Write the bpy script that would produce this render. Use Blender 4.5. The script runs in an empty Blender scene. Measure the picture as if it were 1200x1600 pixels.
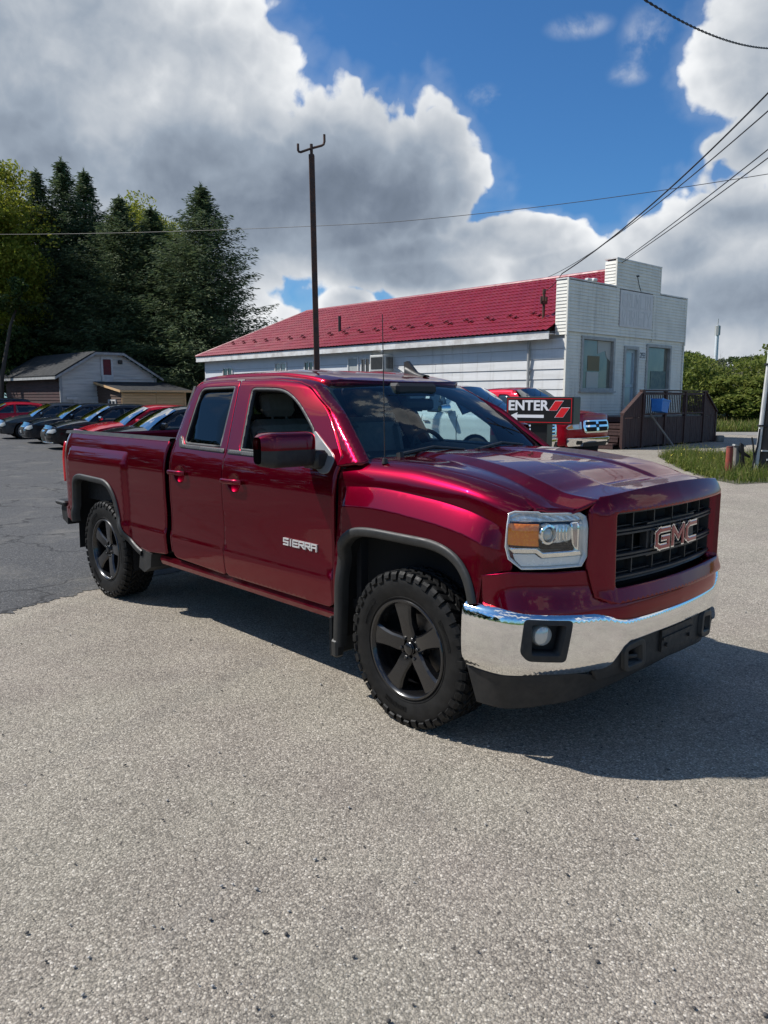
import bpy, bmesh, math, random
import numpy as np
from mathutils import Vector, Matrix, Euler
from mathutils.geometry import delaunay_2d_cdt
random.seed(7); RNG = np.random.default_rng(7)
R = math.radians
scene = bpy.context.scene
COL = scene.collection

# ------------------------------------------------------------------ camera
CAM_H = 1.71
cd = bpy.data.cameras.new('camera'); cam = bpy.data.objects.new('camera', cd); COL.objects.link(cam)
cam.location = (0, 0, CAM_H); cam.rotation_euler = (R(90 - 8.52), 0, 0)
cd.sensor_fit = 'HORIZONTAL'; cd.sensor_width = 36; cd.lens = 36 * 1200 / 1200
cd.clip_start = .05; cd.clip_end = 3000
scene.camera = cam
scene.render.resolution_x = 768; scene.render.resolution_y = 1024

# ------------------------------------------------------------------ sun, sky, exposure
SUN_EL = R(48.8); SUN_AZ = math.atan2(-.867, .115)      # azimuth from +Y towards +X
sl = bpy.data.lights.new('sun', 'SUN'); sl.energy = 5.0; sl.angle = R(.53); sl.color = (1, .955, .89)
so = bpy.data.objects.new('sun', sl); COL.objects.link(so)
sd = Vector((math.sin(SUN_AZ) * math.cos(SUN_EL), math.cos(SUN_AZ) * math.cos(SUN_EL), math.sin(SUN_EL)))
so.rotation_euler = sd.to_track_quat('Z', 'Y').to_euler()
scene.view_settings.view_transform = 'Standard'; scene.view_settings.look = 'None'
scene.cycles.caustics_reflective = False; scene.cycles.caustics_refractive = False
scene.view_settings.exposure = .12; scene.view_settings.gamma = 1

class NT:
    """small helper to write shader node trees"""
    def __init__(s, tree): s.t = tree
    def n(s, kind, **kw):
        nd = s.t.nodes.new(kind)
        for k, v in kw.items(): setattr(nd, k, v)
        return nd
    def link(s, a, b): s.t.links.new(a, b)
    def val(s, sock, v):
        if isinstance(v, bpy.types.NodeSocket): s.link(v, sock)
        else: sock.default_value = v
    def math(s, op, a, b=None, c=None, clamp=False):
        m = s.n('ShaderNodeMath', operation=op); m.use_clamp = clamp
        s.val(m.inputs[0], a)
        if b is not None: s.val(m.inputs[1], b)
        if c is not None: s.val(m.inputs[2], c)
        return m.outputs[0]
    def vmath(s, op, a, b=None):
        m = s.n('ShaderNodeVectorMath', operation=op); s.val(m.inputs[0], a)
        if b is not None: s.val(m.inputs[1], b)
        return m.outputs['Value'] if op in ('LENGTH', 'DOT_PRODUCT', 'DISTANCE') else m.outputs[0]
    def noise(s, vec, scale, detail=4, rough=.55, dist=0., col=False, lac=2.):
        m = s.n('ShaderNodeTexNoise')
        if vec is not None: s.link(vec, m.inputs['Vector'])
        m.inputs['Scale'].default_value = scale; m.inputs['Detail'].default_value = detail
        m.inputs['Roughness'].default_value = rough; m.inputs['Distortion'].default_value = dist
        m.inputs['Lacunarity'].default_value = lac
        return m.outputs['Color' if col else 'Fac']
    def smooth(s, x, a, b, lo=0., hi=1.):
        m = s.n('ShaderNodeMapRange', interpolation_type='SMOOTHSTEP'); s.val(m.inputs[0], x)
        m.inputs[1].default_value = a; m.inputs[2].default_value = b; m.inputs[3].default_value = lo; m.inputs[4].default_value = hi
        return m.outputs[0]
    def lin(s, x, a, b, lo=0., hi=1.):
        m = s.n('ShaderNodeMapRange'); s.val(m.inputs[0], x)
        m.inputs[1].default_value = a; m.inputs[2].default_value = b; m.inputs[3].default_value = lo; m.inputs[4].default_value = hi
        return m.outputs[0]
    def ramp(s, x, stops):
        m = s.n('ShaderNodeValToRGB'); s.link(x, m.inputs[0]); e = m.color_ramp.elements
        while len(e) < len(stops): e.new(.5)
        for i, (p, c) in enumerate(stops): e[i].position = p; e[i].color = (*c, 1)
        return m.outputs[0]
    def mix(s, f, a, b, mode='MIX'):
        m = s.n('ShaderNodeMix', data_type='RGBA', blend_type=mode); s.val(m.inputs[0], f)
        for i, v in ((6, a), (7, b)):
            if isinstance(v, bpy.types.NodeSocket): s.link(v, m.inputs[i])
            else: m.inputs[i].default_value = (*v, 1) if len(v) == 3 else v
        return m.outputs[2]
    def xyz(s, x, y, z):
        m = s.n('ShaderNodeCombineXYZ'); s.val(m.inputs[0], x); s.val(m.inputs[1], y); s.val(m.inputs[2], z); return m.outputs[0]
    def sep(s, v):
        m = s.n('ShaderNodeSeparateXYZ'); s.link(v, m.inputs[0]); return m.outputs

def ray(px, py):
    """direction of a pixel of the 1200x1600 photograph"""
    c, s_ = math.cos(R(8.52)), math.sin(R(8.52)); a, b = (px - 600) / 1200, (800 - py) / 1200
    return Vector((a, c + b * s_, -s_ + b * c))
def at(px, py, Y):
    d = ray(px, py); return Vector((0, 0, CAM_H)) + d * (Y / d.y)
def azel(px, py):
    d = ray(px, py).normalized(); return math.degrees(math.atan2(d.x, d.y)), math.degrees(math.asin(d.z))

world = bpy.data.worlds.new('World'); scene.world = world; world.use_nodes = True
def build_world():
    w = NT(world.node_tree); world.node_tree.nodes.clear()
    sky = w.n('ShaderNodeTexSky', sky_type='NISHITA'); sky.sun_disc = False
    sky.sun_elevation = SUN_EL; sky.sun_rotation = SUN_AZ % (2 * math.pi); sky.air_density = 1.0; sky.dust_density = .6; sky.ozone_density = 2.5
    tc = w.n('ShaderNodeTexCoord'); d = tc.outputs['Generated']
    x, y, z = w.sep(d)[:3]
    az = w.math('MULTIPLY', w.math('ARCTAN2', x, y), 57.2958)
    el = w.math('MULTIPLY', w.math('ARCSINE', z), 57.2958)
    ang = w.xyz(az, el, 0.)
    n_big = w.noise(d, 5.0, 5, .52, .2)
    n_fine = w.noise(d, 19, 5, .58, .25)
    def puffs(vec, sc, smooth_=True):
        v = w.n('ShaderNodeTexVoronoi', feature='SMOOTH_F1' if smooth_ else 'F1'); w.link(vec, v.inputs['Vector']); v.inputs['Scale'].default_value = sc; v.inputs['Detail'].default_value = 0
        if smooth_: v.inputs['Smoothness'].default_value = .35
        return v.outputs['Distance']
    warp = w.vmath('SCALE', w.vmath('SUBTRACT', w.noise(d, 12, 3, .6, col=True), (.5, .5, .5))); warp.node.inputs['Scale'].default_value = .10
    dw = w.vmath('ADD', d, warp)
    p1 = puffs(dw, 13); p2 = puffs(dw, 31, False)
    puff = w.math('ADD', w.math('MULTIPLY', w.math('SUBTRACT', .45, p1), .42), w.math('MULTIPLY', w.math('SUBTRACT', .45, p2), .26))
    nz = w.math('ADD', w.math('ADD', w.math('MULTIPLY', w.math('SUBTRACT', n_big, .5), .55), w.math('MULTIPLY', w.math('SUBTRACT', n_fine, .5), .40)), puff)
    # big clouds as soft ellipses in pixel units of azimuth / elevation: (px, py, rx, ry)
    blobs = [(60, 60, 380, 300), (290, 150, 225, 215), (545, 285, 215, 160), (655, 265, 115, 115), (380, 350, 330, 130), (150, 330, 330, 220),
             (640, 415, 200, 55), (810, 375, 125, 45), (545, 480, 60, 40),
             (1220, 90, 165, 185), (1190, 215, 105, 70), (1140, 360, 130, 80), (1080, 430, 200, 110), (1230, 420, 260, 200), (880, 420, 120, 45), (760, 575, 500, 60), (1150, 540, 300, 110), (150, 500, 400, 130)]
    field = None
    for px, py, rx, ry in blobs:
        a0, e0 = azel(px, py); kx = abs(azel(px + 60, py)[0] - a0) / 60; ky = abs(azel(px, py + 60)[1] - e0) / 60
        v = w.vmath('DIVIDE', w.vmath('SUBTRACT', ang, (a0, e0, 0)), (rx * kx, ry * ky, 1))
        f = w.math('SUBTRACT', 1., w.vmath('LENGTH', v))
        if field is None: field = f
        else:
            m = w.n('ShaderNodeMath', operation='SMOOTH_MAX'); w.link(field, m.inputs[0]); w.link(f, m.inputs[1]); m.inputs[2].default_value = .12; field = m.outputs[0]
    # the rest of the sky: the same kind of scattered cumulus
    other = w.math('SUBTRACT', w.math('MULTIPLY', w.noise(d, 2.3, 2, .5), 3.0), 1.74)
    inview = w.math('MULTIPLY', w.smooth(w.math('ABSOLUTE', az), 30, 44, 1, 0), w.smooth(el, 36, 50, 1, 0))
    mx = w.n('ShaderNodeMix', data_type='FLOAT'); w.link(inview, mx.inputs[0]); w.link(other, mx.inputs[2]); w.link(field, mx.inputs[3])
    t = w.math('ADD', mx.outputs[0], nz)
    alpha = w.math('MAXIMUM', w.smooth(t, .0, .13), w.math('MULTIPLY', w.smooth(t, -.22, .06), .12))
    # thin wisps in the blue
    wis = None
    for px, py, rx, ry in ((905, 42, 60, 24), (985, 112, 42, 26), (760, 150, 60, 22), (1010, 60, 50, 60)):
        a0, e0 = azel(px, py); kx = abs(azel(px + 60, py)[0] - a0) / 60; ky = abs(azel(px, py + 60)[1] - e0) / 60
        v = w.vmath('DIVIDE', w.vmath('SUBTRACT', ang, (a0, e0, 0)), (rx * kx, ry * ky, 1)); f = w.smooth(w.vmath('LENGTH', v), .1, 1.1, 1, 0); wis = f if wis is None else w.math('MAXIMUM', wis, f)
    alpha = w.math('MAXIMUM', alpha, w.math('MULTIPLY', wis, w.smooth(w.math('ADD', n_fine, w.math('MULTIPLY', n_big, .5)), .66, 1.02, 0, .55)))
    # light and shade of the cloud body: thin rims bright, thick cores and undersides grey
    e2 = w.vmath('ADD', d, (-.022, -.004, .036))
    nb2 = w.noise(e2, 5.0, 5, .52, .2); nf2 = w.noise(w.vmath('ADD', d, (-.006, -.001, .010)), 19, 4, .58, .25)
    relief = w.math('ADD', w.math('MULTIPLY', w.math('SUBTRACT', .36, p1), .34), w.math('ADD', w.math('MULTIPLY', w.math('SUBTRACT', n_big, nb2), .6), w.math('MULTIPLY', w.math('SUBTRACT', n_fine, nf2), .30)))
    core = w.smooth(t, .04, .55, 1, 0)
    # per-blob undersides: big dark bellies
    dark = None
    for px, py, rx, ry, k in [(590, 330, 230, 115, 1.), (380, 290, 300, 130, .8), (30, 240, 150, 110, .65), (1150, 470, 150, 70, .6), (1010, 520, 110, 40, .4), (1190, 330, 80, 45, .4), (640, 430, 160, 45, .5), (1130, 250, 90, 60, .3), (200, 420, 300, 80, .5), (1060, 400, 70, 40, .35)]:
        a0, e0 = azel(px, py); kx = abs(azel(px + 60, py)[0] - a0) / 60; ky = abs(azel(px, py + 60)[1] - e0) / 60
        v = w.vmath('DIVIDE', w.vmath('SUBTRACT', ang, (a0, e0, 0)), (rx * kx, ry * ky, 1))
        f = w.math('MULTIPLY', w.smooth(w.vmath('LENGTH', v), .2, 1.15, 1, 0), k)
        dark = f if dark is None else w.math('MAXIMUM', dark, f)
    dk_other = w.smooth(t, .25, 1.0, 0, .55)
    m3 = w.n('ShaderNodeMix', data_type='FLOAT'); w.link(inview, m3.inputs[0]); w.link(dk_other, m3.inputs[2]); w.link(dark, m3.inputs[3])
    lum = w.math('ADD', w.math('MULTIPLY', core, .24), w.math('ADD', .74, relief))
    lum = w.math('SUBTRACT', lum, w.math('MULTIPLY', m3.outputs[0], .50), clamp=True)
    ccol = w.ramp(lum, [(0, (.105, .135, .18)), (.25, (.18, .22, .285)), (.5, (.31, .365, .44)), (.75, (.54, .575, .62)), (1, (.86, .875, .89))])
    ccol = w.vmath('SCALE', ccol); ccol.node.inputs['Scale'].default_value = 1 / .085
    below = w.smooth(el, -1.5, .5, 0, 1)
    skyc = w.mix(1., sky.outputs[0], (.46, .90, 1.30), 'MULTIPLY')
    c = w.mix(w.math('MULTIPLY', alpha, below), skyc, ccol)
    bg = w.n('ShaderNodeBackground'); w.link(c, bg.inputs[0]); bg.inputs[1].default_value = .085
    out = w.n('ShaderNodeOutputWorld'); w.link(bg.outputs[0], out.inputs[0])
build_world()

# ------------------------------------------------------------------ materials
MATS = {}
def mat(name, base=(.5, .5, .5), rough=.5, metal=0., coat=0., spec=.5, **kw):
    m = bpy.data.materials.new(name); m.use_nodes = True; MATS[name] = m
    b = m.node_tree.nodes['Principled BSDF']
    b.inputs['Base Color'].default_value = (*base, 1); b.inputs['Roughness'].default_value = rough
    b.inputs['Metallic'].default_value = metal; b.inputs['Coat Weight'].default_value = coat; b.inputs['Coat Roughness'].default_value = .03
    b.inputs['Specular IOR Level'].default_value = spec
    return m
def nodes(m):
    w = NT(m.node_tree); b = m.node_tree.nodes['Principled BSDF']; tc = w.n('ShaderNodeTexCoord')
    return w, b, tc.outputs['Object']
def bump(w, b, h, strength=.3, dist=.01):
    n = w.n('ShaderNodeBump'); n.inputs['Strength'].default_value = strength; n.inputs['Distance'].default_value = dist
    w.link(h, n.inputs['Height']); w.link(n.outputs[0], b.inputs['Normal'])
def varied(name, c1, c2, scale=6, rough=.6, metal=0., bmp=0., bscale=40, detail=5, stretch=None, coat=0., spec=.5):
    """two-tone noise material with some relief: weathered paint, wood, plastic"""
    m = mat(name, c1, rough, metal, coat, spec); w, b, o = nodes(m)
    if stretch: o = w.vmath('MULTIPLY', o, stretch)
    f = w.smooth(w.noise(o, scale, detail, .6), .35, .68)
    w.link(w.mix(f, c1, c2), b.inputs['Base Color'])
    w.link(w.lin(w.noise(o, scale * 2.3, 4), .3, .7, max(rough - .1, 0), min(rough + .12, 1)), b.inputs['Roughness'])
    if bmp: bump(w, b, w.noise(o, bscale, 6, .65), bmp, .01)
    return m
def paint(name, base, metal=.75, rough=.36, dust=(.30, .25, .2), dirt=.12):
    m = mat(name, base, rough, metal, 1., spec=.12); w, b, o = nodes(m); mxb = max(base) + 1e-4; b.inputs['Specular Tint'].default_value = (*[min(1, .06 + .94 * c / mxb) for c in base], 1); b.inputs['Coat IOR'].default_value = 1.40
    z = w.sep(o)[2]
    low = w.math('MULTIPLY', w.smooth(w.math('ADD', z, w.math('MULTIPLY', w.noise(o, 3, 5), .3)), .52, .86, 1, 0), w.lin(w.noise(o, 9, 6, .7), .35, .7, .2, 1))
    w.link(w.mix(w.math('MULTIPLY', low, dirt * 1.1), base, dust), b.inputs['Base Color'])
    w.link(w.lin(low, 0, 1, metal, metal * .75), b.inputs['Metallic'])
    w.link(w.math('ADD', w.lin(w.noise(o, 5, 6, .7), .4, .75, .01, .06), w.math('MULTIPLY', low, .12)), b.inputs['Coat Roughness'])
    # very slight orange peel of the lacquer
    n = w.n('ShaderNodeBump'); n.inputs['Strength'].default_value = .03; n.inputs['Distance'].default_value = .002
    w.link(w.noise(o, 60, 2), n.inputs['Height']); w.link(n.outputs[0], b.inputs['Coat Normal'])
    return m
def glass(name, tint=(.8, .9, .9), fac=1., refl=1.):
    m = bpy.data.materials.new(name); m.use_nodes = True; MATS[name] = m; t = m.node_tree; t.nodes.clear(); w = NT(t)
    tr = w.n('ShaderNodeBsdfTransparent'); tr.inputs[0].default_value = (*tint, 1)
    gl = w.n('ShaderNodeBsdfGlossy'); gl.inputs['Roughness'].default_value = .015; gl.inputs[0].default_value = (refl, refl, refl, 1)
    ge = w.n('ShaderNodeNewGeometry'); dt = w.math('ABSOLUTE', w.vmath('DOT_PRODUCT', ge.outputs['Normal'], ge.outputs['Incoming'])); sch = w.math('MULTIPLY_ADD', w.math('POWER', w.math('SUBTRACT', 1., dt, clamp=True), 5.), .93, .07)
    mx = w.n('ShaderNodeMixShader'); w.link(w.math('MULTIPLY', sch, fac, clamp=True), mx.inputs[0])
    w.link(tr.outputs[0], mx.inputs[1]); w.link(gl.outputs[0], mx.inputs[2])
    out = w.n('ShaderNodeOutputMaterial'); w.link(mx.outputs[0], out.inputs[0]); return m

# ------------------------------------------------------------------ mesh helpers
def tag(o, label=None, cat=None, group=None, kind=None):
    if label: o['label'] = label
    if cat: o['category'] = cat
    if group: o['group'] = group
    if kind: o['kind'] = kind
    return o
def empty(name, loc=(0, 0, 0), rz=0., label=None, cat=None, group=None, parent=None):
    o = bpy.data.objects.new(name, None); COL.objects.link(o); o.location = loc; o.rotation_euler = (0, 0, rz); o.empty_display_size = .2
    if parent: o.parent = parent
    return tag(o, label, cat, group)
def link_mesh(name, me, m, parent=None, label=None):
    o = bpy.data.objects.new(name, me); COL.objects.link(o)
    if m is not None and not me.materials: me.materials.append(m)
    if parent: o.parent = parent
    if label: o['label'] = label
    return o
def inst(o, parent=None, loc=None, rot=None, scale=None):
    """copy of one object that shares its mesh"""
    c = o.copy(); COL.objects.link(c)
    if parent: c.parent = parent
    if loc is not None: c.location = loc
    if rot is not None: c.rotation_euler = rot
    if scale is not None: c.scale = scale
    return c
def copy_tree(o, parent=None):
    c = o.copy(); COL.objects.link(c); c.parent = parent
    for ch in list(o.children): copy_tree(ch, c)
    return c

class MB:
    """collects shapes for ONE mesh object"""
    def __init__(s): s.v = []; s.f = []
    def add(s, vs, fs):
        k = len(s.v); s.v += [tuple(p) for p in vs]; s.f += [tuple(i + k for i in f) for f in fs]; return s
    def box(s, a, b, M=None, bev=0.):
        if bev:
            x0, y0, z0 = a; x1, y1, z1 = b; e = min(bev, (x1 - x0) * .49, (y1 - y0) * .49, (z1 - z0) * .49)
            bm = bmesh.new(); bmesh.ops.create_cube(bm, size=1)
            for v in bm.verts: v.co = Vector(((x0 + x1) / 2 + v.co.x * (x1 - x0), (y0 + y1) / 2 + v.co.y * (y1 - y0), (z0 + z1) / 2 + v.co.z * (z1 - z0)))
            bmesh.ops.bevel(bm, geom=bm.edges[:], offset=e, segments=1, affect='EDGES')
            vs = [v.co.copy() for v in bm.verts]; bm.verts.index_update(); fs = [[v.index for v in f.verts] for f in bm.faces]; bm.free()
        else:
            vs = [Vector((x, y, z)) for x in (a[0], b[0]) for y in (a[1], b[1]) for z in (a[2], b[2])]
            fs = [(0, 1, 3, 2), (4, 6, 7, 5), (0, 4, 5, 1), (2, 3, 7, 6), (0, 2, 6, 4), (1, 5, 7, 3)]
        if M is not None: vs = [M @ v for v in vs]
        return s.add(vs, fs)
    def prism(s, poly, d0, d1, F):
        """polygon (2d) swept from depth d0 to d1; F(u, v, d) -> 3d"""
        n = len(poly); vs = [F(u, v, d0) for u, v in poly] + [F(u, v, d1) for u, v in poly]
        fs = [tuple(range(n))[::-1], tuple(range(n, 2 * n))] + [(i, (i + 1) % n, n + (i + 1) % n, n + i) for i in range(n)]
        return s.add(vs, fs)
    def tube(s, pts, r, n=8, cap=True):
        pts = [Vector(p) for p in pts]; rs = r if hasattr(r, '__len__') else [r] * len(pts); k0 = len(s.v); vs = []; fs = []
        prev = None
        for i, p in enumerate(pts):
            t = (pts[min(i + 1, len(pts) - 1)] - pts[max(i - 1, 0)]).normalized()
            if prev is None: a = t.orthogonal().normalized()
            else: a = (prev - t * prev.dot(t)).normalized()
            prev = a; b = t.cross(a)
            vs += [p + (a * math.cos(2 * math.pi * j / n) + b * math.sin(2 * math.pi * j / n)) * rs[i] for j in range(n)]
        for i in range(len(pts) - 1):
            for j in range(n): fs.append((i * n + j, i * n + (j + 1) % n, (i + 1) * n + (j + 1) % n, (i + 1) * n + j))
        if cap: fs.append(tuple(range(n))[::-1]); fs.append(tuple((len(pts) - 1) * n + j for j in range(n)))
        return s.add(vs, fs)
    def lathe(s, prof, n=32, axis='Y', c=(0, 0, 0), closed=False):
        """prof: (radius, height along axis)"""
        vs = []; fs = []; m = len(prof); c = Vector(c)
        for i in range(n):
            a = 2 * math.pi * i / n; ca, sa = math.cos(a), math.sin(a)
            for r, h in prof:
                p = (r * ca, h, r * sa) if axis == 'Y' else ((r * ca, r * sa, h) if axis == 'Z' else (h, r * ca, r * sa))
                vs.append(c + Vector(p))
        for i in range(n):
            j = (i + 1) % n
            for k in range(m - 1 if not closed else m):
                l = (k + 1) % m; fs.append((i * m + k, j * m + k, j * m + l, i * m + l))
        return s.add(vs, fs)
    def grid(s, F, us, vs_):
        us = list(us); vs_ = list(vs_); vs = [F(u, v) for u in us for v in vs_]; m = len(vs_)
        fs = [(i * m + j, (i + 1) * m + j, (i + 1) * m + j + 1, i * m + j + 1) for i in range(len(us) - 1) for j in range(m - 1)]
        return s.add(vs, fs)
    def build(s, name, m, parent=None, smooth=False, label=None, sharp=35, M=None):
        me = bpy.data.meshes.new(name); me.from_pydata([tuple(M @ Vector(p)) if M is not None else p for p in s.v], [], s.f); 
        bm = bmesh.new(); bm.from_mesh(me); bmesh.ops.recalc_face_normals(bm, faces=bm.faces[:])
        if smooth:
            for f in bm.faces: f.smooth = True
            lim = R(sharp)
            for e in bm.edges:
                if len(e.link_faces) == 2 and e.calc_face_angle(0) > lim: e.smooth = False
        bm.to_mesh(me); bm.free(); me.update()
        return link_mesh(name, me, m, parent, label)

def raw(name, v, f, m, parent=None, smooth=False, kind=None, label=None):
    """numpy vertices + faces straight into a mesh"""
    me = bpy.data.meshes.new(name); v = np.asarray(v, dtype=np.float32); f = np.asarray(f, dtype=np.int32); k = f.shape[1]
    me.vertices.add(len(v)); me.vertices.foreach_set('co', v.ravel()); me.loops.add(f.size); me.loops.foreach_set('vertex_index', f.ravel())
    me.polygons.add(len(f)); me.polygons.foreach_set('loop_start', np.arange(0, f.size, k, dtype=np.int32)); me.polygons.foreach_set('loop_total', np.full(len(f), k, dtype=np.int32))
    me.polygons.foreach_set('use_smooth', np.full(len(f), smooth)); me.update(calc_edges=True)
    o = link_mesh(name, me, m, parent, label)
    if kind: o['kind'] = kind
    return o

def curve1(pts):
    """smooth monotone interpolation through (x, y) points, vectorised"""
    x = np.array([p[0] for p in pts], float); y = np.array([p[1] for p in pts], float); h = np.diff(x); d = np.diff(y) / h
    m = np.zeros(len(x)); m[0] = d[0]; m[-1] = d[-1]
    for i in range(1, len(x) - 1):
        if d[i - 1] * d[i] > 0: w1 = 2 * h[i] + h[i - 1]; w2 = h[i] + 2 * h[i - 1]; m[i] = (w1 + w2) / (w1 / d[i - 1] + w2 / d[i])
    def f(t):
        t = np.asarray(t, float); i = np.clip(np.searchsorted(x, t) - 1, 0, len(x) - 2); u = np.clip((t - x[i]) / h[i], -.5, 1.5)
        e = (t < x[0]) | (t > x[-1])
        r = (2*u**3-3*u**2+1)*y[i] + (u**3-2*u**2+u)*h[i]*m[i] + (-2*u**3+3*u**2)*y[i+1] + (u**3-u**2)*h[i]*m[i+1]
        lin = np.where(t < x[0], y[0] + m[0] * (t - x[0]), y[-1] + m[-1] * (t - x[-1]))
        return np.where(e, lin, r)
    return f
def sst(a, b, x):
    t = np.clip((np.asarray(x, float) - a) / (b - a), 0, 1); return t * t * (3 - 2 * t)

def inside(poly, P):
    x, y = P[:, 0], P[:, 1]; c = np.zeros(len(P), bool); n = len(poly)
    for i in range(n):
        x1, y1 = poly[i]; x2, y2 = poly[(i + 1) % n]
        if y1 == y2: continue
        hit = ((y1 > y) != (y2 > y)) & (x < (x2 - x1) * (y - y1) / (y2 - y1) + x1); c ^= hit
    return c
def resample(poly, res):
    out = []
    for i in range(len(poly)):
        a = np.array(poly[i]); b = np.array(poly[(i + 1) % len(poly)]); k = max(1, int(math.ceil(np.linalg.norm(b - a) / res)))
        for j in range(k): out.append(tuple(a + (b - a) * j / k))
    return out
def rounded(poly, r, n=4):
    """round the corners of a polygon; r is one radius or a list"""
    out = []; N = len(poly); rr = r if hasattr(r, '__len__') else [r] * N
    for i in range(N):
        p = np.array(poly[i], float); a = np.array(poly[i - 1], float) - p; b = np.array(poly[(i + 1) % N], float) - p
        la, lb = np.linalg.norm(a), np.linalg.norm(b); k = min(rr[i], la * .48, lb * .48)
        if k < 1e-5: out.append(tuple(p)); continue
        q0 = p + a / la * k; q1 = p + b / lb * k
        for j in range(n + 1):
            t = j / n; out.append(tuple(q0 * (1 - t) ** 2 + p * 2 * t * (1 - t) + q1 * t * t))
    return out
def area(poly): return sum(poly[i - 1][0] * poly[i][1] - poly[i][0] * poly[i - 1][1] for i in range(len(poly))) / 2
def offset(poly, d):
    """points moved d to the left of a CCW polygon's edges (inwards)"""
    P = np.array(poly); e1 = P - np.roll(P, 1, 0); e2 = np.roll(P, -1, 0) - P
    n1 = np.stack([-e1[:, 1], e1[:, 0]], 1); n2 = np.stack([-e2[:, 1], e2[:, 0]], 1)
    n1 /= np.linalg.norm(n1, axis=1)[:, None] + 1e-12; n2 /= np.linalg.norm(n2, axis=1)[:, None] + 1e-12
    n = n1 + n2; n /= np.linalg.norm(n, axis=1)[:, None] + 1e-9; k = np.clip(1 / np.maximum((n * n1).sum(1), .35), 1, 2.5)
    return P + n * (d * k)[:, None], -n
def panel(name, P, outline, m, parent=None, holes=(), *rest, lines=(), **kw):
    return _panel(name, P, outline, m, parent, holes, *rest, lines=lines, **kw)
def _panel(name, P, outline, m, parent=None, holes=(), res=.05, rim=.02, inset=.006, center=(-1.9, 0, .8), label=None, lift=0., resv=None, lines=()):
    """sheet-metal panel: a polygon in (u, v) mapped onto the surface P(u, v), with true surface normals, softened edges and a folded rim"""
    resv = resv or res
    outline = list(outline)
    if area(outline) < 0: outline = outline[::-1]
    loops = [resample(outline, res)]
    for h in holes:
        h = list(h)
        if area(h) > 0: h = h[::-1]
        loops.append(resample(h, res))
    pts = []; edges = []; edgedir = []
    for L in loops:
        k = len(pts); n = len(L); pts += L; edges += [(k + i, k + (i + 1) % n) for i in range(n)]
        edgedir.append(offset(L, inset))
    nb = len(pts)
    ins = [e[0] for e in edgedir]
    ex = np.array([p for e in ins for p in e]) if inset else np.zeros((0, 2))
    o = np.array(outline); lo, hi = o.min(0), o.max(0)
    gu = np.arange(lo[0] + res / 2, hi[0], res); gv = np.arange(lo[1] + resv / 2, hi[1], resv)
    G = np.array([(a + (res / 2 if j % 2 else 0), b) for j, b in enumerate(gv) for a in gu]) if len(gu) and len(gv) else np.zeros((0, 2))
    B = np.array(pts)
    def ok(Q, dmin):
        if not len(Q): return Q
        k = inside(loops[0], Q)
        for L in loops[1:]: k &= ~inside(L, Q)
        Q = Q[k]
        if len(Q) and dmin > 0:
            A = np.array([B[e[0]] for e in edges]); D = np.array([B[e[1]] for e in edges]) - A; dd = (D ** 2).sum(1)
            keep = np.ones(len(Q), bool)
            for i in range(len(Q)):
                t = np.clip(((Q[i] - A) * D).sum(1) / dd, 0, 1); keep[i] = (((A + D * t[:, None] - Q[i]) ** 2).sum(1)).min() > dmin * dmin
            Q = Q[keep]
        return Q
    ex = ok(ex, inset * .7); G = ok(G, max(inset * 2, min(res, resv) * .4))
    crease = []; cedges = []
    for Ln in lines:
        Ln = np.array(Ln, float); q = []
        for a, b in zip(Ln[:-1], Ln[1:]):
            k = max(1, int(np.hypot(*(b - a)) / (res * .8))); q += [a + (b - a) * i / k for i in range(k)]
        q.append(Ln[-1]); crease.append(np.array(q))
    if crease:
        allc = np.concatenate(crease)
        if len(G): G = G[np.array([((allc - g) ** 2).sum(1).min() > (min(res, resv) * .45) ** 2 for g in G])]
        if len(ex): ex = ex[np.array([((allc - g) ** 2).sum(1).min() > (inset * .8) ** 2 for g in ex])]
    allp = [Vector(p) for p in pts] + [Vector(p) for p in ex] + [Vector(p) for p in G]
    for q in crease:
        k = len(allp); allp += [Vector(p) for p in q]; cedges += [(k + i, k + i + 1) for i in range(len(q) - 1)]
    vo, eo, fo, ov, oe, of = delaunay_2d_cdt(allp, edges + cedges, [], 0, 1e-6)
    vo = np.array([tuple(v) for v in vo]); cen = np.array([vo[list(f)].mean(0) for f in fo])
    k = inside(loops[0], cen)
    for L in loops[1:]: k &= ~inside(L, cen)
    tris = [list(f) for f, q in zip(fo, k) if q]
    U, V = vo[:, 0], vo[:, 1]; X = np.asarray(P(U, V)); e = 1e-3
    N = np.cross(np.asarray(P(U + e, V)) - np.asarray(P(U - e, V)), np.asarray(P(U, V + e)) - np.asarray(P(U, V - e)))
    N /= np.linalg.norm(N, axis=1)[:, None] + 1e-12
    used = sorted({i for t in tris for i in t})
    if (N[used] * (X[used] - np.array(center))).sum() < 0: N = -N
    X = X + N * lift
    # where did each boundary vertex go
    where = {}
    for i, src in enumerate(ov):
        for sidx in src:
            if sidx < nb: where[sidx] = i
    verts = [tuple(x) for x in X]; norms = [tuple(x) for x in N]; faces = []
    for t in tris:
        a, b, c = (np.array(X[i]) for i in t)
        if np.dot(np.cross(b - a, c - a), N[t[0]] + N[t[1]] + N[t[2]]) < 0: t = t[::-1]
        faces.append(tuple(t))
    k0 = 0
    nt = len(faces)
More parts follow.
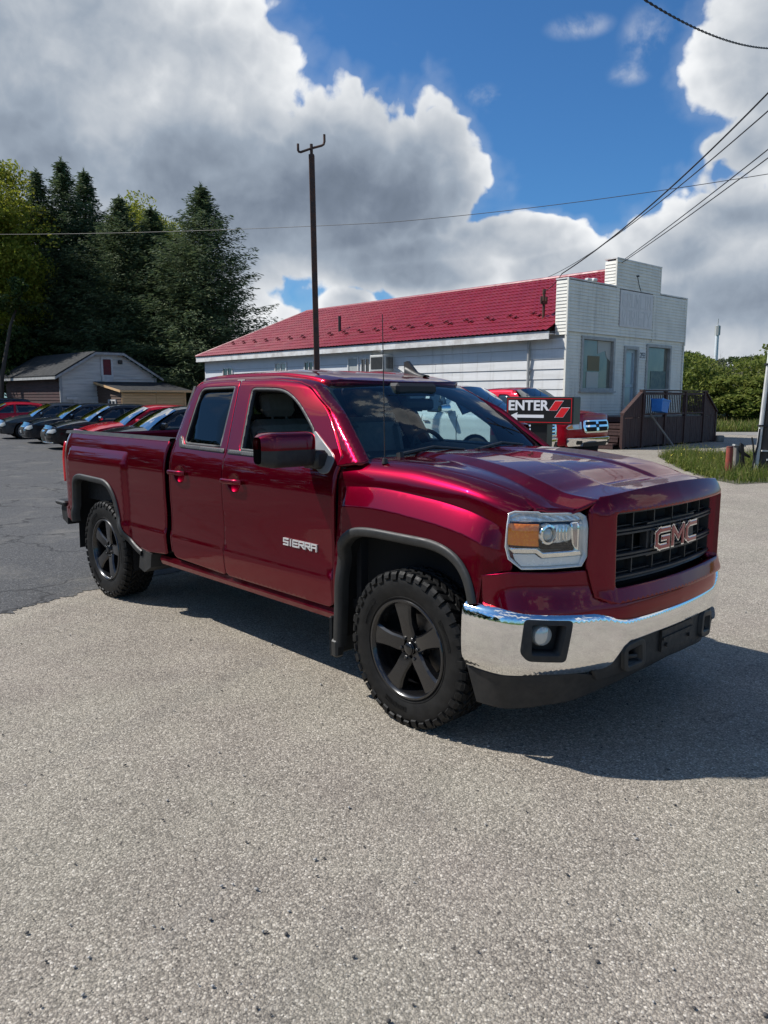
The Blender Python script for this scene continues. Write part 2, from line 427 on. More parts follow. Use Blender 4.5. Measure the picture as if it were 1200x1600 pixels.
    for li, L in enumerate(loops):
        n = len(L); out2 = edgedir[li][1]; ids = [where[k0 + i] for i in range(n)]; low = []
        uo = np.array([vo[i] for i in ids]); base = X[ids]
        t3 = np.asarray(P(uo[:, 0] + out2[:, 0] * .002, uo[:, 1] + out2[:, 1] * .002)) - np.asarray(P(uo[:, 0], uo[:, 1]))
        t3 /= np.linalg.norm(t3, axis=1)[:, None] + 1e-12
        for j, i in enumerate(ids):
            nn = N[i] * .85 + t3[j] * .38; nn /= np.linalg.norm(nn) + 1e-9; norms[i] = tuple(nn)
            low.append(len(verts)); verts.append(tuple(base[j] - N[i] * rim)); norms.append(tuple(t3[j]))
        for j in range(n):
            a, b = ids[j], ids[(j + 1) % n]; c, dd_ = low[(j + 1) % n], low[j]; q = (a, dd_, c, b)
            p = [np.array(verts[i]) for i in q]
            if np.dot(np.cross(p[1] - p[0], p[2] - p[0]), t3[j]) < 0: q = q[::-1]
            faces.append(q)
        k0 += n
    # drop unused verts
    use = sorted({i for f in faces for i in f}); mp = {a: b for b, a in enumerate(use)}
    me = bpy.data.meshes.new(name); me.from_pydata([verts[i] for i in use], [], [tuple(mp[i] for i in f) for f in faces])
    me.polygons.foreach_set('use_smooth', [True] * len(faces)); me.update()
    if len(me.vertices) == len(use): me.normals_split_custom_set_from_vertices([norms[i] for i in use])
    return link_mesh(name, me, m, parent, label)

# letters as strokes on a 4 x 6 grid, each stroke becomes a bar
STROKES = {
 'G': [[(4,6),(1,6),(0,5),(0,1),(1,0),(4,0),(4,3),(2,3)]], 'M': [[(0,0),(0,6),(2,2.2),(4,6),(4,0)]], 'C': [[(4,6),(1,6),(0,5),(0,1),(1,0),(4,0)]],
 'S': [[(4,6),(0,6),(0,3),(4,3),(4,0),(0,0)]], 'I': [[(2,0),(2,6)]], 'E': [[(4,6),(0,6),(0,0),(4,0)],[(0,3),(3.6,3)]], 'R': [[(0,0),(0,6),(4,6),(4,3),(0,3)],[(1.6,3),(4,0)]],
 'A': [[(0,0),(0,6),(4,6),(4,0)],[(0,3),(4,3)]], 'V': [[(0,6),(2,0),(4,6)]], 'T': [[(0,6),(4,6)],[(2,6),(2,0)]], 'Y': [[(0,6),(2,3),(4,6)],[(2,3),(2,0)]],
 'U': [[(0,6),(0,0),(4,0),(4,6)]], 'L': [[(0,6),(0,0),(4,0)]], 'N': [[(0,0),(0,6),(4,0),(4,6)]], 'O': [[(0,0),(0,6),(4,6),(4,0),(0,0)]], 'D': [[(0,0),(0,6),(3,6),(4,5),(4,1),(3,0),(0,0)]],
 '1': [[(1,5),(2,6),(2,0)]], '2': [[(0,5),(1,6),(3,6),(4,5),(4,4),(0,0),(4,0)]], '3': [[(0,6),(4,6),(4,0),(0,0)],[(1,3),(4,3)]], '5': [[(4,6),(0,6),(0,3),(4,3),(4,0),(0,0)]], '9': [[(4,3),(0,3),(0,6),(4,6),(4,0),(0,0)]], '4': [[(3,0),(3,6),(0,2),(4,2)]], ' ': []}
def stroke_poly(a, b, w):
    a = np.array(a, float); b = np.array(b, float); t = (b - a) / (np.linalg.norm(b - a) + 1e-9); n = np.array([-t[1], t[0]]) * w / 2; t = t * w / 2
    return [tuple(a - t - n), tuple(b + t - n), tuple(b + t + n), tuple(a - t + n)]
def letters(mb, text, x0, y0, cw, ch, w, gap, F, d0, d1, slant=0.):
    """bars of a text on F(u, v, d)"""
    x = x0; k = 0
    for chh in text:
        sx = cw / 4 * (.45 if chh in 'I1' else 1.)
        for st in STROKES[chh]:
            P = [((x + (p[0] - (2 * .55 / .45 * 0 if chh not in 'I1' else 0)) * sx + slant * p[1] * ch / 6), y0 + p[1] * ch / 6) for p in st]
            for a, b in zip(P[:-1], P[1:]):
                k += 1; e = (k % 5) * (d1 - d0) * .02
                mb.prism(stroke_poly(a, b, w), d0, d1 + e, F)
        x += cw * (.45 if chh in 'I1' else 1.) + gap
    return x
# ------------------------------------------------------------------ shared materials
M_RED = paint('candy_red_paint', (.155, .0007, .0145), .84, .31)
M_BLK = varied('black_plastic', (.012, .013, .014), (.022, .022, .022), 14, .55, bmp=.08, bscale=300)
M_TRIM = varied('grey_black_trim', (.017, .018, .018), (.028, .028, .027), 7, .5)
M_RUB = varied('tyre_rubber', (.0045, .0045, .0045), (.010, .0098, .0095), 18, .6, bmp=.06, bscale=200, spec=.3)
M_RIM = mat('black_rim_paint', (.007, .007, .008), .26, 0, .7)
M_CHR = varied('chrome', (.94, .94, .93), (.90, .90, .89), 6, .05, 1.)
M_CHR.node_tree.nodes['Principled BSDF'].inputs['Roughness'].default_value = .05
for l in list(M_CHR.node_tree.links):
    if l.to_socket.name == 'Roughness': M_CHR.node_tree.links.remove(l)
M_STEEL = varied('worn_steel', (.16, .155, .15), (.10, .085, .075), 20, .45, .8)
M_DARK = mat('dark_cavity', (.006, .006, .006), .9)
M_SEAT = varied('grey_leather', (.17, .16, .15), (.14, .13, .12), 20, .5, bmp=.1, bscale=120)
M_DASH = mat('dark_dash', (.02, .02, .021), .65)
M_BEIGE = mat('light_cabin_trim', (.22, .21, .195), .8)
M_WS = glass('windscreen_glass', (.56, .74, .76), .75)
M_CLEAR = glass('side_glass', (.78, .86, .86), 1.)
M_TINT = glass('tinted_glass', (.03, .035, .04), .62)
M_LENS = glass('clear_lens', (.94, .95, .94), 1.0)
M_AMB = mat('amber_reflector', (.95, .23, .004), .3, 0, .3); 
def _amb():
    w, b, o = nodes(M_AMB); v = w.n('ShaderNodeTexVoronoi'); w.link(o, v.inputs['Vector']); v.inputs['Scale'].default_value = 70
    w.link(w.mix(w.smooth(v.outputs['Distance'], .1, .6), (1., .30, .003), (.95, .22, .002)), b.inputs['Base Color']); bump(w, b, v.outputs['Distance'], .3, .004)
_amb()
M_LAMPW = varied('white_reflector', (.93, .94, .92), (.86, .88, .87), 12, .2, .12)
M_FLUTE = mat('fluted_reflector', (.90, .91, .90), .16, .55)
def _flute():
    w, b, o = nodes(M_FLUTE); x = w.math('ADD', w.sep(o)[0], w.math('MULTIPLY', w.sep(o)[1], -1.0)); h = w.math('SINE', w.math('MULTIPLY', x, 420.)); bump(w, b, h, .5, .003)
    w.link(w.mix(w.smooth(w.noise(w.vmath('MULTIPLY', o, (30, 30, 8)), 1.6, 2), .35, .65), (.93, .94, .93), (.62, .66, .68)), b.inputs['Base Color'])
_flute()
M_TAIL = mat('red_tail_lens', (.45, .01, .015), .15, 0, 1.)
M_BADGE = mat('badge_red', (.33, .012, .02), .3, .3, 1.)

M_ASPH = mat('chip_seal_asphalt', (.2, .19, .17), .9, spec=.25)
def _asph():
    w, b, o = nodes(M_ASPH); geo = w.n('ShaderNodeNewGeometry'); p = geo.outputs['Position']
    def vor(scale, rnd=1.):
        v = w.n('ShaderNodeTexVoronoi'); w.link(p, v.inputs['Vector']); v.inputs['Scale'].default_value = scale; v.inputs['Randomness'].default_value = rnd; return v
    v1 = vor(120); v2 = vor(260)
    cr = w.sep(v1.outputs['Color'])[0]; cr2 = w.sep(v2.outputs['Color'])[1]
    stone = w.ramp(cr, [(0, (.055, .052, .050)), (.10, (.10, .094, .086)), (.30, (.185, .172, .155)), (.62, (.27, .25, .225)), (.85, (.37, .35, .315)), (.965, (.52, .50, .46)), (1, (.66, .64, .60))])
    stone2 = w.ramp(cr2, [(0, (.08, .075, .07)), (.4, (.20, .186, .168)), (.8, (.31, .29, .262)), (1, (.50, .48, .44))])
    st = w.mix(.42, stone, stone2)
    gap = w.smooth(v1.outputs['Distance'], .45, .72)
    st = w.mix(w.math('MULTIPLY', gap, .45), st, (.075, .07, .064))
    big = w.noise(p, .35, 5, .6); med = w.noise(p, 1.8, 6, .62)
    tone = w.math('ADD', w.lin(big, .3, .7, 1.10, 1.44), w.lin(med, .3, .7, -.14, .12))
    st = w.mix(1., st, w.xyz(w.math('MULTIPLY', tone, 1.03), w.math('MULTIPLY', tone, .97), w.math('MULTIPLY', tone, .885)), 'MULTIPLY')
    tint = w.smooth(w.noise(p, .9, 4, .6), .4, .62); st = w.mix(w.math('MULTIPLY', tint, .10), st, (.33, .34, .24)); st = w.mix(w.math('MULTIPLY', w.smooth(w.noise(p, .55, 3), .52, .66), .10), st, (.34, .26, .24))
    q = w.sep(p); along = w.math('ADD', w.math('MULTIPLY', q[0], .45), w.math('MULTIPLY', q[1], .89)); across = w.math('SUBTRACT', w.math('MULTIPLY', q[0], .89), w.math('MULTIPLY', q[1], .45))
    lane = w.noise(w.xyz(w.math('MULTIPLY', across, 2.1), w.math('MULTIPLY', along, .16), 0.), 1., 5, .6, .4); st = w.mix(w.smooth(lane, .56, .72, 0, .20), st, (.115, .108, .10)); st = w.mix(w.smooth(lane, .28, .42, .14, 0), st, (.46, .44, .40))
    spot = w.n('ShaderNodeTexVoronoi'); w.link(w.vmath('ADD', p, w.vmath('SCALE', w.noise(p, 9, 3, col=True))), spot.inputs['Vector']); spot.inputs['Scale'].default_value = .62; spot.inputs['Detail'].default_value = 0
    st = w.mix(w.smooth(spot.outputs['Distance'], .02, .075, .30, 0), st, (.06, .057, .054))
    # dark tar-filled dimples here and there
    hole = w.math('MULTIPLY', w.smooth(w.noise(p, 30, 2), .66, .73), .75)
    st = w.mix(hole, st, (.035, .033, .032))
    w.link(st, b.inputs['Base Color'])
    h = w.math('ADD', w.math('MULTIPLY', w.math('SUBTRACT', 1., v1.outputs['Distance']), .8), w.math('ADD', w.math('MULTIPLY', v2.outputs['Distance'], -.3), w.math('MULTIPLY', w.noise(p, 35, 4), .5)))
    bump(w, b, h, .55, .010)
_asph()
M_DASPH = mat('older_dark_asphalt', (.08, .08, .08), .85, spec=.3)
def _dasph():
    w, b, o = nodes(M_DASPH); geo = w.n('ShaderNodeNewGeometry'); p = geo.outputs['Position']
    v1 = w.n('ShaderNodeTexVoronoi'); w.link(p, v1.inputs['Vector']); v1.inputs['Scale'].default_value = 110
    st = w.ramp(w.sep(v1.outputs['Color'])[0], [(0, (.03, .031, .033)), (.5, (.062, .063, .066)), (.9, (.11, .11, .11)), (1, (.2, .2, .19))])
    n = w.noise(w.vmath('MULTIPLY', p, (1, .8, 1)), 1.1, 8, .68, .6); n2 = w.noise(p, .25, 4)
    grime = w.smooth(n, .50, .72); st = w.mix(w.math('MULTIPLY', grime, .62), st, (.19, .178, .155))
    st = w.mix(w.lin(n2, .3, .7, 0, .35), st, (.115, .112, .105))
    cr = w.n('ShaderNodeTexVoronoi', feature='DISTANCE_TO_EDGE'); w.link(w.vmath('ADD', p, w.vmath('SCALE', w.noise(p, 1.5, 4, col=True))), cr.inputs['Vector']); cr.inputs['Scale'].default_value = .55
    st = w.mix(w.smooth(cr.outputs['Distance'], .004, .016, .75, 0), st, (.022, .022, .022))
    w.link(st, b.inputs['Base Color']); bump(w, b, w.math('ADD', v1.outputs['Distance'], w.noise(p, 20, 5)), .35, .01)
_dasph()
M_ROAD = mat('pale_road', (.22, .21, .195), .9, spec=.25)
def _road():
    w, b, o = nodes(M_ROAD); geo = w.n('ShaderNodeNewGeometry'); p = geo.outputs['Position']
    w.link(w.ramp(w.noise(p, 2.2, 9, .72), [(.25, (.17, .162, .15)), (.5, (.24, .228, .21)), (.75, (.30, .288, .265))]), b.inputs['Base Color']); bump(w, b, w.noise(p, 30, 6), .3, .01)
_road()
M_GRASSG = mat('meadow_ground', (.05, .09, .02), .95, spec=.1)
def _mg():
    w, b, o = nodes(M_GRASSG); geo = w.n('ShaderNodeNewGeometry'); p = geo.outputs['Position']
    f = w.noise(p, .35, 8, .7); f2 = w.noise(w.vmath('MULTIPLY', p, (1, .35, 1)), 5, 6, .75)
    c = w.ramp(f, [(.3, (.045, .095, .016)), (.5, (.075, .13, .022)), (.68, (.14, .15, .035))]); c = w.mix(w.smooth(f2, .35, .7), c, (.03, .06, .012)); w.link(c, b.inputs['Base Color']); bump(w, b, f2, .8, .08)
_mg()

def sheet(name, pts, z, m, kind='structure', sub=0):
    """one horizontal sheet from an outline"""
    mb = MB(); mb.add([(x, y, z) for x, y in pts], [tuple(range(len(pts)))]); o = mb.build(name, m); o['kind'] = kind; return o
sheet('ground', [(-1200, -300), (1200, -300), (1200, 1800), (-1200, 1800)], -.03, M_GRASSG)
# lot of pale chip seal, with a ragged edge against the older asphalt on the left
def ragged(a, b, n, amp, seed):
    r = np.random.default_rng(seed); a = np.array(a); b = np.array(b); t = np.linspace(0, 1, n); d = (b - a) / np.linalg.norm(b - a); nn = np.array([-d[1], d[0]])
    off = np.cumsum(r.normal(0, 1, n)); off -= np.linspace(off[0], off[-1], n); off = off / (np.abs(off).max() + 1e-6) * amp + r.normal(0, amp * .12, n)
    off[0] = off[-1] = 0
    return [tuple(a + (b - a) * q + nn * o) for q, o in zip(t, off)]
# older dark asphalt on the left, pale chip seal elsewhere
sheet('parking_lot', [(-14, -14), (30, -14), (34, 22), (30.5, 36.0), (14, 38), (-5, 66), (-60, 66), (-60, 8), (-14, 2)], 0, M_ASPH)
edge = [(-16, -3)] + ragged((-9.0, 2.2), (-3.06, 5.92), 60, .14, 1) + ragged((-3.06, 5.92), (-2.62, 6.68), 40, .09, 2) + ragged((-2.62, 6.68), (2.6, 16.4), 80, .18, 3) + [(5.2, 24), (-2, 44), (-8, 64), (-58, 64), (-58, 9)]
sheet('old_asphalt', edge, .004, M_DASPH)
sheet('road', [(8, 39.5), (20, 33), (60, 33), (60, 37.6), (24, 37.4), (10, 46)], .004, M_ROAD)
# loose stones and crumbs lying on the lot
def ico(r):
    bm = bmesh.new(); bmesh.ops.create_icosphere(bm, subdivisions=1, radius=r); v = np.array([x.co[:] for x in bm.verts]); bm.verts.index_update(); f = np.array([[x.index for x in q.verts] for q in bm.faces]); bm.free(); return v, f
def scatter_stones(name, n, cols, seed, rmin, rmax, region):
    r = np.random.default_rng(seed); v0, f0 = ico(1.); V = []; Fc = []
    for i in range(n):
        x, y = region(r); s = rmin + (rmax - rmin) * r.random() ** 3; sc = np.array([s * (.7 + .8 * r.random()), s * (.7 + .6 * r.random()), s * (.45 + .35 * r.random())]); a = r.random() * 6.28
        v = v0 * (1 + r.normal(0, .12, (len(v0), 1))) * sc; c, q = math.cos(a), math.sin(a); v = v @ np.array([[c, q, 0], [-q, c, 0], [0, 0, 1]]) + [x, y, .004 + sc[2] * .6]
        V.append(v); Fc.append(f0 + i * len(v0))
    return raw(name, np.concatenate(V), np.concatenate(Fc), cols, smooth=True, kind='stuff')
def near(r):
    y = 1.6 + 7.5 * r.random() ** 1.6; return (r.random() - .5) * y * 1.25 + .2, y
scatter_stones('pale_loose_stones', 420, varied('pale_stone', (.42, .40, .37), (.30, .285, .26), 30, .85), 11, .0022, .008, near)
scatter_stones('dark_loose_stones', 520, varied('dark_stone', (.05, .047, .045), (.10, .092, .085), 30, .85), 12, .002, .007, near)

# ================================================================== the white store with the red metal roof
M_WHITE = varied('weathered_white_boards', (.70, .70, .69), (.60, .60, .585), 1.4, .6, bmp=.12, bscale=30, stretch=(1, .25, 2.5))
M_SIDING = varied('grey_white_siding', (.80, .77, .68), (.70, .675, .60), 1.2, .55, bmp=.05, bscale=60)
def streaks(m, tone, amount):
    """dirt that has run down the boards"""
    w, b, o = nodes(m); old = b.inputs['Base Color'].links[0].from_socket
    f = w.math('MULTIPLY', w.smooth(w.noise(w.vmath('MULTIPLY', o, (5., 5., .35)), 1., 6, .68), .48, .74), w.smooth(w.noise(o, .5, 3), .35, .65, .35, 1.))
    w.link(w.mix(w.math('MULTIPLY', f, amount), old, tone), b.inputs['Base Color'])
streaks(M_SIDING, (.30, .28, .24), .55); streaks(M_WHITE, (.34, .32, .28), .5)
M_FASCIA = varied('peeling_fascia', (.74, .74, .72), (.50, .48, .45), 2.2, .6, bmp=.15, bscale=25)
M_ROOFR = mat('red_metal_tile', (.36, .020, .035), .42, .0, .3)
def _rr():
    w, b, o = nodes(M_ROOFR); w.link(w.mix(w.math('MULTIPLY', w.smooth(w.noise(w.vmath('MULTIPLY', o, (.5, 2.5, .5)), 1.2, 6, .7), .45, .75), .35), w.mix(w.smooth(w.noise(o, 1.2, 7, .7), .35, .7), (.28, .016, .030), (.215, .014, .026)), (.34, .06, .065)), b.inputs['Base Color']); w.link(w.lin(w.noise(o, 3, 5), .3, .7, .34, .55), b.inputs['Roughness'])
_rr()
M_WALLIN = mat('dark_wall_core', (.35, .35, .34), .8)
M_WGLASS = mat('shop_glass', (.16, .165, .145), .05, 0, .0, .8)
def _wg():
    w, b, o = nodes(M_WGLASS); w.link(w.mix(w.smooth(w.noise(w.vmath('MULTIPLY', o, (1, 1, .6)), 1.3, 3), .35, .65), (.14, .15, .13), (.22, .21, .165)), b.inputs['Base Color'])
_wg()
M_SCREEN = mat('dark_window_glass', (.03, .035, .04), .06, 0, 0, .8)
M_FRAMEG = varied('grey_window_frame', (.42, .42, .40), (.33, .325, .31), 5, .6)
M_DOORG = varied('pale_blue_door', (.42, .50, .54), (.36, .43, .47), 4, .45)
M_BROWN = varied('dark_brown_stain', (.040, .016, .014), (.062, .030, .025), 2.5, .7, bmp=.2, bscale=40, stretch=(6, 6, 1))
M_GREYW = varied('grey_weathered_wood', (.24, .22, .195), (.15, .135, .12), 4, .8, bmp=.2, bscale=40, stretch=(3, 3, 1))
M_RUST = varied('rusty_steel', (.10, .045, .028), (.055, .035, .03), 9, .75, .1, bmp=.25, bscale=60)
A0 = Vector((6.14, 26.5, 0)); A_RZ = math.atan2(.675, .738); FW, DL = 8.3, 24.2
BM = Matrix.Translation(A0) @ Matrix.Rotation(A_RZ, 4, 'Z')
def bl(x, y, z): return BM @ Vector((x, y, z))
store = empty('store_building', A0, A_RZ, 'long white clapboard store with a red metal roof and stepped false front', 'building')
# wall cores
WIN = [(1.00, 3.02, 1.97, 3.74), (5.42, 7.22, 1.97, 3.66), (3.80, 4.70, 1.08, 3.52)]
mb = MB(); mb.box((.06, .05, 0), (.20, DL - .05, 3.95)); mb.box((.06, DL - .2, 0), (FW - .06, DL - .05, 3.95)); mb.box((FW - .2, .05, 0), (FW - .06, DL - .05, 3.95)); mb.build('side_wall', M_WALLIN, store)
mb = MB()
def wall_rects(x0, x1, z0, z1, holes):
    xs = sorted({x0, x1, *[h[0] for h in holes], *[h[1] for h in holes]}); zs_ = sorted({z0, z1, *[h[2] for h in holes], *[h[3] for h in holes]}); out = []
    for a, b in zip(xs[:-1], xs[1:]):
        for c, d in zip(zs_[:-1], zs_[1:]):
            if not any(h[0] - 1e-6 <= a and b <= h[1] + 1e-6 and h[2] - 1e-6 <= c and d <= h[3] + 1e-6 for h in holes): out.append((a, b, c, d))
    return out
for a, b, c, d in wall_rects(.06, FW - .06, 0, 4.0, WIN): mb.box((a, .06, c), (b, .18, d))
mb.box((.05, .10, 4.0), (FW - .05, .38, 5.60)); mb.box((3.0, .10, 5.60), (6.05, .38, 6.58))
mb.build('front_wall', M_WALLIN, store)
# clapboards: every course a sloping board, stopped at the openings
cl = MB(); rs = random.Random(4); SIGNB = (3.25, 5.50, 4.28, 5.55)
def course(x0, x1, z, h, y):
    t = .026 + rs.random() * .005; cl.add([(x0, y - t, z), (x1, y - t, z), (x1, y - .002, z + h + .006), (x0, y - .002, z + h + .006), (x0, y + .05, z), (x1, y + .05, z)], [(0, 1, 2, 3), (4, 5, 1, 0)])
h = .112; z = .55
while z < 6.50:
    segs = [(0.0, FW)] if z < 5.56 else [(2.95, 6.1)]
    for o in WIN + [SIGNB]:
        if o[2] - h * .6 < z < o[3] - .02: segs = [q for s in segs for q in ((s[0], min(s[1], o[0] - .06)), (max(s[0], o[1] + .06), s[1])) if q[1] - q[0] > .03]
    yy = -.03 if z > 3.80 else .03
    for s in segs: course(s[0], s[1], z, h, yy)
    z += h
o_ = cl.build('clapboard_courses', M_SIDING, store); o_['kind'] = 'stuff'
# returns of the false front (lit side) with their own courses
cl = MB()
def course_side(x, y0, y1, z, h):
    cl.add([(x - .024, y0, z), (x - .024, y1, z), (x - .002, y1, z + h + .006), (x - .002, y0, z + h + .006), (x + .05, y0, z), (x + .05, y1, z)], [(0, 1, 2, 3), (4, 5, 1, 0)])
z = 3.80
while z < 5.54: course_side(-.0, -.03, .44, z, h); z += h
z = 5.64
while z < 6.52: course_side(2.95, -.03, .44, z, h); z += h
o_ = cl.build('clapboard_courses', M_SIDING, store); o_['kind'] = 'stuff'
mb = MB(); mb.box((-.03, -.06, 5.62), (2.97, .46, 5.665)); mb.box((6.08, -.06, 5.62), (FW + .03, .46, 5.665)); mb.box((2.91, -.06, 6.60), (6.14, .46, 6.645)); mb.build('parapet_cap', M_FASCIA, store)
for q0, q1 in (((-.012, -.035, .5), (.068, .04, 3.78)), ((FW - .07, -.035, .5), (FW + .01, .04, 3.78)), ((-.035, -.055, 3.78), (.04, -.0, 5.62)), ((FW - .04, -.055, 3.78), (FW + .03, 0, 5.62)), ((2.92, -.055, 5.665), (3.0, 0, 6.60)), ((6.05, -.055, 5.665), (6.12, 0, 6.60)), ((5.62, -.062, 3.82), (5.66, -.03, 5.52))):
    mb = MB(); mb.box(q0, q1); mb.build('corner_board', M_SIDING, store)
# shop windows, door, number, sign board
for i, (x0, x1, z0, z1) in enumerate(WIN[:2]):
    f = MB()
    for a, b, c, d in ((x0 - .07, x0 + .05, z0 - .05, z1 + .07), (x1 - .05, x1 + .07, z0 - .05, z1 + .07), (x0 + .05, x1 - .05, z1 - .04, z1 + .07), (x0 + .05, x1 - .05, z0 - .05, z0 + .05)): f.box((a, -.03, c), (b, .16, d))
    f.box((x0 - .12, -.09, z0 - .11), (x1 + .12, .03, z0 - .052)); wf = f.build('shop_window', M_FRAMEG, store)
    g = MB(); g.box((x0 + .05, .10, z0 + .05), (x1 - .05, .11, z1 - .04)); g.build('window_pane', M_WGLASS, wf)
    g = MB()
    if i == 0: g.box((x0 + .45, .085, z0 + .06), (x0 + 1.2, .098, z0 + .62)); g.build('paper_notice', mat('pale_paper', (.50, .50, .45), .8), wf); g = MB(); g.box((x0 + .50, .088, z0 + .66), (x0 + 1.25, .098, z0 + 1.18)); g.build('cardboard', mat('brown_card', (.20, .17, .10), .8), wf); g = MB(); g.prism([(x0 + 1.1, z1 - .05), (x1 - .06, z1 - .05), (x1 - .06, z1 - .75), (x1 - .3, z1 - .62), (x1 - .42, z1 - .38), (x0 + 1.12, z1 - .5)], .088, .098, lambda u, v, d: (u, d, v)); g.build('torn_blind', mat('torn_paper', (.46, .46, .42), .8), wf)
    else: g.box((x0 + .5, .085, z0 + .06), (x1 - .12, .098, z0 + .75)); g.build('green_poster', varied('teal_poster', (.10, .16, .16), (.17, .22, .19), 7, .7), wf)
x0, x1, z0, z1 = WIN[2]; f = MB()
for a, b, c, d in ((x0 - .06, x0 + .06, z0, z1 + .07), (x1 - .06, x1 + .06, z0, z1 + .07), (x0 + .06, x1 - .06, z1 - .05, z1 + .07)): f.box((a, -.03, c), (b, .17, d))
dr = f.build('shop_door', M_FRAMEG, store)
f = MB()
for a, b, c, d in ((x0 + .06, x0 + .17, z0 + .02, z1 - .05), (x1 - .17, x1 - .06, z0 + .02, z1 - .05), (x0 + .17, x1 - .17, z0 + .02, z0 + .30), (x0 + .17, x1 - .17, z0 + 1.0, z0 + 1.10), (x0 + .17, x1 - .17, z1 - .17, z1 - .05)): f.box((a, .08, c), (b, .12, d))
f.build('door_leaf', M_DOORG, dr); f = MB(); f.box((x0 + .17, .095, z0 + .3), (x1 - .17, .105, z1 - .17)); f.build('door_glass', mat('pale_door_glass', (.30, .36, .39), .08, 0, 0, .7), dr)
f = MB(); f.box((x1 - .16, .05, z0 + .95), (x1 - .13, .08, z0 + 1.15)); f.build('door_handle', M_CHR, dr)
f = MB(); f.box((4.86, .0, 3.10), (5.32, .012, 3.46)); npl = f.build('number_plate', mat('white_plate', (.72, .72, .70), .5), store)
f = MB(); letters(f, '2159', 4.89, 3.19, .085, .18, .022, .022, lambda u, v, d: (u, -d, v), .001, .006); f.build('number_digits', mat('dark_digits', (.05, .055, .07), .6), npl)
f = MB(); f.box((SIGNB[0] - .03, -.075, SIGNB[2] - .03), (SIGNB[1] + .03, -.02, SIGNB[3] + .0)); sgn_ = f.build('faded_sign_board', varied('faded_sign_paint', (.70, .68, .66), (.62, .60, .59), 3, .7), store)
f = MB(); letters(f, 'CRUMLIN', SIGNB[0] + .12, 4.98, .215, .45, .05, .10, lambda u, v, d: (u, -d, v), .074, .082); letters(f, 'VARIETY', SIGNB[0] + .12, 4.36, .215, .48, .05, .10, lambda u, v, d: (u, -d, v), .074, .082); f.build('faded_lettering', varied('faded_letter_paint', (.58, .575, .565), (.67, .655, .64), 6, .7), sgn_)
f = MB(); f.tube([(4.35, -.05, 6.12), (4.42, -.08, 5.85), (4.65, -.05, 5.60)], .012, 5); f.tube([(4.3, -.02, 6.13), (4.38, -.10, 6.13)], .03, 6); f.build('dangling_cable', M_BLK, store)
f = MB(); f.box((1.05, -.10, 5.665), (1.30, .05, 5.74), bev=.02); f.box((1.4, -.12, 5.665), (1.62, .05, 5.77), bev=.03); f.build('parapet_lamp', M_FASCIA, store)
# broad white boards on the long side
zb = .25
row = 0
while zb < 3.62:
    hb_ = .345; cuts = [0.02, 1.50, 5.2 + (row % 3) * .9, 9.9]
    for y0, y1 in zip(cuts[:-1], cuts[1:]):
        t = .018 + rs.random() * .012; b_ = MB(); b_.add([(.06 - t - .012, y0 + .006, zb), (.06 - t - .012, y1 - .006, zb), (.06 - .012, y1 - .006, zb + hb_ - .012), (.06 - .012, y0 + .006, zb + hb_ - .012), (.06, y0 + .006, zb), (.06, y1 - .006, zb), (.06, y1 - .006, zb + hb_ - .012), (.06, y0 + .006, zb + hb_ - .012)], [(0, 1, 2, 3), (4, 7, 6, 5), (0, 4, 5, 1), (3, 2, 6, 7), (0, 3, 7, 4), (1, 5, 6, 2)]); b_.build('board', M_WHITE, store)
    zb += hb_; row += 1
b_ = MB(); b_.box((.02, 9.92, .2), (.058, DL, 3.72)); b_.build('rendered_wall', varied('pale_render', (.66, .68, .70), (.60, .62, .64), .8, .8, bmp=.1, bscale=20), store)
for hgt in (1.05, 1.75, 2.45, 3.15): 
    b_ = MB(); b_.box((.012, 9.95, hgt), (.02, DL, hgt + .018)); b_.build('render_joint', M_FRAMEG, store)
# downpipe, windows, air conditioner on the long side
f = MB(); f.tube([(-.05, 1.50, .1), (-.05, 1.50, 3.7)], .05, 8); f.box((-.06, 1.42, .9), (.03, 1.58, .94)); f.box((-.06, 1.42, 2.6), (.03, 1.58, 2.64)); f.build('downpipe', M_FRAMEG, store)
def side_window(y0, y1, z0, z1, m, panes=2):
    f = MB()
    for a, b, c, d in ((y0, y0 + .07, z0, z1), (y1 - .07, y1, z0, z1), (y0 + .07, y1 - .07, z1 - .07, z1), (y0 + .07, y1 - .07, z0, z0 + .07)): f.box((-.035, a, c), (.055, b, d))
    if panes == 2: f.box((-.03, (y0 + y1) / 2 - .025, z0 + .07), (.02, (y0 + y1) / 2 + .025, z1 - .07))
    wf = f.build('side_window', M_FASCIA, store); g = MB(); g.box((.0, y0 + .07, z0 + .07), (.012, y1 - .07, z1 - .07)); g.build('window_pane', m, wf)
side_window(10.75, 11.5, 1.9, 3.45, varied('pale_board_infill', (.40, .42, .40), (.34, .36, .35), 3, .7), 1); side_window(9.95, 10.60, 2.35, 3.40, M_SCREEN)
side_window(14.0, 14.75, 2.4, 3.40, M_SCREEN); side_window(16.2, 17.2, 2.4, 3.40, mat('grey_curtain_glass', (.25, .26, .26), .1, 0, 0, .8)); side_window(21.2, 22.2, 2.4, 3.30, M_SCREEN)
f = MB(); f.box((-.50, 8.55, 2.78), (.05, 9.45, 3.45), bev=.02); ac = f.build('air_conditioner', varied('ac_casing', (.55, .55, .52), (.47, .46, .43), 6, .5), store)
f = MB(); 
for i in range(5): f.box((-.36 + i * .075, 8.535, 2.88), (-.325 + i * .075, 8.552, 3.36))
f.build('vent_slots', M_DARK, ac); f = MB(); f.box((-.515, 8.66, 2.87), (-.498, 9.36, 3.36)); f.build('coil_face', M_TRIM, ac)
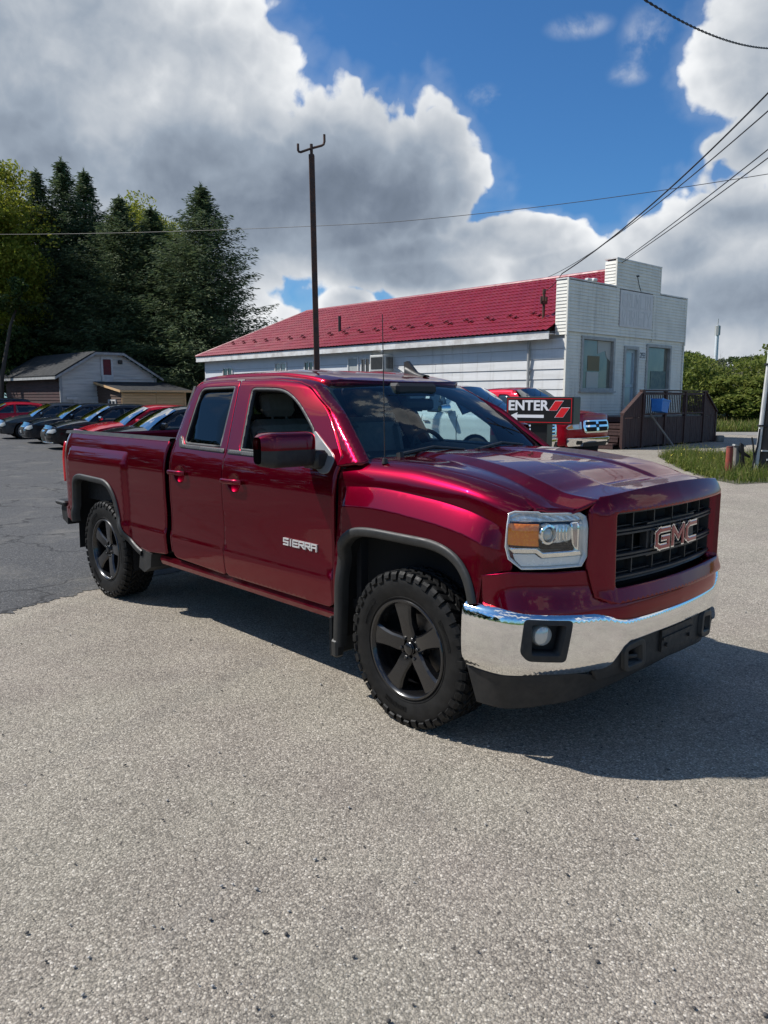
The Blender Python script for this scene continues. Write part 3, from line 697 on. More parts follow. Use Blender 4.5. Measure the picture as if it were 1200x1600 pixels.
f = MB(); f.tube([(-.45, 9.0, 2.78), (.05, 9.0, 2.35)], .02, 6); f.tube([(-.45, 8.7, 2.78), (.05, 8.7, 2.35)], .02, 6); f.build('bracket', M_FRAMEG, ac)
f = MB(); f.box((-.30, 9.0, 3.62), (-.05, 9.2, 3.76), bev=.02); f.tube([(-.28, 8.9, 3.64), (-.42, 8.75, 3.60)], .05, 8); f.build('flood_light', M_FASCIA, store)
f = MB(); f.tube([(-.02, 8.5, 2.9), (-.03, 6.8, 2.1)], .02, 6); f.tube([(-.02, 8.2, 2.9), (-.03, 6.3, 1.9)], .02, 6); f.build('leaning_rod', M_FASCIA, store)
# eaves and tiled roof
EO = .34; ZE = 3.93; ZR = 6.40; HX = FW / 2
f = MB(); f.box((-EO, .46, ZE - .27), (-EO + .03, DL + EO, ZE - .01)); f.box((-EO + .03, .46, ZE - .10), (.05, DL + EO - .03, ZE - .075)); f.box((-EO, DL + EO - .03, ZE - .27), (FW + EO, DL + EO, ZE - .01)); f.build('fascia', M_FASCIA, store)
rise = (ZR - ZE) / (HX + EO); NR = 15
def tiles(p_eave0, p_eave1, p_top0, p_top1, n_rows, wave=.21):
    """one roof slope: stepped rows with a wave along the row"""
    P0, P1, Q0, Q1 = map(Vector, (p_eave0, p_eave1, p_top0, p_top1)); nrm = (P1 - P0).cross(Q0 - P0).normalized(); nrm = nrm if nrm.z > 0 else -nrm
    V = []; Fq = []; Lg = (P1 - P0).length; m = int(Lg / wave) * 4 + 1
    for r in range(n_rows):
        for e, hh in ((0, .038), (.10, .042), (1.0, .004)):
            t = (r + e) / n_rows; a = P0.lerp(Q0, t); b = P1.lerp(Q1, t)
            for i in range(m):
                u = i / (m - 1); s = (P0 + (P1 - P0) * u - P0).length; c = a + (b - a) * u
                d = (c - P0).dot((P1 - P0).normalized()); w_ = .042 * (.5 + .5 * math.cos(2 * math.pi * d / wave)) ** .8
                V.append(c + nrm * (hh * .8 + w_))
    k = m
    for r in range(n_rows):
        o = r * 3 * k
        for j in range(2):
            for i in range(k - 1): Fq.append((o + j * k + i, o + j * k + i + 1, o + (j + 1) * k + i + 1, o + (j + 1) * k + i))
        if r < n_rows - 1:
            o2 = (r + 1) * 3 * k
            for i in range(k - 1): Fq.append((o + 2 * k + i, o + 2 * k + i + 1, o2 + i + 1, o2 + i))
    return [tuple(v) for v in V], Fq
yh = DL + EO - (HX + EO)
mb = MB(); mb.add(*tiles((-EO - .04, .45, ZE), (-EO - .04, DL + EO, ZE), (HX, .45, ZR), (HX, yh, ZR), NR)); rf = mb.build('roof', M_ROOFR, store)
mb = MB(); mb.add(*tiles((FW + EO, DL + EO, ZE), (FW + EO, .45, ZE), (HX, yh, ZR), (HX, .45, ZR), 8, .8)); mb.add(*tiles((-EO, DL + EO, ZE), (FW + EO, DL + EO, ZE), (HX, yh, ZR), (HX, yh, ZR), 10, .4)); mb.build('rear_roof_slope', M_ROOFR, rf)
f = MB(); f.tube([(HX, .45, ZR + .02), (HX, yh, ZR + .02)], .085, 8); f.tube([(HX, yh, ZR + .02), (-EO, DL + EO, ZE + .04)], .075, 8); f.build('ridge_cap', M_ROOFR, rf, True)
f = MB(); f.box((-.05, -.028, -.01), (.05, .028, .10)); f.box((-.05, -.14, .0), (-.02, .14, .07)); g0 = None
for i in range(21):
    for k in (0, 1):
        xx = .72 + k * .20; yy = 1.6 + i * 1.08 + k * .42
        if yy > yh + (HX - xx) - .3: continue
        if g0 is None: g0 = f.build('snow_guard', M_BROWN if False else mat('dark_red_guard', (.14, .012, .02), .5), rf); o = g0
        else: o = inst(g0, rf)
        o.location = (xx, yy, ZE + (xx + EO) * rise + .045); o.rotation_euler = (0, -math.atan(rise), 0)
f = MB(); f.tube([(1.1, 13.4, ZE + 1.44 * rise), (1.1, 13.4, ZE + 1.44 * rise + .75)], .07, 8); f.build('vent_pipe', M_BLK, rf)
f = MB(); f.tube([(.55, 1.35, ZE + .8 * rise * .6), (.55, 1.35, 5.35)], .05, 8); f.box((.42, 1.30, 4.95), (.68, 1.40, 5.05)); f.tube([(.40, 1.35, 5.0), (.40, 1.35, 5.2)], .04, 8); f.tube([(.70, 1.35, 5.0), (.70, 1.35, 5.2)], .04, 8); f.tube([(.55, 1.35, 5.30), (.55, 1.35, 5.46)], .06, 8); f.build('service_mast', M_RUST, store)

# ================================================================== the wooden deck in front
deck = empty('wooden_deck', bl(0, -2, 0), A_RZ, 'dark brown wooden deck with railings and steps at the white store', 'deck')
ZF = 1.05; ZH = 1.90
f = MB(); f.box((1.55, .04, ZF - .12), (6.2, 1.93, ZF)); f.build('deck_floor', M_GREYW, deck)
posts = [1.65, 3.18, 4.64, 6.12]
p0 = None
for x in posts:
    f = MB(); f.box((x - .055, -.07, 0), (x + .055, .04, ZH - .0)); f.build('post', M_BROWN, deck)
for x in (.42, 7.15):
    f = MB(); f.box((x - .055, -.06, 0), (x + .055, .04, 1.16)); f.build('post', M_BROWN, deck)
f = MB(); f.box((1.5, -.09, ZH + .003), (6.25, .05, ZH + .05)); f.build('handrail', M_BROWN, deck)
f = MB(); f.box((1.71, -.05, ZF + .05), (6.06, -.01, ZF + .11)); f.box((1.71, -.05, ZH - .12), (6.06, -.01, ZH - .03)); f.build('rail', M_BROWN, deck)
f = MB(); f.box((-.016, -.012, 0), (.016, .012, ZH - ZF - .24)); b0 = f.build('baluster', M_BROWN, deck); first = True
x = 1.80
while x < 6.02:
    if min(abs(x - p) for p in posts) > .07:
        o = b0 if first else inst(b0, deck); o.location = (x, -.03, ZF + .115); first = False
    x += .125
def skirt(x0, x1, zt0, zt1):
    s = MB(); x = x0
    while x < x1 - .02:
        w_ = min(.135, x1 - x); q = (x - x0) / (x1 - x0); q2 = (x + w_ - x0) / (x1 - x0); d = rs.random() * .010; zb_ = .03 + rs.random() * .04
        s.prism([(x + .004, zb_), (x + w_ - .004, zb_), (x + w_ - .004, zt0 + (zt1 - zt0) * q2), (x + .004, zt0 + (zt1 - zt0) * q)], -.03 - d, -.004 - d, lambda u, v, d: (u, d, v)); x += w_
    o = s.build('skirt_planks', M_BROWN, deck); o['kind'] = 'stuff'
for a, b in ((1.71, 3.12), (3.24, 4.58), (4.70, 6.06)): skirt(a, b, ZF - .03, ZF - .03)
skirt(.48, 1.59, 1.0, 1.02); skirt(6.18, 7.09, 1.02, 1.02)
def slope_rail(xa, za, xb, zb):
    f = MB(); f.prism([(xa, za), (xb, zb), (xb, zb + .06), (xa, za + .06)], -.09, .05, lambda u, v, d: (u, d, v)); f.build('handrail', M_BROWN, deck)
    n = 9; s = MB()
    for i in range(n):
        x = xa + (xb - xa) * (i + .5) / n; zt = za + (zb - za) * (i + .5) / n; w_ = abs(xb - xa) / n / 2
        if zt > 1.06: s.box((x - w_ * .93, -.03, 1.03), (x + w_ * .93, -.006, zt - .005))
    o = s.build('sloped_planks', M_BROWN, deck); o['kind'] = 'stuff'
slope_rail(.36, 1.13, 1.60, ZH - .02); slope_rail(7.2, 1.13, 6.18, ZH - .02)
for i in range(5):
    f = MB(); f.box((.05 + i * .30, .1, i * .21 + .14), (.40 + i * .30, 1.7, i * .21 + .19)); f.box((.06 + i * .30, .1, i * .21 + .02), (.09 + i * .30, 1.7, i * .21 + .14)); f.build('step', M_BROWN, deck)
f = MB(); f.box((6.12, .05, .02), (6.16, 1.9, ZF - .1)); f.box((1.70, .05, .02), (1.73, 1.9, ZF - .13)); f.box((7.16, .05, .0), (7.2, 1.9, 1.0)); f.build('side_boarding', M_BROWN, deck)
blue = MB(); 
def tub(mb, w0, w1, d0, d1, h):
    mb.add([(-w0, -d0, 0), (w0, -d0, 0), (w0, d0, 0), (-w0, d0, 0), (-w1, -d1, h), (w1, -d1, h), (w1, d1, h), (-w1, d1, h), (-w1 + .02, -d1 + .02, h), (w1 - .02, -d1 + .02, h), (w1 - .02, d1 - .02, h), (-w1 + .02, d1 - .02, h), (-w0 + .02, -d0 + .02, .03), (w0 - .02, -d0 + .02, .03), (w0 - .02, d0 - .02, .03), (-w0 + .02, d0 - .02, .03)],
           [(3, 2, 1, 0)] + [(i, (i + 1) % 4, 4 + (i + 1) % 4, 4 + i) for i in range(4)] + [(4 + i, 4 + (i + 1) % 4, 8 + (i + 1) % 4, 8 + i) for i in range(4)] + [(8 + i, 8 + (i + 1) % 4, 12 + (i + 1) % 4, 12 + i) for i in range(4)] + [(12, 13, 14, 15)])
bb = empty('recycling_bin', bl(2.28, -2.30, 1.20), A_RZ + .12, 'blue plastic recycling box hung outside the brown deck railing', 'recycling box'); bb.rotation_euler = (0, R(7), A_RZ + .1)
tub(blue, .27, .31, .17, .20, .42); blue.build('box_body', varied('blue_plastic', (.02, .16, .52), (.03, .20, .58), 6, .45), bb)
f = MB(); f.box((-.33, -.215, .385), (.33, -.195, .43)); f.box((-.33, .195, .385), (.33, .215, .43)); f.build('box_rim', MATS['blue_plastic'], bb)
st_ = MB(); st_.tube([bl(2.55, -2.75, .02), bl(2.05, -2.10, 1.12)], .035, 6); tag(st_.build('leaning_board', M_GREYW), 'grey weathered stick leaning against the brown deck skirt', 'stick')
st_ = MB(); st_.box((-.14, -.12, 0), (.14, .12, .24), bev=.03); o = st_.build('stone_block', varied('grey_block', (.25, .235, .21), (.17, .16, .15), 8, .9)); o.location = bl(7.35, -2.15, 0); tag(o, 'small grey stone block at the right foot of the brown deck', 'block')
# ================================================================== old shed with a lean-to, behind the parked cars
M_SHED = varied('silver_grey_boards', (.62, .59, .54), (.46, .44, .41), 1.5, .85, bmp=.2, bscale=30, stretch=(.4, 1, 4))
M_MAROON = varied('faded_maroon_boards', (.060, .024, .022), (.040, .020, .018), 2, .85, bmp=.2, bscale=30, stretch=(.4, .4, 4))
M_SHING = varied('old_black_shingles', (.010, .011, .012), (.028, .029, .03), 3, .9, bmp=.3, bscale=25)
M_TAN = varied('raw_tan_planks', (.74, .48, .25), (.60, .38, .19), 2.2, .75, bmp=.15, bscale=30, stretch=(.3, 1, 3))
M_BRN = varied('brown_boards', (.12, .075, .055), (.085, .055, .042), 2, .85, bmp=.15, bscale=30, stretch=(1, .3, 4))
S0 = Vector((-20.2, 48.5, 0)); S_RZ = math.atan2(.715, .70); SW, SD = 6.6, 9.0
shed = empty('old_shed', S0, S_RZ, 'weathered grey shed with dark shingle roof and red gable window', 'shed')
gab = [(0, 3.1), (2.35, 4.45), (4.15, 4.45), (6.6, 3.05)]
f = MB(); f.box((.04, .05, 0), (.12, SD, 3.1)); f.box((SW - .12, .05, 0), (SW - .04, SD, 3.05)); f.build('wall', M_SHED, shed)
f = MB(); f.prism([(0.04, 0), (SW - .04, 0)] + gab[::-1], .04, .12, lambda u, v, d: (u, d, v)); f.build('gable_core', M_SHED, shed)
rs = random.Random(9)
def gtop(x): return np.interp(x, [g[0] for g in gab], [g[1] for g in gab])
z = .1
hh = .185
while z < 4.4:
    xs = [x for x in np.linspace(.0, SW, 67) if gtop(x) > z + .05]
    if len(xs) < 2: break
    segs = [(xs[0], xs[-1])]
    for (a, b, c, d) in ((2.72, 3.55, 2.45, 4.28),):
        if c - .1 < z < d - .05: segs = [(segs[0][0], a), (b, segs[0][1])]
    for a, b in segs:
        f = MB(); t = .03 + rs.random() * .02; f.add([(a, .04 - t, z), (b, .04 - t, z + rs.uniform(-.008, .008)), (b, .035, z + hh), (a, .035, z + hh), (a, .05, z), (b, .05, z)], [(0, 1, 2, 3), (4, 5, 1, 0)]); f.build('board', M_SHED, shed)
    z += hh
z = .1
while z < 3.0:
    f = MB(); t = .03 + rs.random() * .02; f.add([(.04 - t, 0, z), (.04 - t, SD, z), (.035, SD, z + .2), (.035, 0, z + .2), (.05, 0, z), (.05, SD, z)], [(0, 1, 2, 3), (4, 5, 1, 0)]); f.build('side_board', M_MAROON, shed); z += .2
f = MB()
f.box((-.03, -.05, 0), (.13, .03, 3.1)); f.box((SW - .13, -.05, 0), (SW + .03, .03, 3.0)); f.build('corner_board', varied('pale_trim', (.40, .40, .39), (.30, .30, .29), 4, .8), shed)
rfm = MB(); ov = .28
pts = [(-.38, 2.93), (2.3, 4.52), (4.2, 4.52), (7.0, 2.90)]
for a, b in zip(pts[:-1], pts[1:]): rfm.prism([a, b, (b[0], b[1] + .09), (a[0], a[1] + .09)], -ov, SD + .2, lambda u, v, d: (u, d, v))
rf = rfm.build('roof', M_SHING, shed)
for k in range(1, 9):
    q = k / 9; c = MB(); xa = -.38 + 2.68 * q; za = 2.93 + 1.59 * q + .09; c.prism([(xa - .3, za - .175), (xa, za + .012), (xa, za + .03), (xa - .31, za - .155)], -ov + .01, SD + .19, lambda u, v, d: (u, d, v)); c.build('shingle_course', M_SHING, rf)
f = MB()
for a, b in zip(pts[:-1], pts[1:]): f.prism([(a[0], a[1] - .13), (b[0], b[1] - .13), (b[0], b[1] + .02), (a[0], a[1] + .02)], -ov - .04, -ov - .005, lambda u, v, d: (u, d, v))
f.build('barge_board', MATS['pale_trim'], shed)
f = MB(); f.box((-.40, -ov, 2.80), (-.36, SD, 2.95)); f.build('gutter_board', MATS['pale_trim'], shed)
f = MB()
for a, b, c, d in ((2.72, 2.86, 3.0, 4.28), (3.41, 3.55, 3.0, 4.28), (2.86, 3.41, 4.12, 4.28), (2.86, 3.41, 3.0, 3.12), (2.76, 3.52, 2.45, 2.99)): f.box((a, -.05, c), (b, .03, d))
f.box((2.35, -.09, 4.285), (3.85, .0, 4.43)); wf = f.build('gable_window', varied('white_trim', (.62, .61, .59), (.5, .49, .47), 5, .8), shed)
f = MB(); f.box((2.86, -.02, 3.12), (3.41, .0, 4.12)); f.build('red_shutter', varied('faded_red', (.16, .020, .026), (.11, .02, .024), 3, .7), wf)
f = MB(); f.box((3.9, -.12, 3.85), (4.2, .02, 4.1), bev=.04); f.build('wall_lamp', M_TRIM, shed)
f = MB(); f.box((.35, -.09, 1.55), (2.5, -.03, 1.72)); f.build('door_track', MATS['white_trim'], shed)
for i in range(6):
    f = MB(); f.box((.75 + i * .28, -.075, .05), (1.02 + i * .28, -.035, 1.54)); f.build('door_board', M_SHED, shed)
# lean-to
L0, L1, LD = 2.4, 6.9, 3.2
f = MB(); f.box((L0 + .05, -LD + .06, 0), (L1 - .05, .03, 1.9)); f.build('lean_to_core', M_BRN, shed)
f = MB(); z = .05
while z < 1.95:
    for a, b in ((L0, (L0 + L1) / 2 + .1), ((L0 + L1) / 2 + .1, L1)):
        q = MB(); t = rs.random() * .02; q.box((a + .01, -LD - .03 - t, z), (b - .01, -LD + .05, z + .165), bev=.008); q.build('plank', M_TAN, shed)
    z += .175
for x in (L0, L1 - .12):
    q = MB(); q.box((x, -LD - .07, 0), (x + .12, -LD - .035, 2.05)); q.build('lean_to_post', M_TAN, shed)
z = .05
while z < 2.3:
    q = MB(); ye = -.02 if z > 1.9 else -.02; y0 = -LD if z < 1.9 else -LD + (z - 1.9) / .55 * LD * .8
    q.add([(L0 - .03, y0, z), (L0 - .03, ye, z), (L0 + .01, ye, z + .17), (L0 + .01, y0, z + .17)], [(0, 1, 2, 3)]); q.build('side_board', M_BRN, shed); z += .17
q = MB(); q.prism([(.0, 2.62), (-LD - .3, 2.06), (-LD - .3, 2.13), (0, 2.70)], L0 - .2, L1 + .3, lambda u, v, d: (d, u, v)); q.build('lean_to_roof', M_SHING, shed)
q = MB(); q.box((L0 - .22, -LD - .33, 2.0), (L1 + .32, -LD - .30, 2.14)); q.prism([(.0, 2.55), (-LD - .3, 1.99), (-LD - .3, 2.12), (0, 2.68)], L0 - .23, L0 - .19, lambda u, v, d: (d, u, v)); q.prism([(.0, 2.55), (-LD - .3, 1.99), (-LD - .3, 2.12), (0, 2.68)], L1 + .3, L1 + .34, lambda u, v, d: (d, u, v)); q.build('lean_to_fascia', M_TAN, shed)
q = MB()
for a, b, c, d in ((-2.6, -2.5, .55, 1.55), (-1.7, -1.6, .55, 1.55), (-2.5, -1.7, 1.45, 1.55), (-2.5, -1.7, .55, .65), (-2.13, -2.07, .65, 1.45)): q.box((L0 - .09, a, c), (L0 + .0, b, d))
wf = q.build('side_window', MATS['white_trim'], shed); q = MB(); q.box((L0 - .05, -2.5, .65), (L0 - .035, -1.7, 1.45)); q.build('window_pane', M_SCREEN, wf)
# ================================================================== the dark red pickup
truck = empty('pickup_truck', (.818, 4.50, 0), R(-46.55), 'dark cherry red double cab pickup with black wheels and chrome front bumper', 'pickup truck')
T = truck

yb = curve1([(.40, .90), (.44, .935), (.48, .955), (.56, .969), (.685, .979), (.70, .976), (.722, .966), (.85, .962), (1.0, .968), (1.13, .969), (1.22, .962), (1.28, .949), (1.325, .932), (1.36, .915), (1.39, .898)])
zr = curve1([(-2.62, 1.83), (-2.53, 1.855), (-2.2, 1.875), (-1.6, 1.880), (-1.25, 1.856), (-1.08, 1.828), (-.92, 1.788)])
_R, _v0 = .13, 1.79
_a = np.linspace(math.radians(114.3), math.radians(175), 40)
_ly = np.concatenate([[0], np.cumsum(np.cos((_a[1:] + _a[:-1]) / 2)) * _R * (_a[1] - _a[0])]); _lz = np.concatenate([[0], np.cumsum(np.sin((_a[1:] + _a[:-1]) / 2)) * _R * (_a[1] - _a[0])])
_ls = (_a - _a[0]) * _R
def ws_edge(v): return np.interp(v, [1.30, 1.37, 1.60, 1.83, 1.95], [-.33, -.405, -.705, -1.015, -1.10])   # x of the windscreen's side edge
def cab_side(sg):
    def P(x, v):
        x = np.asarray(x, float); v = np.asarray(v, float)
        ylow = yb(v); yup = .9215 - .45 * (v - 1.348); s = np.clip(v - _v0, 0, None)
        yarc = (.9215 - .45 * (_v0 - 1.348)) + np.interp(s, _ls, _ly); zarc = _v0 + np.interp(s, _ls, _lz) + np.clip(s - _ls[-1], 0, None) * .09
        yarc = yarc - np.clip(s - _ls[-1], 0, None)
        k = sst(1.33, 1.37, v); y = ylow * (1 - k) + np.where(v > _v0, yarc, yup) * k
        z = np.where(v > _v0, zarc, v)
        z = z - (1.893 - zr(x)) * sst(1.6, 1.95, v)
        d = np.clip((.075 - (ws_edge(v) - x)) / .075, 0, 1.3); y = y - np.where((v > 1.34) & (x > -1.2), .05 * d * d, 0)
        db = np.clip((-2.44 - x) / .09, 0, 1); y = y - .035 * db * db            # cab corner turning towards the rear window
        return np.stack([x, sg * y, z], -1)
    return P

# ---- front wing with its squared flare
zs = curve1([(-.62, 1.368), (-.1, 1.362), (.15, 1.342), (.35, 1.315), (.47, 1.29), (.60, 1.25), (.70, 1.215), (.9, 1.19)])
ZT = curve1([(-.6, 1.215), (-.25, 1.235), (.1, 1.215), (.37, 1.18), (.5, 1.14), (.6, 1.09)])
taper = curve1([(-.7, 0), (.3, 0), (.42, .004), (.52, .016), (.60, .037), (.66, .062), (.72, .10)])
def flare(x, z, xa, xb, ea, eb, ztop, h=.11):
    return sst(xa, xa + ea, x) * (1 - sst(xb - eb, xb, x)) * np.clip((ztop - z) / h, 0, 1) ** .9
wing_y = curve1([(.40, .90), (.44, .935), (.48, .955), (.56, .969), (.69, .973), (.85, .955), (1.0, .938), (1.13, .930), (1.20, .926)])
def wing(sg):
    def P(x, v):
        x = np.asarray(x, float); v = np.asarray(v, float); zt = zs(x)
        zb = np.minimum(1.24, zt - .075)
        s = np.clip((v - 1.20) / .25, 0, 1.3); a = s * 1.36            # shoulder parameter
        y = np.where(v < 1.20, wing_y(v), .926 - .012 * np.clip(s, 0, 1) - .098 * (1 - np.cos(a)) / (1 - math.cos(1.36)))
        zz = np.where(v < 1.20, np.where(v < 1.0, v, 1.0 + (v - 1.0) / .20 * (zb - 1.0)), zb + (zt - zb) * np.sin(a) / math.sin(1.36))
        y = y + .052 * flare(x, zz, -.54, .575, .05, .10, ZT(x), .105) - taper(x)
        return np.stack([x, sg * y, zz], -1)
    return P
def bed(sg):
    def P(x, v):
        x = np.asarray(x, float); v = np.asarray(v, float)
        y = yb(v) + .034 * flare(x, v, -4.34, -3.14, .06, .07, 1.275, .10)
        y = y - .05 * np.clip((-4.36 - x) / .2, 0, 1.2) ** 2
        return np.stack([x, sg * y, v], -1)
    return P
ARCH_F = [(-.565, .46), (-.555, .62), (-.54, .77), (-.505, .91), (-.455, .975), (-.37, 1.008), (-.24, 1.018), (.19, 1.015), (.30, .995), (.385, .95), (.445, .88), (.480, .79), (.488, .735)]
ARCH_R = [(-4.215, .60), (-4.21, .80), (-4.185, .97), (-4.13, 1.02), (-4.03, 1.035), (-3.52, 1.025), (-3.42, .99), (-3.34, .90), (-3.25, .70), (-3.17, .585), (-3.03, .52), (-2.95, .50)]

LET = {}
for sg in (-1, 1):
    near = sg < 0
    P = cab_side(sg)
    # doors
    fd = [(-1.727, .515), (-.60, .515), (-.597, 1.30), (-.575, 1.378), (-.83, 1.640), (-1.11, 1.815), (-1.25, 1.843), (-1.888, 1.846), (-1.745, 1.36)]
    win_f = rounded([(-1.60, 1.362), (-.845, 1.355), (-.895, 1.52), (-1.165, 1.705), (-1.34, 1.778), (-1.722, 1.78)], [.02, .03, .03, .2, .14, .05])
    ovals = [[((xa + xb) / 2 + .078 * math.cos(t), zc - .012 + .060 * math.sin(t)) for t in np.linspace(0, 2 * math.pi, 26, endpoint=False)] for xa, xb, zc in ((-1.715, -1.475, 1.166), (-2.43, -2.20, 1.172))]
    d1 = panel('door', P, rounded(fd, [.05, .05, .03, .02, .2, .2, .1, .015, 0]), M_RED, T, [win_f, ovals[0]], .05, .035)
    rd = [(-2.445, .535), (-1.738, .515), (-1.756, 1.36), (-1.90, 1.846), (-2.41, 1.846), (-2.462, 1.78), (-2.445, 1.36)]
    win_r = rounded([(-2.345, 1.372), (-1.835, 1.368), (-1.925, 1.795), (-2.385, 1.79)], [.05, .02, .02, .07])
    d2 = panel('door', P, rounded(rd, [.06, .03, 0, .015, .08, .03, 0]), M_RED, T, [win_r, ovals[1]], .05, .035)
    # windows, frames, belt strips
    if sg > 0: panel('door_window', P, [(p[0], p[1]) for p in win_f], M_CLEAR, d1, res=.12, rim=.004, lift=-.022, inset=0)
    panel('door_window', P, win_r, M_TINT, d2, res=.12, rim=.004, lift=-.014, inset=0)
    for w_, d_ in ((win_f, d1), (win_r, d2)):
        o = np.array(w_); c = o.mean(0)
        inner = [tuple(q) for q in offset(w_ if area(w_) > 0 else w_[::-1], .017)[0]]
        panel('window_seal', P, w_, M_BLK, d_, [inner], .08, .03, lift=-.002, inset=0)
    panel('belt_strip', P, [(-1.722, 1.336), (-.72, 1.328), (-.72, 1.352), (-1.722, 1.362)], M_TRIM, d1, res=.03, rim=.012, lift=.008, inset=0, resv=.006)
    panel('belt_strip', P, rounded([(-2.372, 1.346), (-1.775, 1.338), (-1.780, 1.364), (-2.33, 1.370), (-2.40, 1.43), (-2.415, 1.40)], [.02, 0, 0, .02, 0, 0]), M_TRIM, d2, res=.03, rim=.012, lift=.008, inset=0, resv=.006)
    panel('mirror_sail', P, rounded([(-.885, 1.515), (-.862, 1.345), (-.70, 1.275), (-.642, 1.285), (-.625, 1.36), (-.655, 1.39)], .02), varied('sail_grey', (.16, .165, .17), (.22, .22, .22), 5, .35) if near else M_BLK, d1, res=.05, rim=.014, lift=.007)
    # handles
    for xa, xb, zc, d_ in ((-1.715, -1.475, 1.166, d1), (-2.43, -2.20, 1.172, d2)):
        h = MB(); cup = MB(); L = xb - xa; ny = 9
        def H(u, a, xa=xa, L=L, zc=zc):
            x = xa + L * u; e = max(0, 1 - (2 * u - 1) ** 8) ** .5; yy = float(yb(zc)); off = .022 + .03 * (1 - (2 * u - 1) ** 4)
            r = .017 * (.65 + .35 * e); return (x, sg * (yy + off + .011 * math.cos(a)), zc + .004 * u + r * math.sin(a))
        h.grid(H, [i / 14 for i in range(15)], [2 * math.pi * i / 12 for i in range(13)])
        for u in (.06, .94): h.box((xa + L * u - .018, min(sg * (float(yb(zc)) - .01), sg * (float(yb(zc)) + .035)), zc - .013), (xa + L * u + .018, max(sg * (float(yb(zc)) - .01), sg * (float(yb(zc)) + .035)), zc + .013), bev=.006)
        hh = h.build('door_handle', M_RED, d_, True)
        ov = ovals[0 if d_ is d1 else 1]; oc = ((xa + xb) / 2, zc - .012)
        bowl = lambda x, v, oc=oc: P(x, v) - np.stack([0 * x, sg * .034 * (1 - np.clip(((x - oc[0]) / .078) ** 2 + ((v - oc[1]) / .060) ** 2, 0, 1)) ** .6, 0 * x], -1)
        panel('handle_cup', bowl, ov, M_RED, d_, res=.016, rim=.004, lift=-.001, inset=.0)
    # cab frame: corner, roof rail and windscreen pillar in one strip
    strip = [(-2.54, .57), (-2.453, .57), (-2.453, 1.36), (-2.470, 1.785), (-2.43, 1.854), (-1.25, 1.853), (-1.108, 1.823), (-.825, 1.648), (-.568, 1.383), (-.59, 1.345), (-.59, 1.33), (-.40, 1.362), (-.405, 1.372), (-.705, 1.602), (-1.017, 1.832), (-1.075, 1.93), (-2.45, 1.935), (-2.545, 1.87), (-2.54, 1.36)]
    panel('cab_pillar', P, strip, M_RED, T, (), .022, .03, .004)
    # wing
    wo = [(-.583, .50), (-.568, .47)] + ARCH_F[1:] + [(.498, .735), (.502, .885), (.55, .905), (.612, .925), (.612, 1.20), (.625, 1.24), (.64, 1.30), (.70, 1.445), (-.575, 1.445), (-.583, 1.33)]
    vi = lambda x, zz: 1 + (zz - 1) * .2 / (np.minimum(1.24, zs(x) - .075) - 1)
    cx_ = np.linspace(-.53, .56, 40); cr_ = [[(x, float(vi(x, ZT(x) - d))) for x in cx_] for d in (-.004, .004, .100, .112)]
    wg = panel('front_wing', wing(sg), wo, M_RED, T, (), .02, .02, .004, lines=cr_)
    # bed side
    bo = [(-2.565, .535), (-2.563, 1.383), (-4.535, 1.383), (-4.555, 1.30), (-4.56, .70), (-4.50, .60)] + ARCH_R
    bs = panel('bed_side', bed(sg), bo, M_RED, T, (), .03, .02, .005, lines=[[(-4.32, z), (-3.16, z)] for z in (1.271, 1.279, 1.170, 1.181)] + [[(-4.50, .70), (-4.24, .70)], [(-3.1, .70), (-2.6, .70)]])
    rail = MB(); rail.grid(lambda x, t: (x, sg * (.905 - .11 * t), 1.386 + (.018 if 0.05 < t < .95 else -.006)), np.linspace(-4.54, -2.57, 12), [-.02, .02, .12, .9, .98, 1.0]); 
    rail.build('bed_rail_cap', M_TRIM, T, True)
    inn = MB(); inn.box((-4.53, min(sg * .795, sg * .865), .80), (-2.6, max(sg * .795, sg * .865), 1.392)); inn.build('bed_liner_wall', M_BLK, T)
    # black flares around the openings: swept lip
    def lip(path, surf, w_, name, grow=.0):
        P0 = np.array(path); q = np.array(resample(path, .03)[:]); q = []
        for a, b in zip(path[:-1], path[1:]):
            k = max(1, int(np.hypot(b[0] - a[0], b[1] - a[1]) / .03)); q += [(a[0] + (b[0] - a[0]) * i / k, a[1] + (b[1] - a[1]) * i / k) for i in range(k)]
        q.append(path[-1]); q = np.array(q)
        for _ in range(3): q[1:-1] = (q[:-2] + 2 * q[1:-1] + q[2:]) / 4
        t = np.gradient(q, axis=0); t /= np.linalg.norm(t, axis=1)[:, None]; n = np.stack([t[:, 1], -t[:, 0]], 1)      # towards the wheel
        X = surf(q[:, 0], np.maximum(q[:, 1], .56)); X[:, 2] = q[:, 1]; mb = MB(); prof = [(-.010, .002), (-.006, .012), (.004, .017), (.030, .016), (.040, .008), (.045, -.012), (.047, -.05)]
        rows = []
        for i in range(len(q)):
            for d, h in prof:
                p = X[i].copy(); p[0] += n[i, 0] * d; p[2] += n[i, 1] * d; p[1] += sg * h; rows.append(tuple(p))
        m = len(prof); mb.add(rows, [(i * m + j, (i + 1) * m + j, (i + 1) * m + j + 1, i * m + j + 1) for i in range(len(q) - 1) for j in range(m - 1)])
        return mb.build(name, M_TRIM, T, True, sharp=60)
    lip([(-.572, .30), (-.570, .40)] + ARCH_F[:-1] + [(.486, .765)], wing(sg), .05, 'wheel_arch_trim')
    lip(ARCH_R, bed(sg), .05, 'wheel_arch_trim')
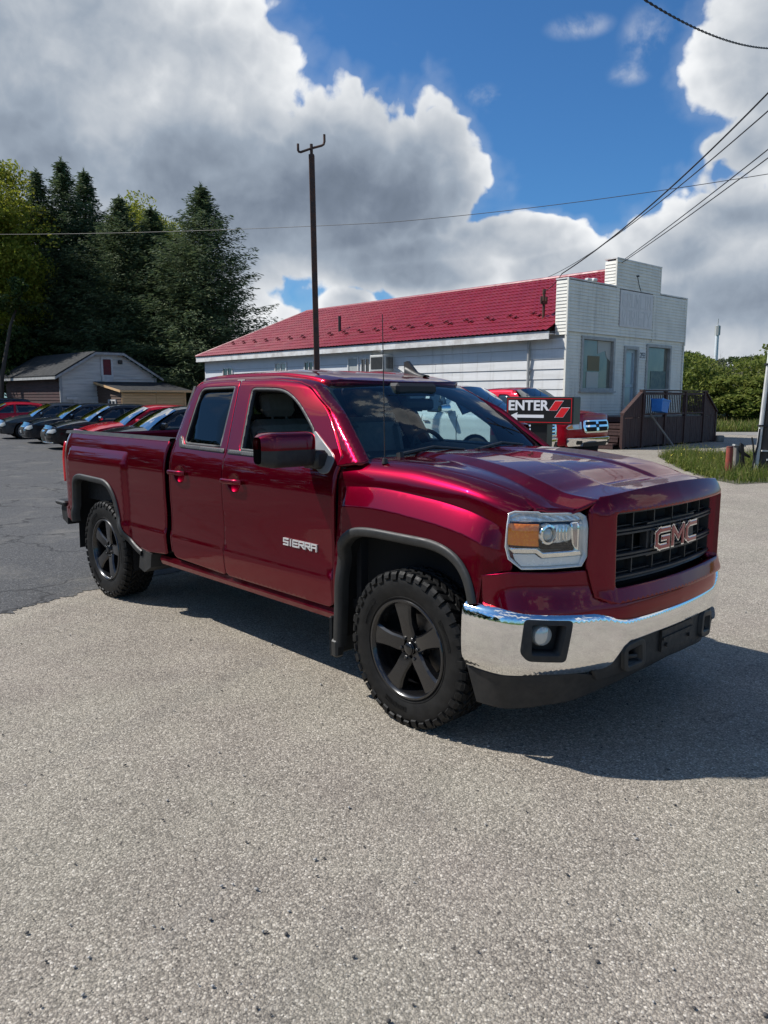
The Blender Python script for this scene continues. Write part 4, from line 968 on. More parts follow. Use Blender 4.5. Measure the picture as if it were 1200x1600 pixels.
    # wheel houses
    for cx, rr, ztop in ((0, .49, 1.03), (-3.70, .49, 1.04)):
        wl = MB(); pts = [(cx - .56, .34), (cx - .545, .75), (cx - .46, .96), (cx - .25, ztop), (cx + .25, ztop), (cx + .42, .95), (cx + .5, .72), (cx + .52, .55), (cx + .535, .30)]
        wl.grid(lambda i, y: (pts[i][0], sg * y, pts[i][1]), range(len(pts)), [.945, .52])
        wl.add([(p[0], sg * .52, p[1]) for p in pts] + [(cx + .5, sg * .52, .4), (cx - .55, sg * .52, .4)], [tuple(range(len(pts) + 2))])
        wl.build('wheel_housing', M_DARK, T)
    # mud flaps
    mf = MB(); mf.box((-.605, min(sg * .76, sg * .99), .235), (-.588, max(sg * .76, sg * .99), .47), bev=.008)
    mf.box((-.592, min(sg * .93, sg * .992), .235), (-.535, max(sg * .93, sg * .992), .34), bev=.012); mf.build('mud_flap', M_TRIM, T)
    mf = MB(); mf.prism([(-2.98, .525), (-3.02, .36), (-2.93, .335), (-2.82, .39), (-2.80, .50)], sg * .73, sg * .97, lambda u, v, d: (u, d, v)); mf.build('mud_flap', M_TRIM, T)
    # sill under the doors
    sl_ = MB(); sec = [(.70, .51), (.935, .505), (.948, .47), (.93, .435), (.70, .42)]
    sl_.prism(sec, -2.70, -.575, lambda u, v, d: (d, sg * u, v)); sl_.build('sill', M_RED, T)
    # mirror: arm, base half and painted cap
    m_ = MB()
    def head(t, a, y0=.985, y1=1.315, zc=1.41):
        y = y0 + (y1 - y0) * t; e = (1 - max(0, (t - .72) / .28) ** 2.4 * .55) * (1 - max(0, (.12 - t) / .12) ** 2 * .25)
        c, s = math.cos(a), math.sin(a); q = lambda w: math.copysign(abs(w) ** .45, w)
        return (-.775 + .085 * q(c) * e - .03 * t, sg * y, zc + .010 + .098 * q(s) * (.55 + .45 * e))
    m_.grid(head, [i / 16 for i in range(17)], [2 * math.pi * i / 28 for i in range(29)])
    k0 = len(m_.v); m_.f.append(tuple(range(16 * 29, 17 * 29))); m_.f.append(tuple(range(0, 29))[::-1])
    if sg > 0: m_.v = [(-.76 - (abs(p[1]) - .985) * .9, .99 + (p[0] + .86) * .75, p[2]) for p in m_.v]      # the far mirror is folded in
    up = MB(); lo = MB()
    for f in m_.f:
        zc = sum(m_.v[i][2] for i in f) / len(f); tgt = up if zc > 1.412 else lo
        tgt.add([m_.v[i] for i in f], [tuple(range(len(f)))])
    def merge(mb):
        d = {}; vs = []; mp = []
        for p in mb.v:
            k = (round(p[0], 5), round(p[1], 5), round(p[2], 5))
            if k not in d: d[k] = len(vs); vs.append(p)
            mp.append(d[k])
        mb.f = [tuple(mp[i] for i in f) for f in mb.f]; mb.f = [f for f in mb.f if len(set(f)) == len(f)]; mb.v = vs; return mb
    lo.box((-.84, min(sg * .90, sg * 1.0), 1.305), (-.69, max(sg * .90, sg * 1.0), 1.41), bev=.02)
    mo = merge(lo).build('door_mirror', M_BLK, d1, True, sharp=40)
    cap = merge(up).build('mirror_cap', M_RED, d1, True, sharp=50)
    # tail lamp
    panel('tail_lamp', lambda s, v: np.stack([np.where(s < 0, -4.563 - 0 * s, -4.563 + s * .9), sg * (np.where(s < 0, yb(v) - .05 + s, yb(v) - .05 + .055 * np.clip(s / .05, 0, 1))), v], -1), [(-.12, .93), (.012, .93), (.012, 1.30), (-.12, 1.30)], M_TAIL, T, res=.04, rim=.02, lift=.012)
    # seats
    for sx, wide in ((-1.42, (.20, .66)),):
        yc = sg * .43; st = empty('seat', (0, 0, 0), parent=T)
        c = MB(); c.box((sx - .25, yc - .27, .82), (sx + .30, yc + .27, .98), bev=.05); c.build('seat_cushion', M_SEAT, st, True)
        M_ = Matrix.Translation((sx - .25, yc, .95)) @ Matrix.Rotation(R(-14), 4, 'Y')
        b_ = MB(); b_.box((-.07, -.26, 0), (.07, .26, .62), M_, bev=.055); b_.box((.03, -.26, .05), (.10, -.17, .55), M_, bev=.03); b_.box((.03, .17, .05), (.10, .26, .55), M_, bev=.03); b_.build('seat_backrest', M_SEAT, st, True)
        h_ = MB(); h_.box((-.05, -.14, .64), (.05, .14, .83), M_, bev=.04); h_.tube([M_ @ Vector((0, -.06, .55)), M_ @ Vector((0, -.06, .68))], .008); h_.tube([M_ @ Vector((0, .06, .55)), M_ @ Vector((0, .06, .68))], .008); h_.build('headrest', M_SEAT, st, True)
    inn = MB(); inn.grid(lambda x, z: (x, sg * (.86 if z < 1.2 else .845), z), np.linspace(-2.45, -.6, 6), [.55, .9, 1.1, 1.25, 1.33]); inn.build('door_trim', M_DASH, T)
    jb = MB(); jb.box((-1.80, min(sg * .84, sg * .915), .50), (-1.67, max(sg * .84, sg * .915), 1.32)); jb.box((-.66, min(sg * .80, sg * .90), .48), (-.55, max(sg * .80, sg * .90), 1.32)); jb.build('door_jamb', M_DARK, T)
    gp = MB(); gp.prism([(-1.80, 1.33), (-1.70, 1.33), (-1.86, 1.83), (-1.95, 1.83)], 0, .03, lambda u, v, d: (u, sg * (.905 - .45 * (v - 1.345) - d), v)); gp.build('door_pillar_trim', M_BEIGE, T)

# letters on the near door
lt = MB(); Pd = cab_side(-1)
def FL(u, v, d):
    p = Pd(np.array([u]), np.array([v]))[0]; return (p[0], p[1] - d, p[2])
xe = letters(lt, 'SIERRA', -1.055, .824, .045, .036, .009, .0145, FL, .0005, .009, .06)
lt.build('badge_lettering', mat('bright_badge', (.80, .80, .80), .28, .55), T)

# ---- roof, windscreen, rear screen
def roofP(x, y):
    x = np.asarray(x, float); y = np.asarray(y, float); a = np.abs(y) / .625
    return np.stack([x, y, zr(x) + .016 * (1 - a ** 2) - .012 * sst(.80, 1.05, a) + .006 * sst(.35, .42, a) * (1 - sst(.62, .70, a)) * sst(-2.3, -2.2, x) * (1 - sst(-1.3, -1.2, x))], -1)
front = [(-.945 - .11 * (y / .64) ** 2, y) for y in np.linspace(-.60, .60, 13)]
panel('roof', roofP, front + [(-1.09, .612), (-2.50, .612), (-2.545, .55), (-2.545, -.55), (-2.50, -.612), (-1.09, -.612)], M_RED, T, (), .06, .03, .006)
def wsP(u, w):
    u = np.asarray(u, float); w = np.asarray(w, float); q = w + .0
    x = (-.375 - .085 * u * u) * (1 - q) + (-.955 - .105 * u * u) * q; y = u * (.885 * (1 - q) + .655 * q); z = 1.355 * (1 - q) + (1.806 - .018 * u * u) * q
    b = .030 * np.sin(np.pi * np.clip(q, 0, 1)); return np.stack([x + b * .7, y, z + b * .6], -1)
wso = [(-1, -.03), (1, -.03), (1.0, 1.0), (-1.0, 1.0)]
ws = panel('windscreen', wsP, wso, M_WS, T, (), .08, .006, 0)
panel('windscreen_frit', wsP, [(-.99, -.02), (.99, -.02), (.985, .985), (-.985, .985)], M_DARK, ws, [rounded([(-.945, .05), (.945, .05), (.935, .94), (-.935, .94)], .08)], .1, .002, 0, lift=-.008)
bk = MB(); bk.box((-.975, -.19, 1.715), (-.86, .19, 1.80), bev=.02); bk.box((-.95, -.09, 1.62), (-.89, .20, 1.70), bev=.02); bk.build('rear_view_mirror', M_DASH, T)
cb = MB(); cb.prism([(-.84, .56), (.84, .56), (.86, 1.35), (-.86, 1.35)], -2.535, -2.505, lambda u, v, d: (d, u, v)); cb.build('cab_back_panel', M_RED, T)
fr = MB(); FX = lambda u, v, d: (d, u, v)
fr.prism([(-.66, 1.78), (.66, 1.78), (.60, 1.85), (-.60, 1.85)], -2.53, -2.50, FX)
for q in (-1, 1): fr.prism([(q * .88, 1.35), (q * .70, 1.79), (q * .58, 1.79), (q * .66, 1.35)], -2.532, -2.502, FX)
fr.build('rear_screen_frame', M_DASH, T)
rg = MB(); rg.box((-2.52, -.66, 1.35), (-2.512, .66, 1.78)); rg.build('rear_screen', M_TINT, T)
# ---- cabin
hl = MB(); hl.grid(lambda x, y: (x, y, float(zr(x)) - .045 - .035 * (abs(y) / .6) ** 2), np.linspace(-2.49, -1.12, 8), np.linspace(-.60, .60, 7)); hl.build('headliner', M_BEIGE, T, True)
fl = MB(); fl.box((-2.5, -.85, .50), (-.45, .85, .56)); fl.box((-.52, -.85, .50), (-.48, .85, 1.30)); fl.build('cabin_floor', M_DASH, T)
da = MB(); da.grid(lambda y, t: (-.46 - .62 * t - .05 * (1 - (y / .85) ** 2) * t, y, 1.345 + .012 * math.sin(t * 3) + .045 * max(0, 1 - ((y - .42) / .26) ** 2) * t - (.20 if t > .99 else 0)), np.linspace(-.86, .86, 24), [0, .25, .5, .75, .93, .985, 1.0]); da.build('dashboard', M_DASH, T, True)
sw = MB(); ring = [Vector((.0, .185 * math.cos(a), .185 * math.sin(a))) for a in np.linspace(0, 2 * math.pi, 33)]
MW = Matrix.Translation((-1.13, .42, 1.30)) @ Matrix.Rotation(R(-24), 4, 'Y'); sw.tube([MW @ p for p in ring], .016, 8, False)
sw.box((-.01, -.17, -.03), (.02, .17, .03), MW, bev=.01); sw.box((.0, -.06, -.16), (.04, .06, .05), MW, bev=.02); sw.build('steering_wheel', M_DASH, T, True)
rb = MB(); rb.box((-2.40, -.72, .85), (-1.95, .72, 1.0), bev=.05); rb.box((-2.46, -.72, .98), (-2.32, .72, 1.52), bev=.05); rb.build('rear_bench', M_SEAT, T, True)
for y in (-.40, .40):
    h = MB(); h.box((-2.44, y - .13, 1.53), (-2.34, y + .13, 1.68), bev=.04); h.build('headrest', M_SEAT, T, True)

# ---- bonnet
def ridge(x): return np.interp(x, [-.6, .1, .5, .75, .95], [.42, .545, .645, .655, .64])
def hoodP(x, y):
    x = np.asarray(x, float); y = np.asarray(y, float); a = np.abs(y); r = ridge(x)
    h = np.interp(x, [-.6, .2, .6, .85, 1.0], [.018, .028, .042, .052, .052])
    dome = h * (1 - np.clip((a - r + .03) / .075, 0, 1) ** 1.1) + (.006 + .014 * np.clip(x, 0, 1)) * (1 - (a / .6) ** 2) * (a < .6)
    valley = -.011 * (1 - sst(-.03, .03, a - (.20 + .06 * (x + .4)))) * sst(-.45, -.30, x) * (1 - sst(.62, .78, x))
    z = zs(x) + .006 * sst(0, .1, .82 - a) + dome + valley - .9 * np.clip(x - .90, 0, 1) ** 2 - .012 * sst(.03, .0, .82 - a)
    return np.stack([x, y, z], -1)
fh = [(.93 - .065 * (y / .6) ** 2, y) for y in np.linspace(.595, -.595, 15)]
hood_o = [(-.515, -.806), (-.56, -.70)] + [(-.36 - .14 * (y / .8) ** 2 - .0, y) for y in np.linspace(-.66, .66, 11)] + [(-.56, .70), (-.515, .806), (.675, .816), (.70, .80), (.815, .685), (.868, .625)] + fh + [(.868, -.625), (.815, -.685), (.70, -.80), (.675, -.816)]
hood_o = [(max(-.50 + .02, p[0]) if p[0] < -.45 else p[0], p[1]) for p in hood_o]
panel('bonnet', hoodP, hood_o, M_RED, T, (), .024, .022, .004, lines=[[(x, q * (float(ridge(x)) + d)) for x in np.linspace(-.42, .80, 30)] for q in (-1, 1) for d in (-.036, -.026, .040, .052)])
cw = MB(); cw.grid(lambda y, t: (-.52 + .14 * (1 - (y / .86) ** 2) + .09 * t - .035, y, 1.345 + .008 * t), np.linspace(-.86, .86, 18), [0, .5, 1]); cw.build('cowl_grille', M_BLK, T, True)
for y0, y1, xo in ((-.70, -.12, -.03), (.02, .62, -.03)):
    wb = MB(); wb.tube([wsP(y0, .02) + np.array([.02, 0, .02]), wsP((y0 + y1) / 2, .055) + np.array([.03, 0, .035]), wsP(y1, .035) + np.array([.02, 0, .022])], [.012, .010, .007], 6)
    wb.tube([wsP(y0 + .05, .035) + np.array([.01, 0, .012]), wsP(y1 + .04, .05) + np.array([.01, 0, .012])], .006, 5); wb.tube([wsP(y0, .0) + np.array([.02, 0, .0]), wsP(y0, .02) + np.array([.02, 0, .03])], .022, 8); wb.build('wiper', M_BLK, T, True)
an = MB(); an.lathe([(.0, .03), (.014, .028), (.018, .0)], 12, 'Z', (-.29, -.845, 1.355)); an.tube([(-.29, -.845, 1.36), (-.31, -.845, 2.14)], [.0034, .0022], 6); an.build('antenna', M_BLK, T, True)
sf = MB(); sf.grid(lambda t, a: (-1.13 - .20 * t, .36 + .035 * math.sin(a) * (1 - .25 * t) , 1.850 + .02 * t + (.015 + .05 * t ** 1.5) * abs(math.cos(a)) ** .7), [i / 8 for i in range(9)], [R(-90 + 18 * i) for i in range(11)])
sf.prism([(-1.22, 1.885), (-1.31, 1.968), (-1.345, 1.962), (-1.34, 1.87)], .347, .373, lambda u, v, d: (u, d, v)); sf.build('roof_fin_antenna', M_TRIM, T, True)

# ---- front end: a plan curve swept vertically
_cp = [(0, .945), (.12, .942), (.25, .934), (.40, .917), (.52, .895), (.62, .866), (.70, .832), (.78, .785), (.86, .728), (.92, .672), (.955, .62), (.974, .56), (.982, .50), (.984, .44)]
_d = curve1([(y, x) for y, x in _cp[:12]])
_yy = np.concatenate([np.linspace(0, .955, 60), np.array([.964, .971, .977, .981, .984])]); _xx = np.concatenate([_d(np.linspace(0, .955, 60)), np.array([.60, .57, .535, .495, .43])])
_ss = np.concatenate([[0], np.cumsum(np.hypot(np.diff(_yy), np.diff(_xx)))])
# light smoothing and normals
_g = np.linspace(0, _ss[-1], 160); _yg = np.interp(_g, _ss, _yy); _xg = np.interp(_g, _ss, _xx)
for _ in range(12): _yg[1:-1] = (_yg[:-2] + 2 * _yg[1:-1] + _yg[2:]) / 4; _xg[1:-1] = (_xg[:-2] + 2 * _xg[1:-1] + _xg[2:]) / 4
_ty = np.gradient(_yg, _g); _tx = np.gradient(_xg, _g); _nn = np.hypot(_ty, _tx); _ny, _nx = -_tx / _nn, _ty / _nn
SMAX = _g[-1]
def s_of(y): return float(np.interp(abs(y), _yg, _g)) * (1 if y >= 0 else -1)
def FR(s, z, d=0.):
    s = np.asarray(s, float); a = np.abs(s); sgn = np.where(s >= 0, 1., -1.)
    x = np.interp(a, _g, _xg) + np.interp(a, _g, _nx) * d; y = np.interp(a, _g, _yg) + np.interp(a, _g, _ny) * d
    return np.stack([x, sgn * y, np.broadcast_to(np.asarray(z, float), x.shape)], -1)
def FP(dfun): return lambda s, z: FR(s, z, dfun(np.asarray(s, float), np.asarray(z, float)))
def F1(u, v, d): return tuple(FR(np.array([u]), np.array([v]), d)[0])
CF = (0, 0, .8)
sy = s_of
# lower painted fascia between lamps and bumper
strip_d = curve1([(.66, .030), (.72, .036), (.76, .030), (.80, .014), (.86, .0), (.95, -.006)])
def lowmid(s): return sst(sy(.62), sy(.44), np.abs(s))
fas = lambda s, z: strip_d(z) * (1 - .9 * sst(SMAX - .30, SMAX - .04, np.abs(s))) + .020 * lowmid(s)
half = [(sy(.655), .925), (sy(.80), .922), (sy(.90), .925), (sy(.952), .922), (SMAX - .07, .895), (SMAX - .035, .865), (SMAX - .02, .745), (sy(.93), .748), (sy(.75), .732), (sy(.62), .722), (sy(.52), .690), (sy(.40), .676)]
outl = half + [(-s, z) for s, z in half[::-1]] + [(sy(-.62), .82), (sy(-.50), .80), (sy(.50), .80), (sy(.62), .82)]
panel('front_fascia', FP(fas), outl, M_RED, T, (), .035, .03, .005, center=CF)
# grille surround
def sur_d(s, z):
    a = np.abs(s); top = np.clip((z - 1.19) / .11, 0, 1.2)
    low = np.clip((.84 - z) / .06, 0, 1.2)
    side = sst(sy(.66), sy(.55), a)
    return .012 + .030 * side - .062 * top ** 1.5 + .020 * low * side
st = [(sy(y), 1.292 - .030 * (abs(y) / .6) ** 2) for y in np.linspace(.60, -.60, 15)]
so_ = [(sy(-.648), 1.215), (sy(-.652), .93), (sy(-.625), .800), (sy(-.52), .765), (sy(.52), .765), (sy(.625), .800), (sy(.652), .93), (sy(.648), 1.215)] + st
gh = rounded([(sy(-.540), 1.188), (sy(-.532), .835), (sy(.532), .835), (sy(.540), 1.188)], .02)
sur = panel('grille_surround', FP(sur_d), so_, M_RED, T, [gh], .035, .07, .006, center=CF)
gr = empty('grille', (0, 0, 0), parent=T)
bkp = MB(); bkp.grid(lambda s, z: F1(s, z, -.085), np.linspace(sy(-.55), sy(.55), 13), [.80, 1.21]); bkp.build('grille_backing', M_DARK, gr)
M_GR = varied('grille_plastic', (.030, .029, .030), (.045, .043, .043), 10, .42)
for rows in ((1.185, 1.085), (1.085, .968), (.968, .862)):
    g = MB(); zt, zb_ = rows; a0, a1 = sy(-.525), sy(.525)
    def bar(z0, z1, d0, d1):
        g.grid(lambda s, t: F1(s, [z1, z0 + (z1 - z0) * .75, z0 + (z1 - z0) * .25, z0, z0, z1][t] , [d0, d1, d1, d0, -.06, -.06][t]), np.linspace(a0, a1, 25), range(6))
    bar(zt - .017, zt, -.012, -.002); bar(zb_, zb_ + .017, -.012, -.002)
    for i in range(7):
        s = a0 + (a1 - a0) * i / 6; w_ = .012 if i in (0, 6) else .0035
        g.box((0, 0, 0), (0, 0, 0)) if False else None
        g.prism([(s - w_, zb_ + .01), (s + w_, zb_ + .01), (s + w_, zt - .01), (s - w_, zt - .01)], -.06, -.012 if i in (0, 6) else -.020, F1)
    # shallow inner frame of each opening
    for i in range(6):
        s0 = a0 + (a1 - a0) * i / 6; s1 = a0 + (a1 - a0) * (i + 1) / 6
        g.prism([(s0 + .006, zb_ + .022), (s1 - .006, zb_ + .022), (s1 - .006, zb_ + .026), (s0 + .006, zb_ + .026)], -.06, -.03, F1)
    g.build('grille_row', M_GR, gr, True)
g = MB(); g.grid(lambda s, t: F1(s, [.862, .85, .838][t], [-.02, -.012, -.035][t]), np.linspace(sy(-.525), sy(.525), 25), range(3)); g.build('grille_lip', M_GR, gr, True)
# emblem
eb = empty('emblem', (0, 0, 0), parent=T)
e1 = MB(); letters(e1, 'GMC', sy(-.207), .985, .110, .083, .031, .042, F1, -.004, .016, .008); e1.build('emblem_rim', M_CHR, eb)
e2 = MB(); letters(e2, 'GMC', sy(-.207), .985, .110, .083, .017, .042, F1, .014, .0195, .008); e2.build('emblem_face', M_BADGE, eb)
e3 = MB(); e3.prism([(sy(-.25), .945), (sy(.25), .945), (sy(.25), 1.11), (sy(-.25), 1.11)], -.05, -.012, F1); e3.build('emblem_plate', M_GR, eb)

# ---- headlamps
M_HOUS = mat('lamp_housing', (.35, .36, .36), .3, .7)
for sg in (-1, 1):
    hd = empty('headlight', (0, 0, 0), parent=T); sA, sB, zA, zB = sy(.655), sy(.958), .937, 1.200
    S = lambda f: sg * (sB + (sA - sB) * f); Z = lambda f: zB + (zA - zB) * f
    hdd = lambda s, z: -.004 - .035 * sst(1.12, 1.22, z)
    ol = [(0.02, .03), (.10, -.01), (.40, 0.0), (.43, .025), (.93, .035), (1.0, .10), (1.0, .80), (.93, .965), (.55, .985), (.20, .99), (.04, .82), (.0, .6)]
    O = [(S(a), Z(b)) for a, b in ol]
    def part(name, pts, d, m, parent=hd, r=.0, rim=.02, inset=.003):
        q = [(S(a), Z(b)) for a, b in pts]
        if r: q = rounded(q, r)
        return panel(name, FP(lambda s, z: hdd(s, z) + d), q, m, parent, (), .03, rim, inset, center=CF)
    part('lamp_housing', ol, -.075, M_HOUS, rim=.01)
    # border of the lamp
    rimp = [(S(a), Z(b)) for a, b in ol]; ip = [tuple(p) for p in offset(rimp if area(rimp) > 0 else rimp[::-1], .0042)[0]]
    panel('lamp_border', FP(lambda s, z: hdd(s, z) - .001), rimp, M_LAMPW, hd, [ip], .03, .07, 0, center=CF)
    part('reflector_band', [(.03, .03), (.40, .02), (.43, .045), (.93, .055), (.97, .13), (.95, .17), (.03, .17)], -.030, M_FLUTE, rim=.03)
    part('black_strip', [(.03, .185), (.95, .185), (.95, .225), (.03, .205)], -.05, M_DARK)
    part('turn_signal', [(.025, .205), (.41, .215), (.39, .40), (.41, .60), (.025, .575)], -.018, M_AMB, r=.006, rim=.04)
    part('inner_reflector', [(.58, .25), (.82, .25), (.86, .35), (.86, .52), (.70, .575), (.50, .575)], -.055, M_FLUTE, r=.01)
    part('side_reflector', [(.83, .20), (.985, .20), (.985, .78), (.93, .80), (.86, .60)], -.034, M_CHR, r=.01, rim=.03)
    part('side_reflector', [(.84, .22), (.90, .22), (.90, .66), (.865, .60)], -.028, mat('painted_salmon_reflection', (.55, .45, .40), .25, .6) if 'painted_salmon_reflection' not in MATS else MATS['painted_salmon_reflection'], r=.006, rim=.01)  # salmon patch: a reflection painted over the side reflector, not a separate part
    part('black_strip', [(.42, .62), (.52, .585), (.70, .585), (.76, .55), (.88, .645), (.88, .675), (.46, .675)], -.040, M_DARK)
    part('chrome_strip', [(.03, .635), (.38, .635), (.46, .72), (.93, .70), (.95, .76), (.94, .775), (.45, .80), (.375, .715), (.10, .715)], -.018, M_CHR, rim=.04, inset=.003)
    part('running_light', [(.09, .735), (.365, .735), (.44, .815), (.95, .79), (.93, .93), (.55, .945), (.20, .95), (.12, .84)], -.024, M_LAMPW, r=.006, rim=.03)
    part('lens_divider', [(.405, .20), (.425, .20), (.425, .61), (.405, .61)], -.014, M_DARK, rim=.03)
    part('lower_seam', [(.12, .60), (.40, .60), (.40, .625), (.12, .625)], -.022, M_DARK, rim=.02)
    for i in range(5): part('reflector_step', [(.60 + i * .045, .30), (.612 + i * .045, .30), (.612 + i * .045, .52), (.60 + i * .045, .52)], -.050, M_CHR, rim=.01, inset=0)
    # projector: ring and lens
    c0 = Vector(F1(S(.505), Z(.40), -.05)); ax = Vector(F1(S(.505), Z(.40), .02)) - c0; ax = Vector((ax.x * 1.0 + .03, ax.y * .55, 0)).normalized()
    MR = ax.to_track_quat('Z', 'Y').to_matrix().to_4x4(); MR.translation = c0
    pr = MB(); pr.lathe([(.046, -.02), (.050, .012), (.046, .024), (.036, .026), (.032, .012), (.032, -.01)], 28, 'Z'); pr.build('projector_ring', M_CHR, hd, True, M=MR)
    pl = MB(); pl.lathe([(.032, .004), (.030, .014), (.022, .022), (.010, .027), (.0005, .028)], 24, 'Z'); pl.build('projector_lens', mat('projector_glass', (.55, .58, .56), .08, .3, 1) if 'projector_glass' not in MATS else MATS['projector_glass'], hd, True, M=MR)
    panel('lamp_cover', FP(hdd), O, M_LENS, hd, (), .03, .003, 0, center=CF)

# ---- bumper
bd = curve1([(.42, .004), (.455, .024), (.485, .046), (.51, .054), (.58, .058), (.66, .056), (.71, .051), (.735, .044), (.765, .032), (.79, .012)])
BZT = curve1([(0, .695), (sy(.43), .695), (sy(.62), .742), (sy(.80), .752), (SMAX, .775)])
def bumper_d(s, z):
    zt = BZT(np.abs(s))
    e = np.clip((z - (zt - .035)) / .035, 0, 1.2); return bd(z - (zt - .755) * .6) - .026 * e * e - .016 * sst(SMAX - .1, SMAX, np.abs(s)) * 0
hb = [(SMAX, .775), (SMAX - .004, .455), (sy(.955), .445), (sy(.84), .452), (sy(.70), .448), (sy(.585), .452), (sy(.545), .475), (sy(.475), .552), (sy(.435), .572), (sy(.25), .580), (0, .582)]
ht = [(s, float(BZT(s)) - .001) for s in np.linspace(0, SMAX - .02, 40)]
bo_ = ht + hb[:-1] + [(-s, z) for s, z in hb[::-1]][0:] + [(-s, z) for s, z in ht[::-1]][:-1]
fogs = [rounded([(sg * sy(.905), .722), (sg * sy(.738), .708), (sg * sy(.765), .522), (sg * sy(.895), .534), (sg * sy(.915), .57)], .018) for sg in (-1, 1)]
bp = panel('front_bumper', FP(bumper_d), bo_, M_CHR, T, fogs, .024, .03, .004, center=CF, resv=.011)
for sg in (-1, 1):
    q = fogs[0] if sg < 0 else fogs[1]
    q2 = q if area(q) > 0 else q[::-1]
    inn_ = rounded([(sg * sy(.885), .700), (sg * sy(.762), .690), (sg * sy(.785), .552), (sg * sy(.885), .560)], .012)
    panel('fog_lamp_bezel', FP(lambda s, z: bumper_d(s, z) + .002), [tuple(p) for p in offset(q2, -.003)[0]], M_BLK, bp, [inn_], .03, .09, .003, center=CF)
    panel('fog_recess', FP(lambda s, z: bumper_d(s, z) - .085), [tuple(p) for p in offset(q2, -.01)[0]], M_BLK, bp, (), .05, .004, 0, center=CF)
    c0 = Vector(F1(sg * sy(.846), .638, -.005)); ax = Vector((.95, sg * .40, 0)).normalized(); MR = ax.to_track_quat('Z', 'Y').to_matrix().to_4x4(); MR.translation = c0
    fo = MB(); fo.lathe([(.050, -.02), (.050, .020), (.044, .030), (.030, .036), (.012, .039), (.0005, .040)], 26, 'Z'); fo.build('fog_lamp', MATS['projector_glass'], bp, True, M=MR)
# black valance with tow hooks, plate mount and air dam
va = lambda s, z: .052 - .10 * np.clip((.45 - z) / .2, -1, 1) ** 2 * np.where(z < .45, 1, .0)
vz = [(sy(-.62), .452), (sy(-.545), .477), (sy(-.475), .556), (sy(-.435), .576), (sy(0), .586), (sy(.435), .576), (sy(.475), .556), (sy(.545), .477), (sy(.62), .452), (sy(.60), .40), (sy(.3), .405), (sy(0), .41), (sy(-.3), .405), (sy(-.60), .40)]
hooks = [rounded([(sg * sy(.435), .520), (sg * sy(.335), .535), (sg * sy(.325), .448), (sg * sy(.430), .440)], .012) for sg in (-1, 1)]
vl = panel('lower_valance', FP(lambda s, z: .030 - .15 * np.clip(.45 - z, 0, 1)), vz, M_BLK, T, hooks, .04, .05, .005, center=CF)
for sg, q in zip((-1, 1), hooks):
    q2 = q if area(q) > 0 else q[::-1]
    panel('tow_hook_bezel', FP(lambda s, z: .050 + 0 * s), [tuple(p) for p in offset(q2, -.028)[0]], M_TRIM, vl, [q2], .03, .05, .006, center=CF)
    panel('tow_hook_recess', FP(lambda s, z: -.05 + 0 * s), [tuple(p) for p in offset(q2, -.03)[0]], M_DARK, vl, (), .05, .004, 0, center=CF)
    tb = MB(); tb.tube([F1(sg * sy(.41), .475, -.04), F1(sg * sy(.40), .475, .02), F1(sg * sy(.36), .478, .03), F1(sg * sy(.345), .48, -.04)], .013, 8); tb.build('tow_hook', M_BLK, vl, True)
pm = MB(); pm.prism([(sy(-.16), .455), (sy(.16), .455), (sy(.16), .565), (sy(-.16), .565)], .025, .046, F1); pm.prism([(sy(-.155), .515), (sy(.155), .515), (sy(.155), .53), (sy(-.155), .53)], .046, .054, F1)
for y in (-.12, .12): pm.lathe([(.0005, .012), (.010, .011), (.010, 0)], 10, 'X', (F1(sy(y), .487, .046)))
pm.build('plate_mount', M_BLK, vl)
ad = [(SMAX - .004, .448), (sy(.955), .440), (sy(.84), .447), (sy(.70), .443), (sy(.60), .42), (sy(.3), .412), (0, .412)]
al = [(0, .385), (sy(.3), .365), (sy(.55), .330), (sy(.70), .296), (sy(.955), .265), (SMAX - .03, .262)]
ado = al + ad[:-1] + [(-s, z) for s, z in ad[::-1]] + [(-s, z) for s, z in al[::-1]][:-1]
panel('air_dam', FP(lambda s, z: .010 - .05 * np.clip((.44 - z) / .2, 0, 1) - .02 * np.exp(-((z - .375) / .008) ** 2) * 0), ado, M_BLK, T, (), .04, .012, .004, center=CF)

# ---- bed, tail, underbody
tg = MB(); tg.box((-4.565, -.80, .66), (-4.50, .80, 1.375), bev=.02); tg.box((-4.575, -.12, 1.16), (-4.56, .12, 1.28), bev=.01); tg.build('tailgate', M_RED, T)
bf = MB(); bf.box((-4.50, -.80, .78), (-2.6, .80, .84)); bf.box((-2.63, -.80, .78), (-2.575, .80, 1.385)); bf.build('bed_liner_floor', M_BLK, T)
rbp = MB(); prof = [(-4.55, .74), (-4.72, .72), (-4.75, .66), (-4.73, .56), (-4.55, .52)]
rbp.prism(prof, -.93, .93, lambda u, v, d: (u + (.06 if abs(d) > .9 and u < -4.6 else 0), d, v)); rbp.box((-4.74, -.97, .70), (-4.52, .97, .745), bev=.015); rbp.box((-4.80, -.05, .44), (-4.55, .05, .52), bev=.01); rbp.build('rear_bumper', M_BLK, T)
ub = MB()
for sg in (-1, 1):
    ub.box((-4.5, min(sg * .36, sg * .46), .50), (.75, max(sg * .36, sg * .46), .66))
ub.box((-2.5, -.7, .46), (-.5, .7, .50)); ub.box((-.4, -.35, .40), (.7, .35, .75)); ub.box((.55, -.6, .45), (.80, .6, 1.15)); ub.tube([(-.05, -.7, .415), (-.05, .7, .415)], .05); ub.tube([(-3.645, -.75, .415), (-3.645, .75, .415)], .055); ub.lathe([(.0005, -.16), (.10, -.12), (.15, 0), (.10, .12), (.0005, .16)], 16, 'Y', (-3.645, 0, .415)); ub.box((-3.2, -.15, .50), (-2.6, .30, .75), bev=.05)  # rails and axles, plus a dark slab added under the cab to block light
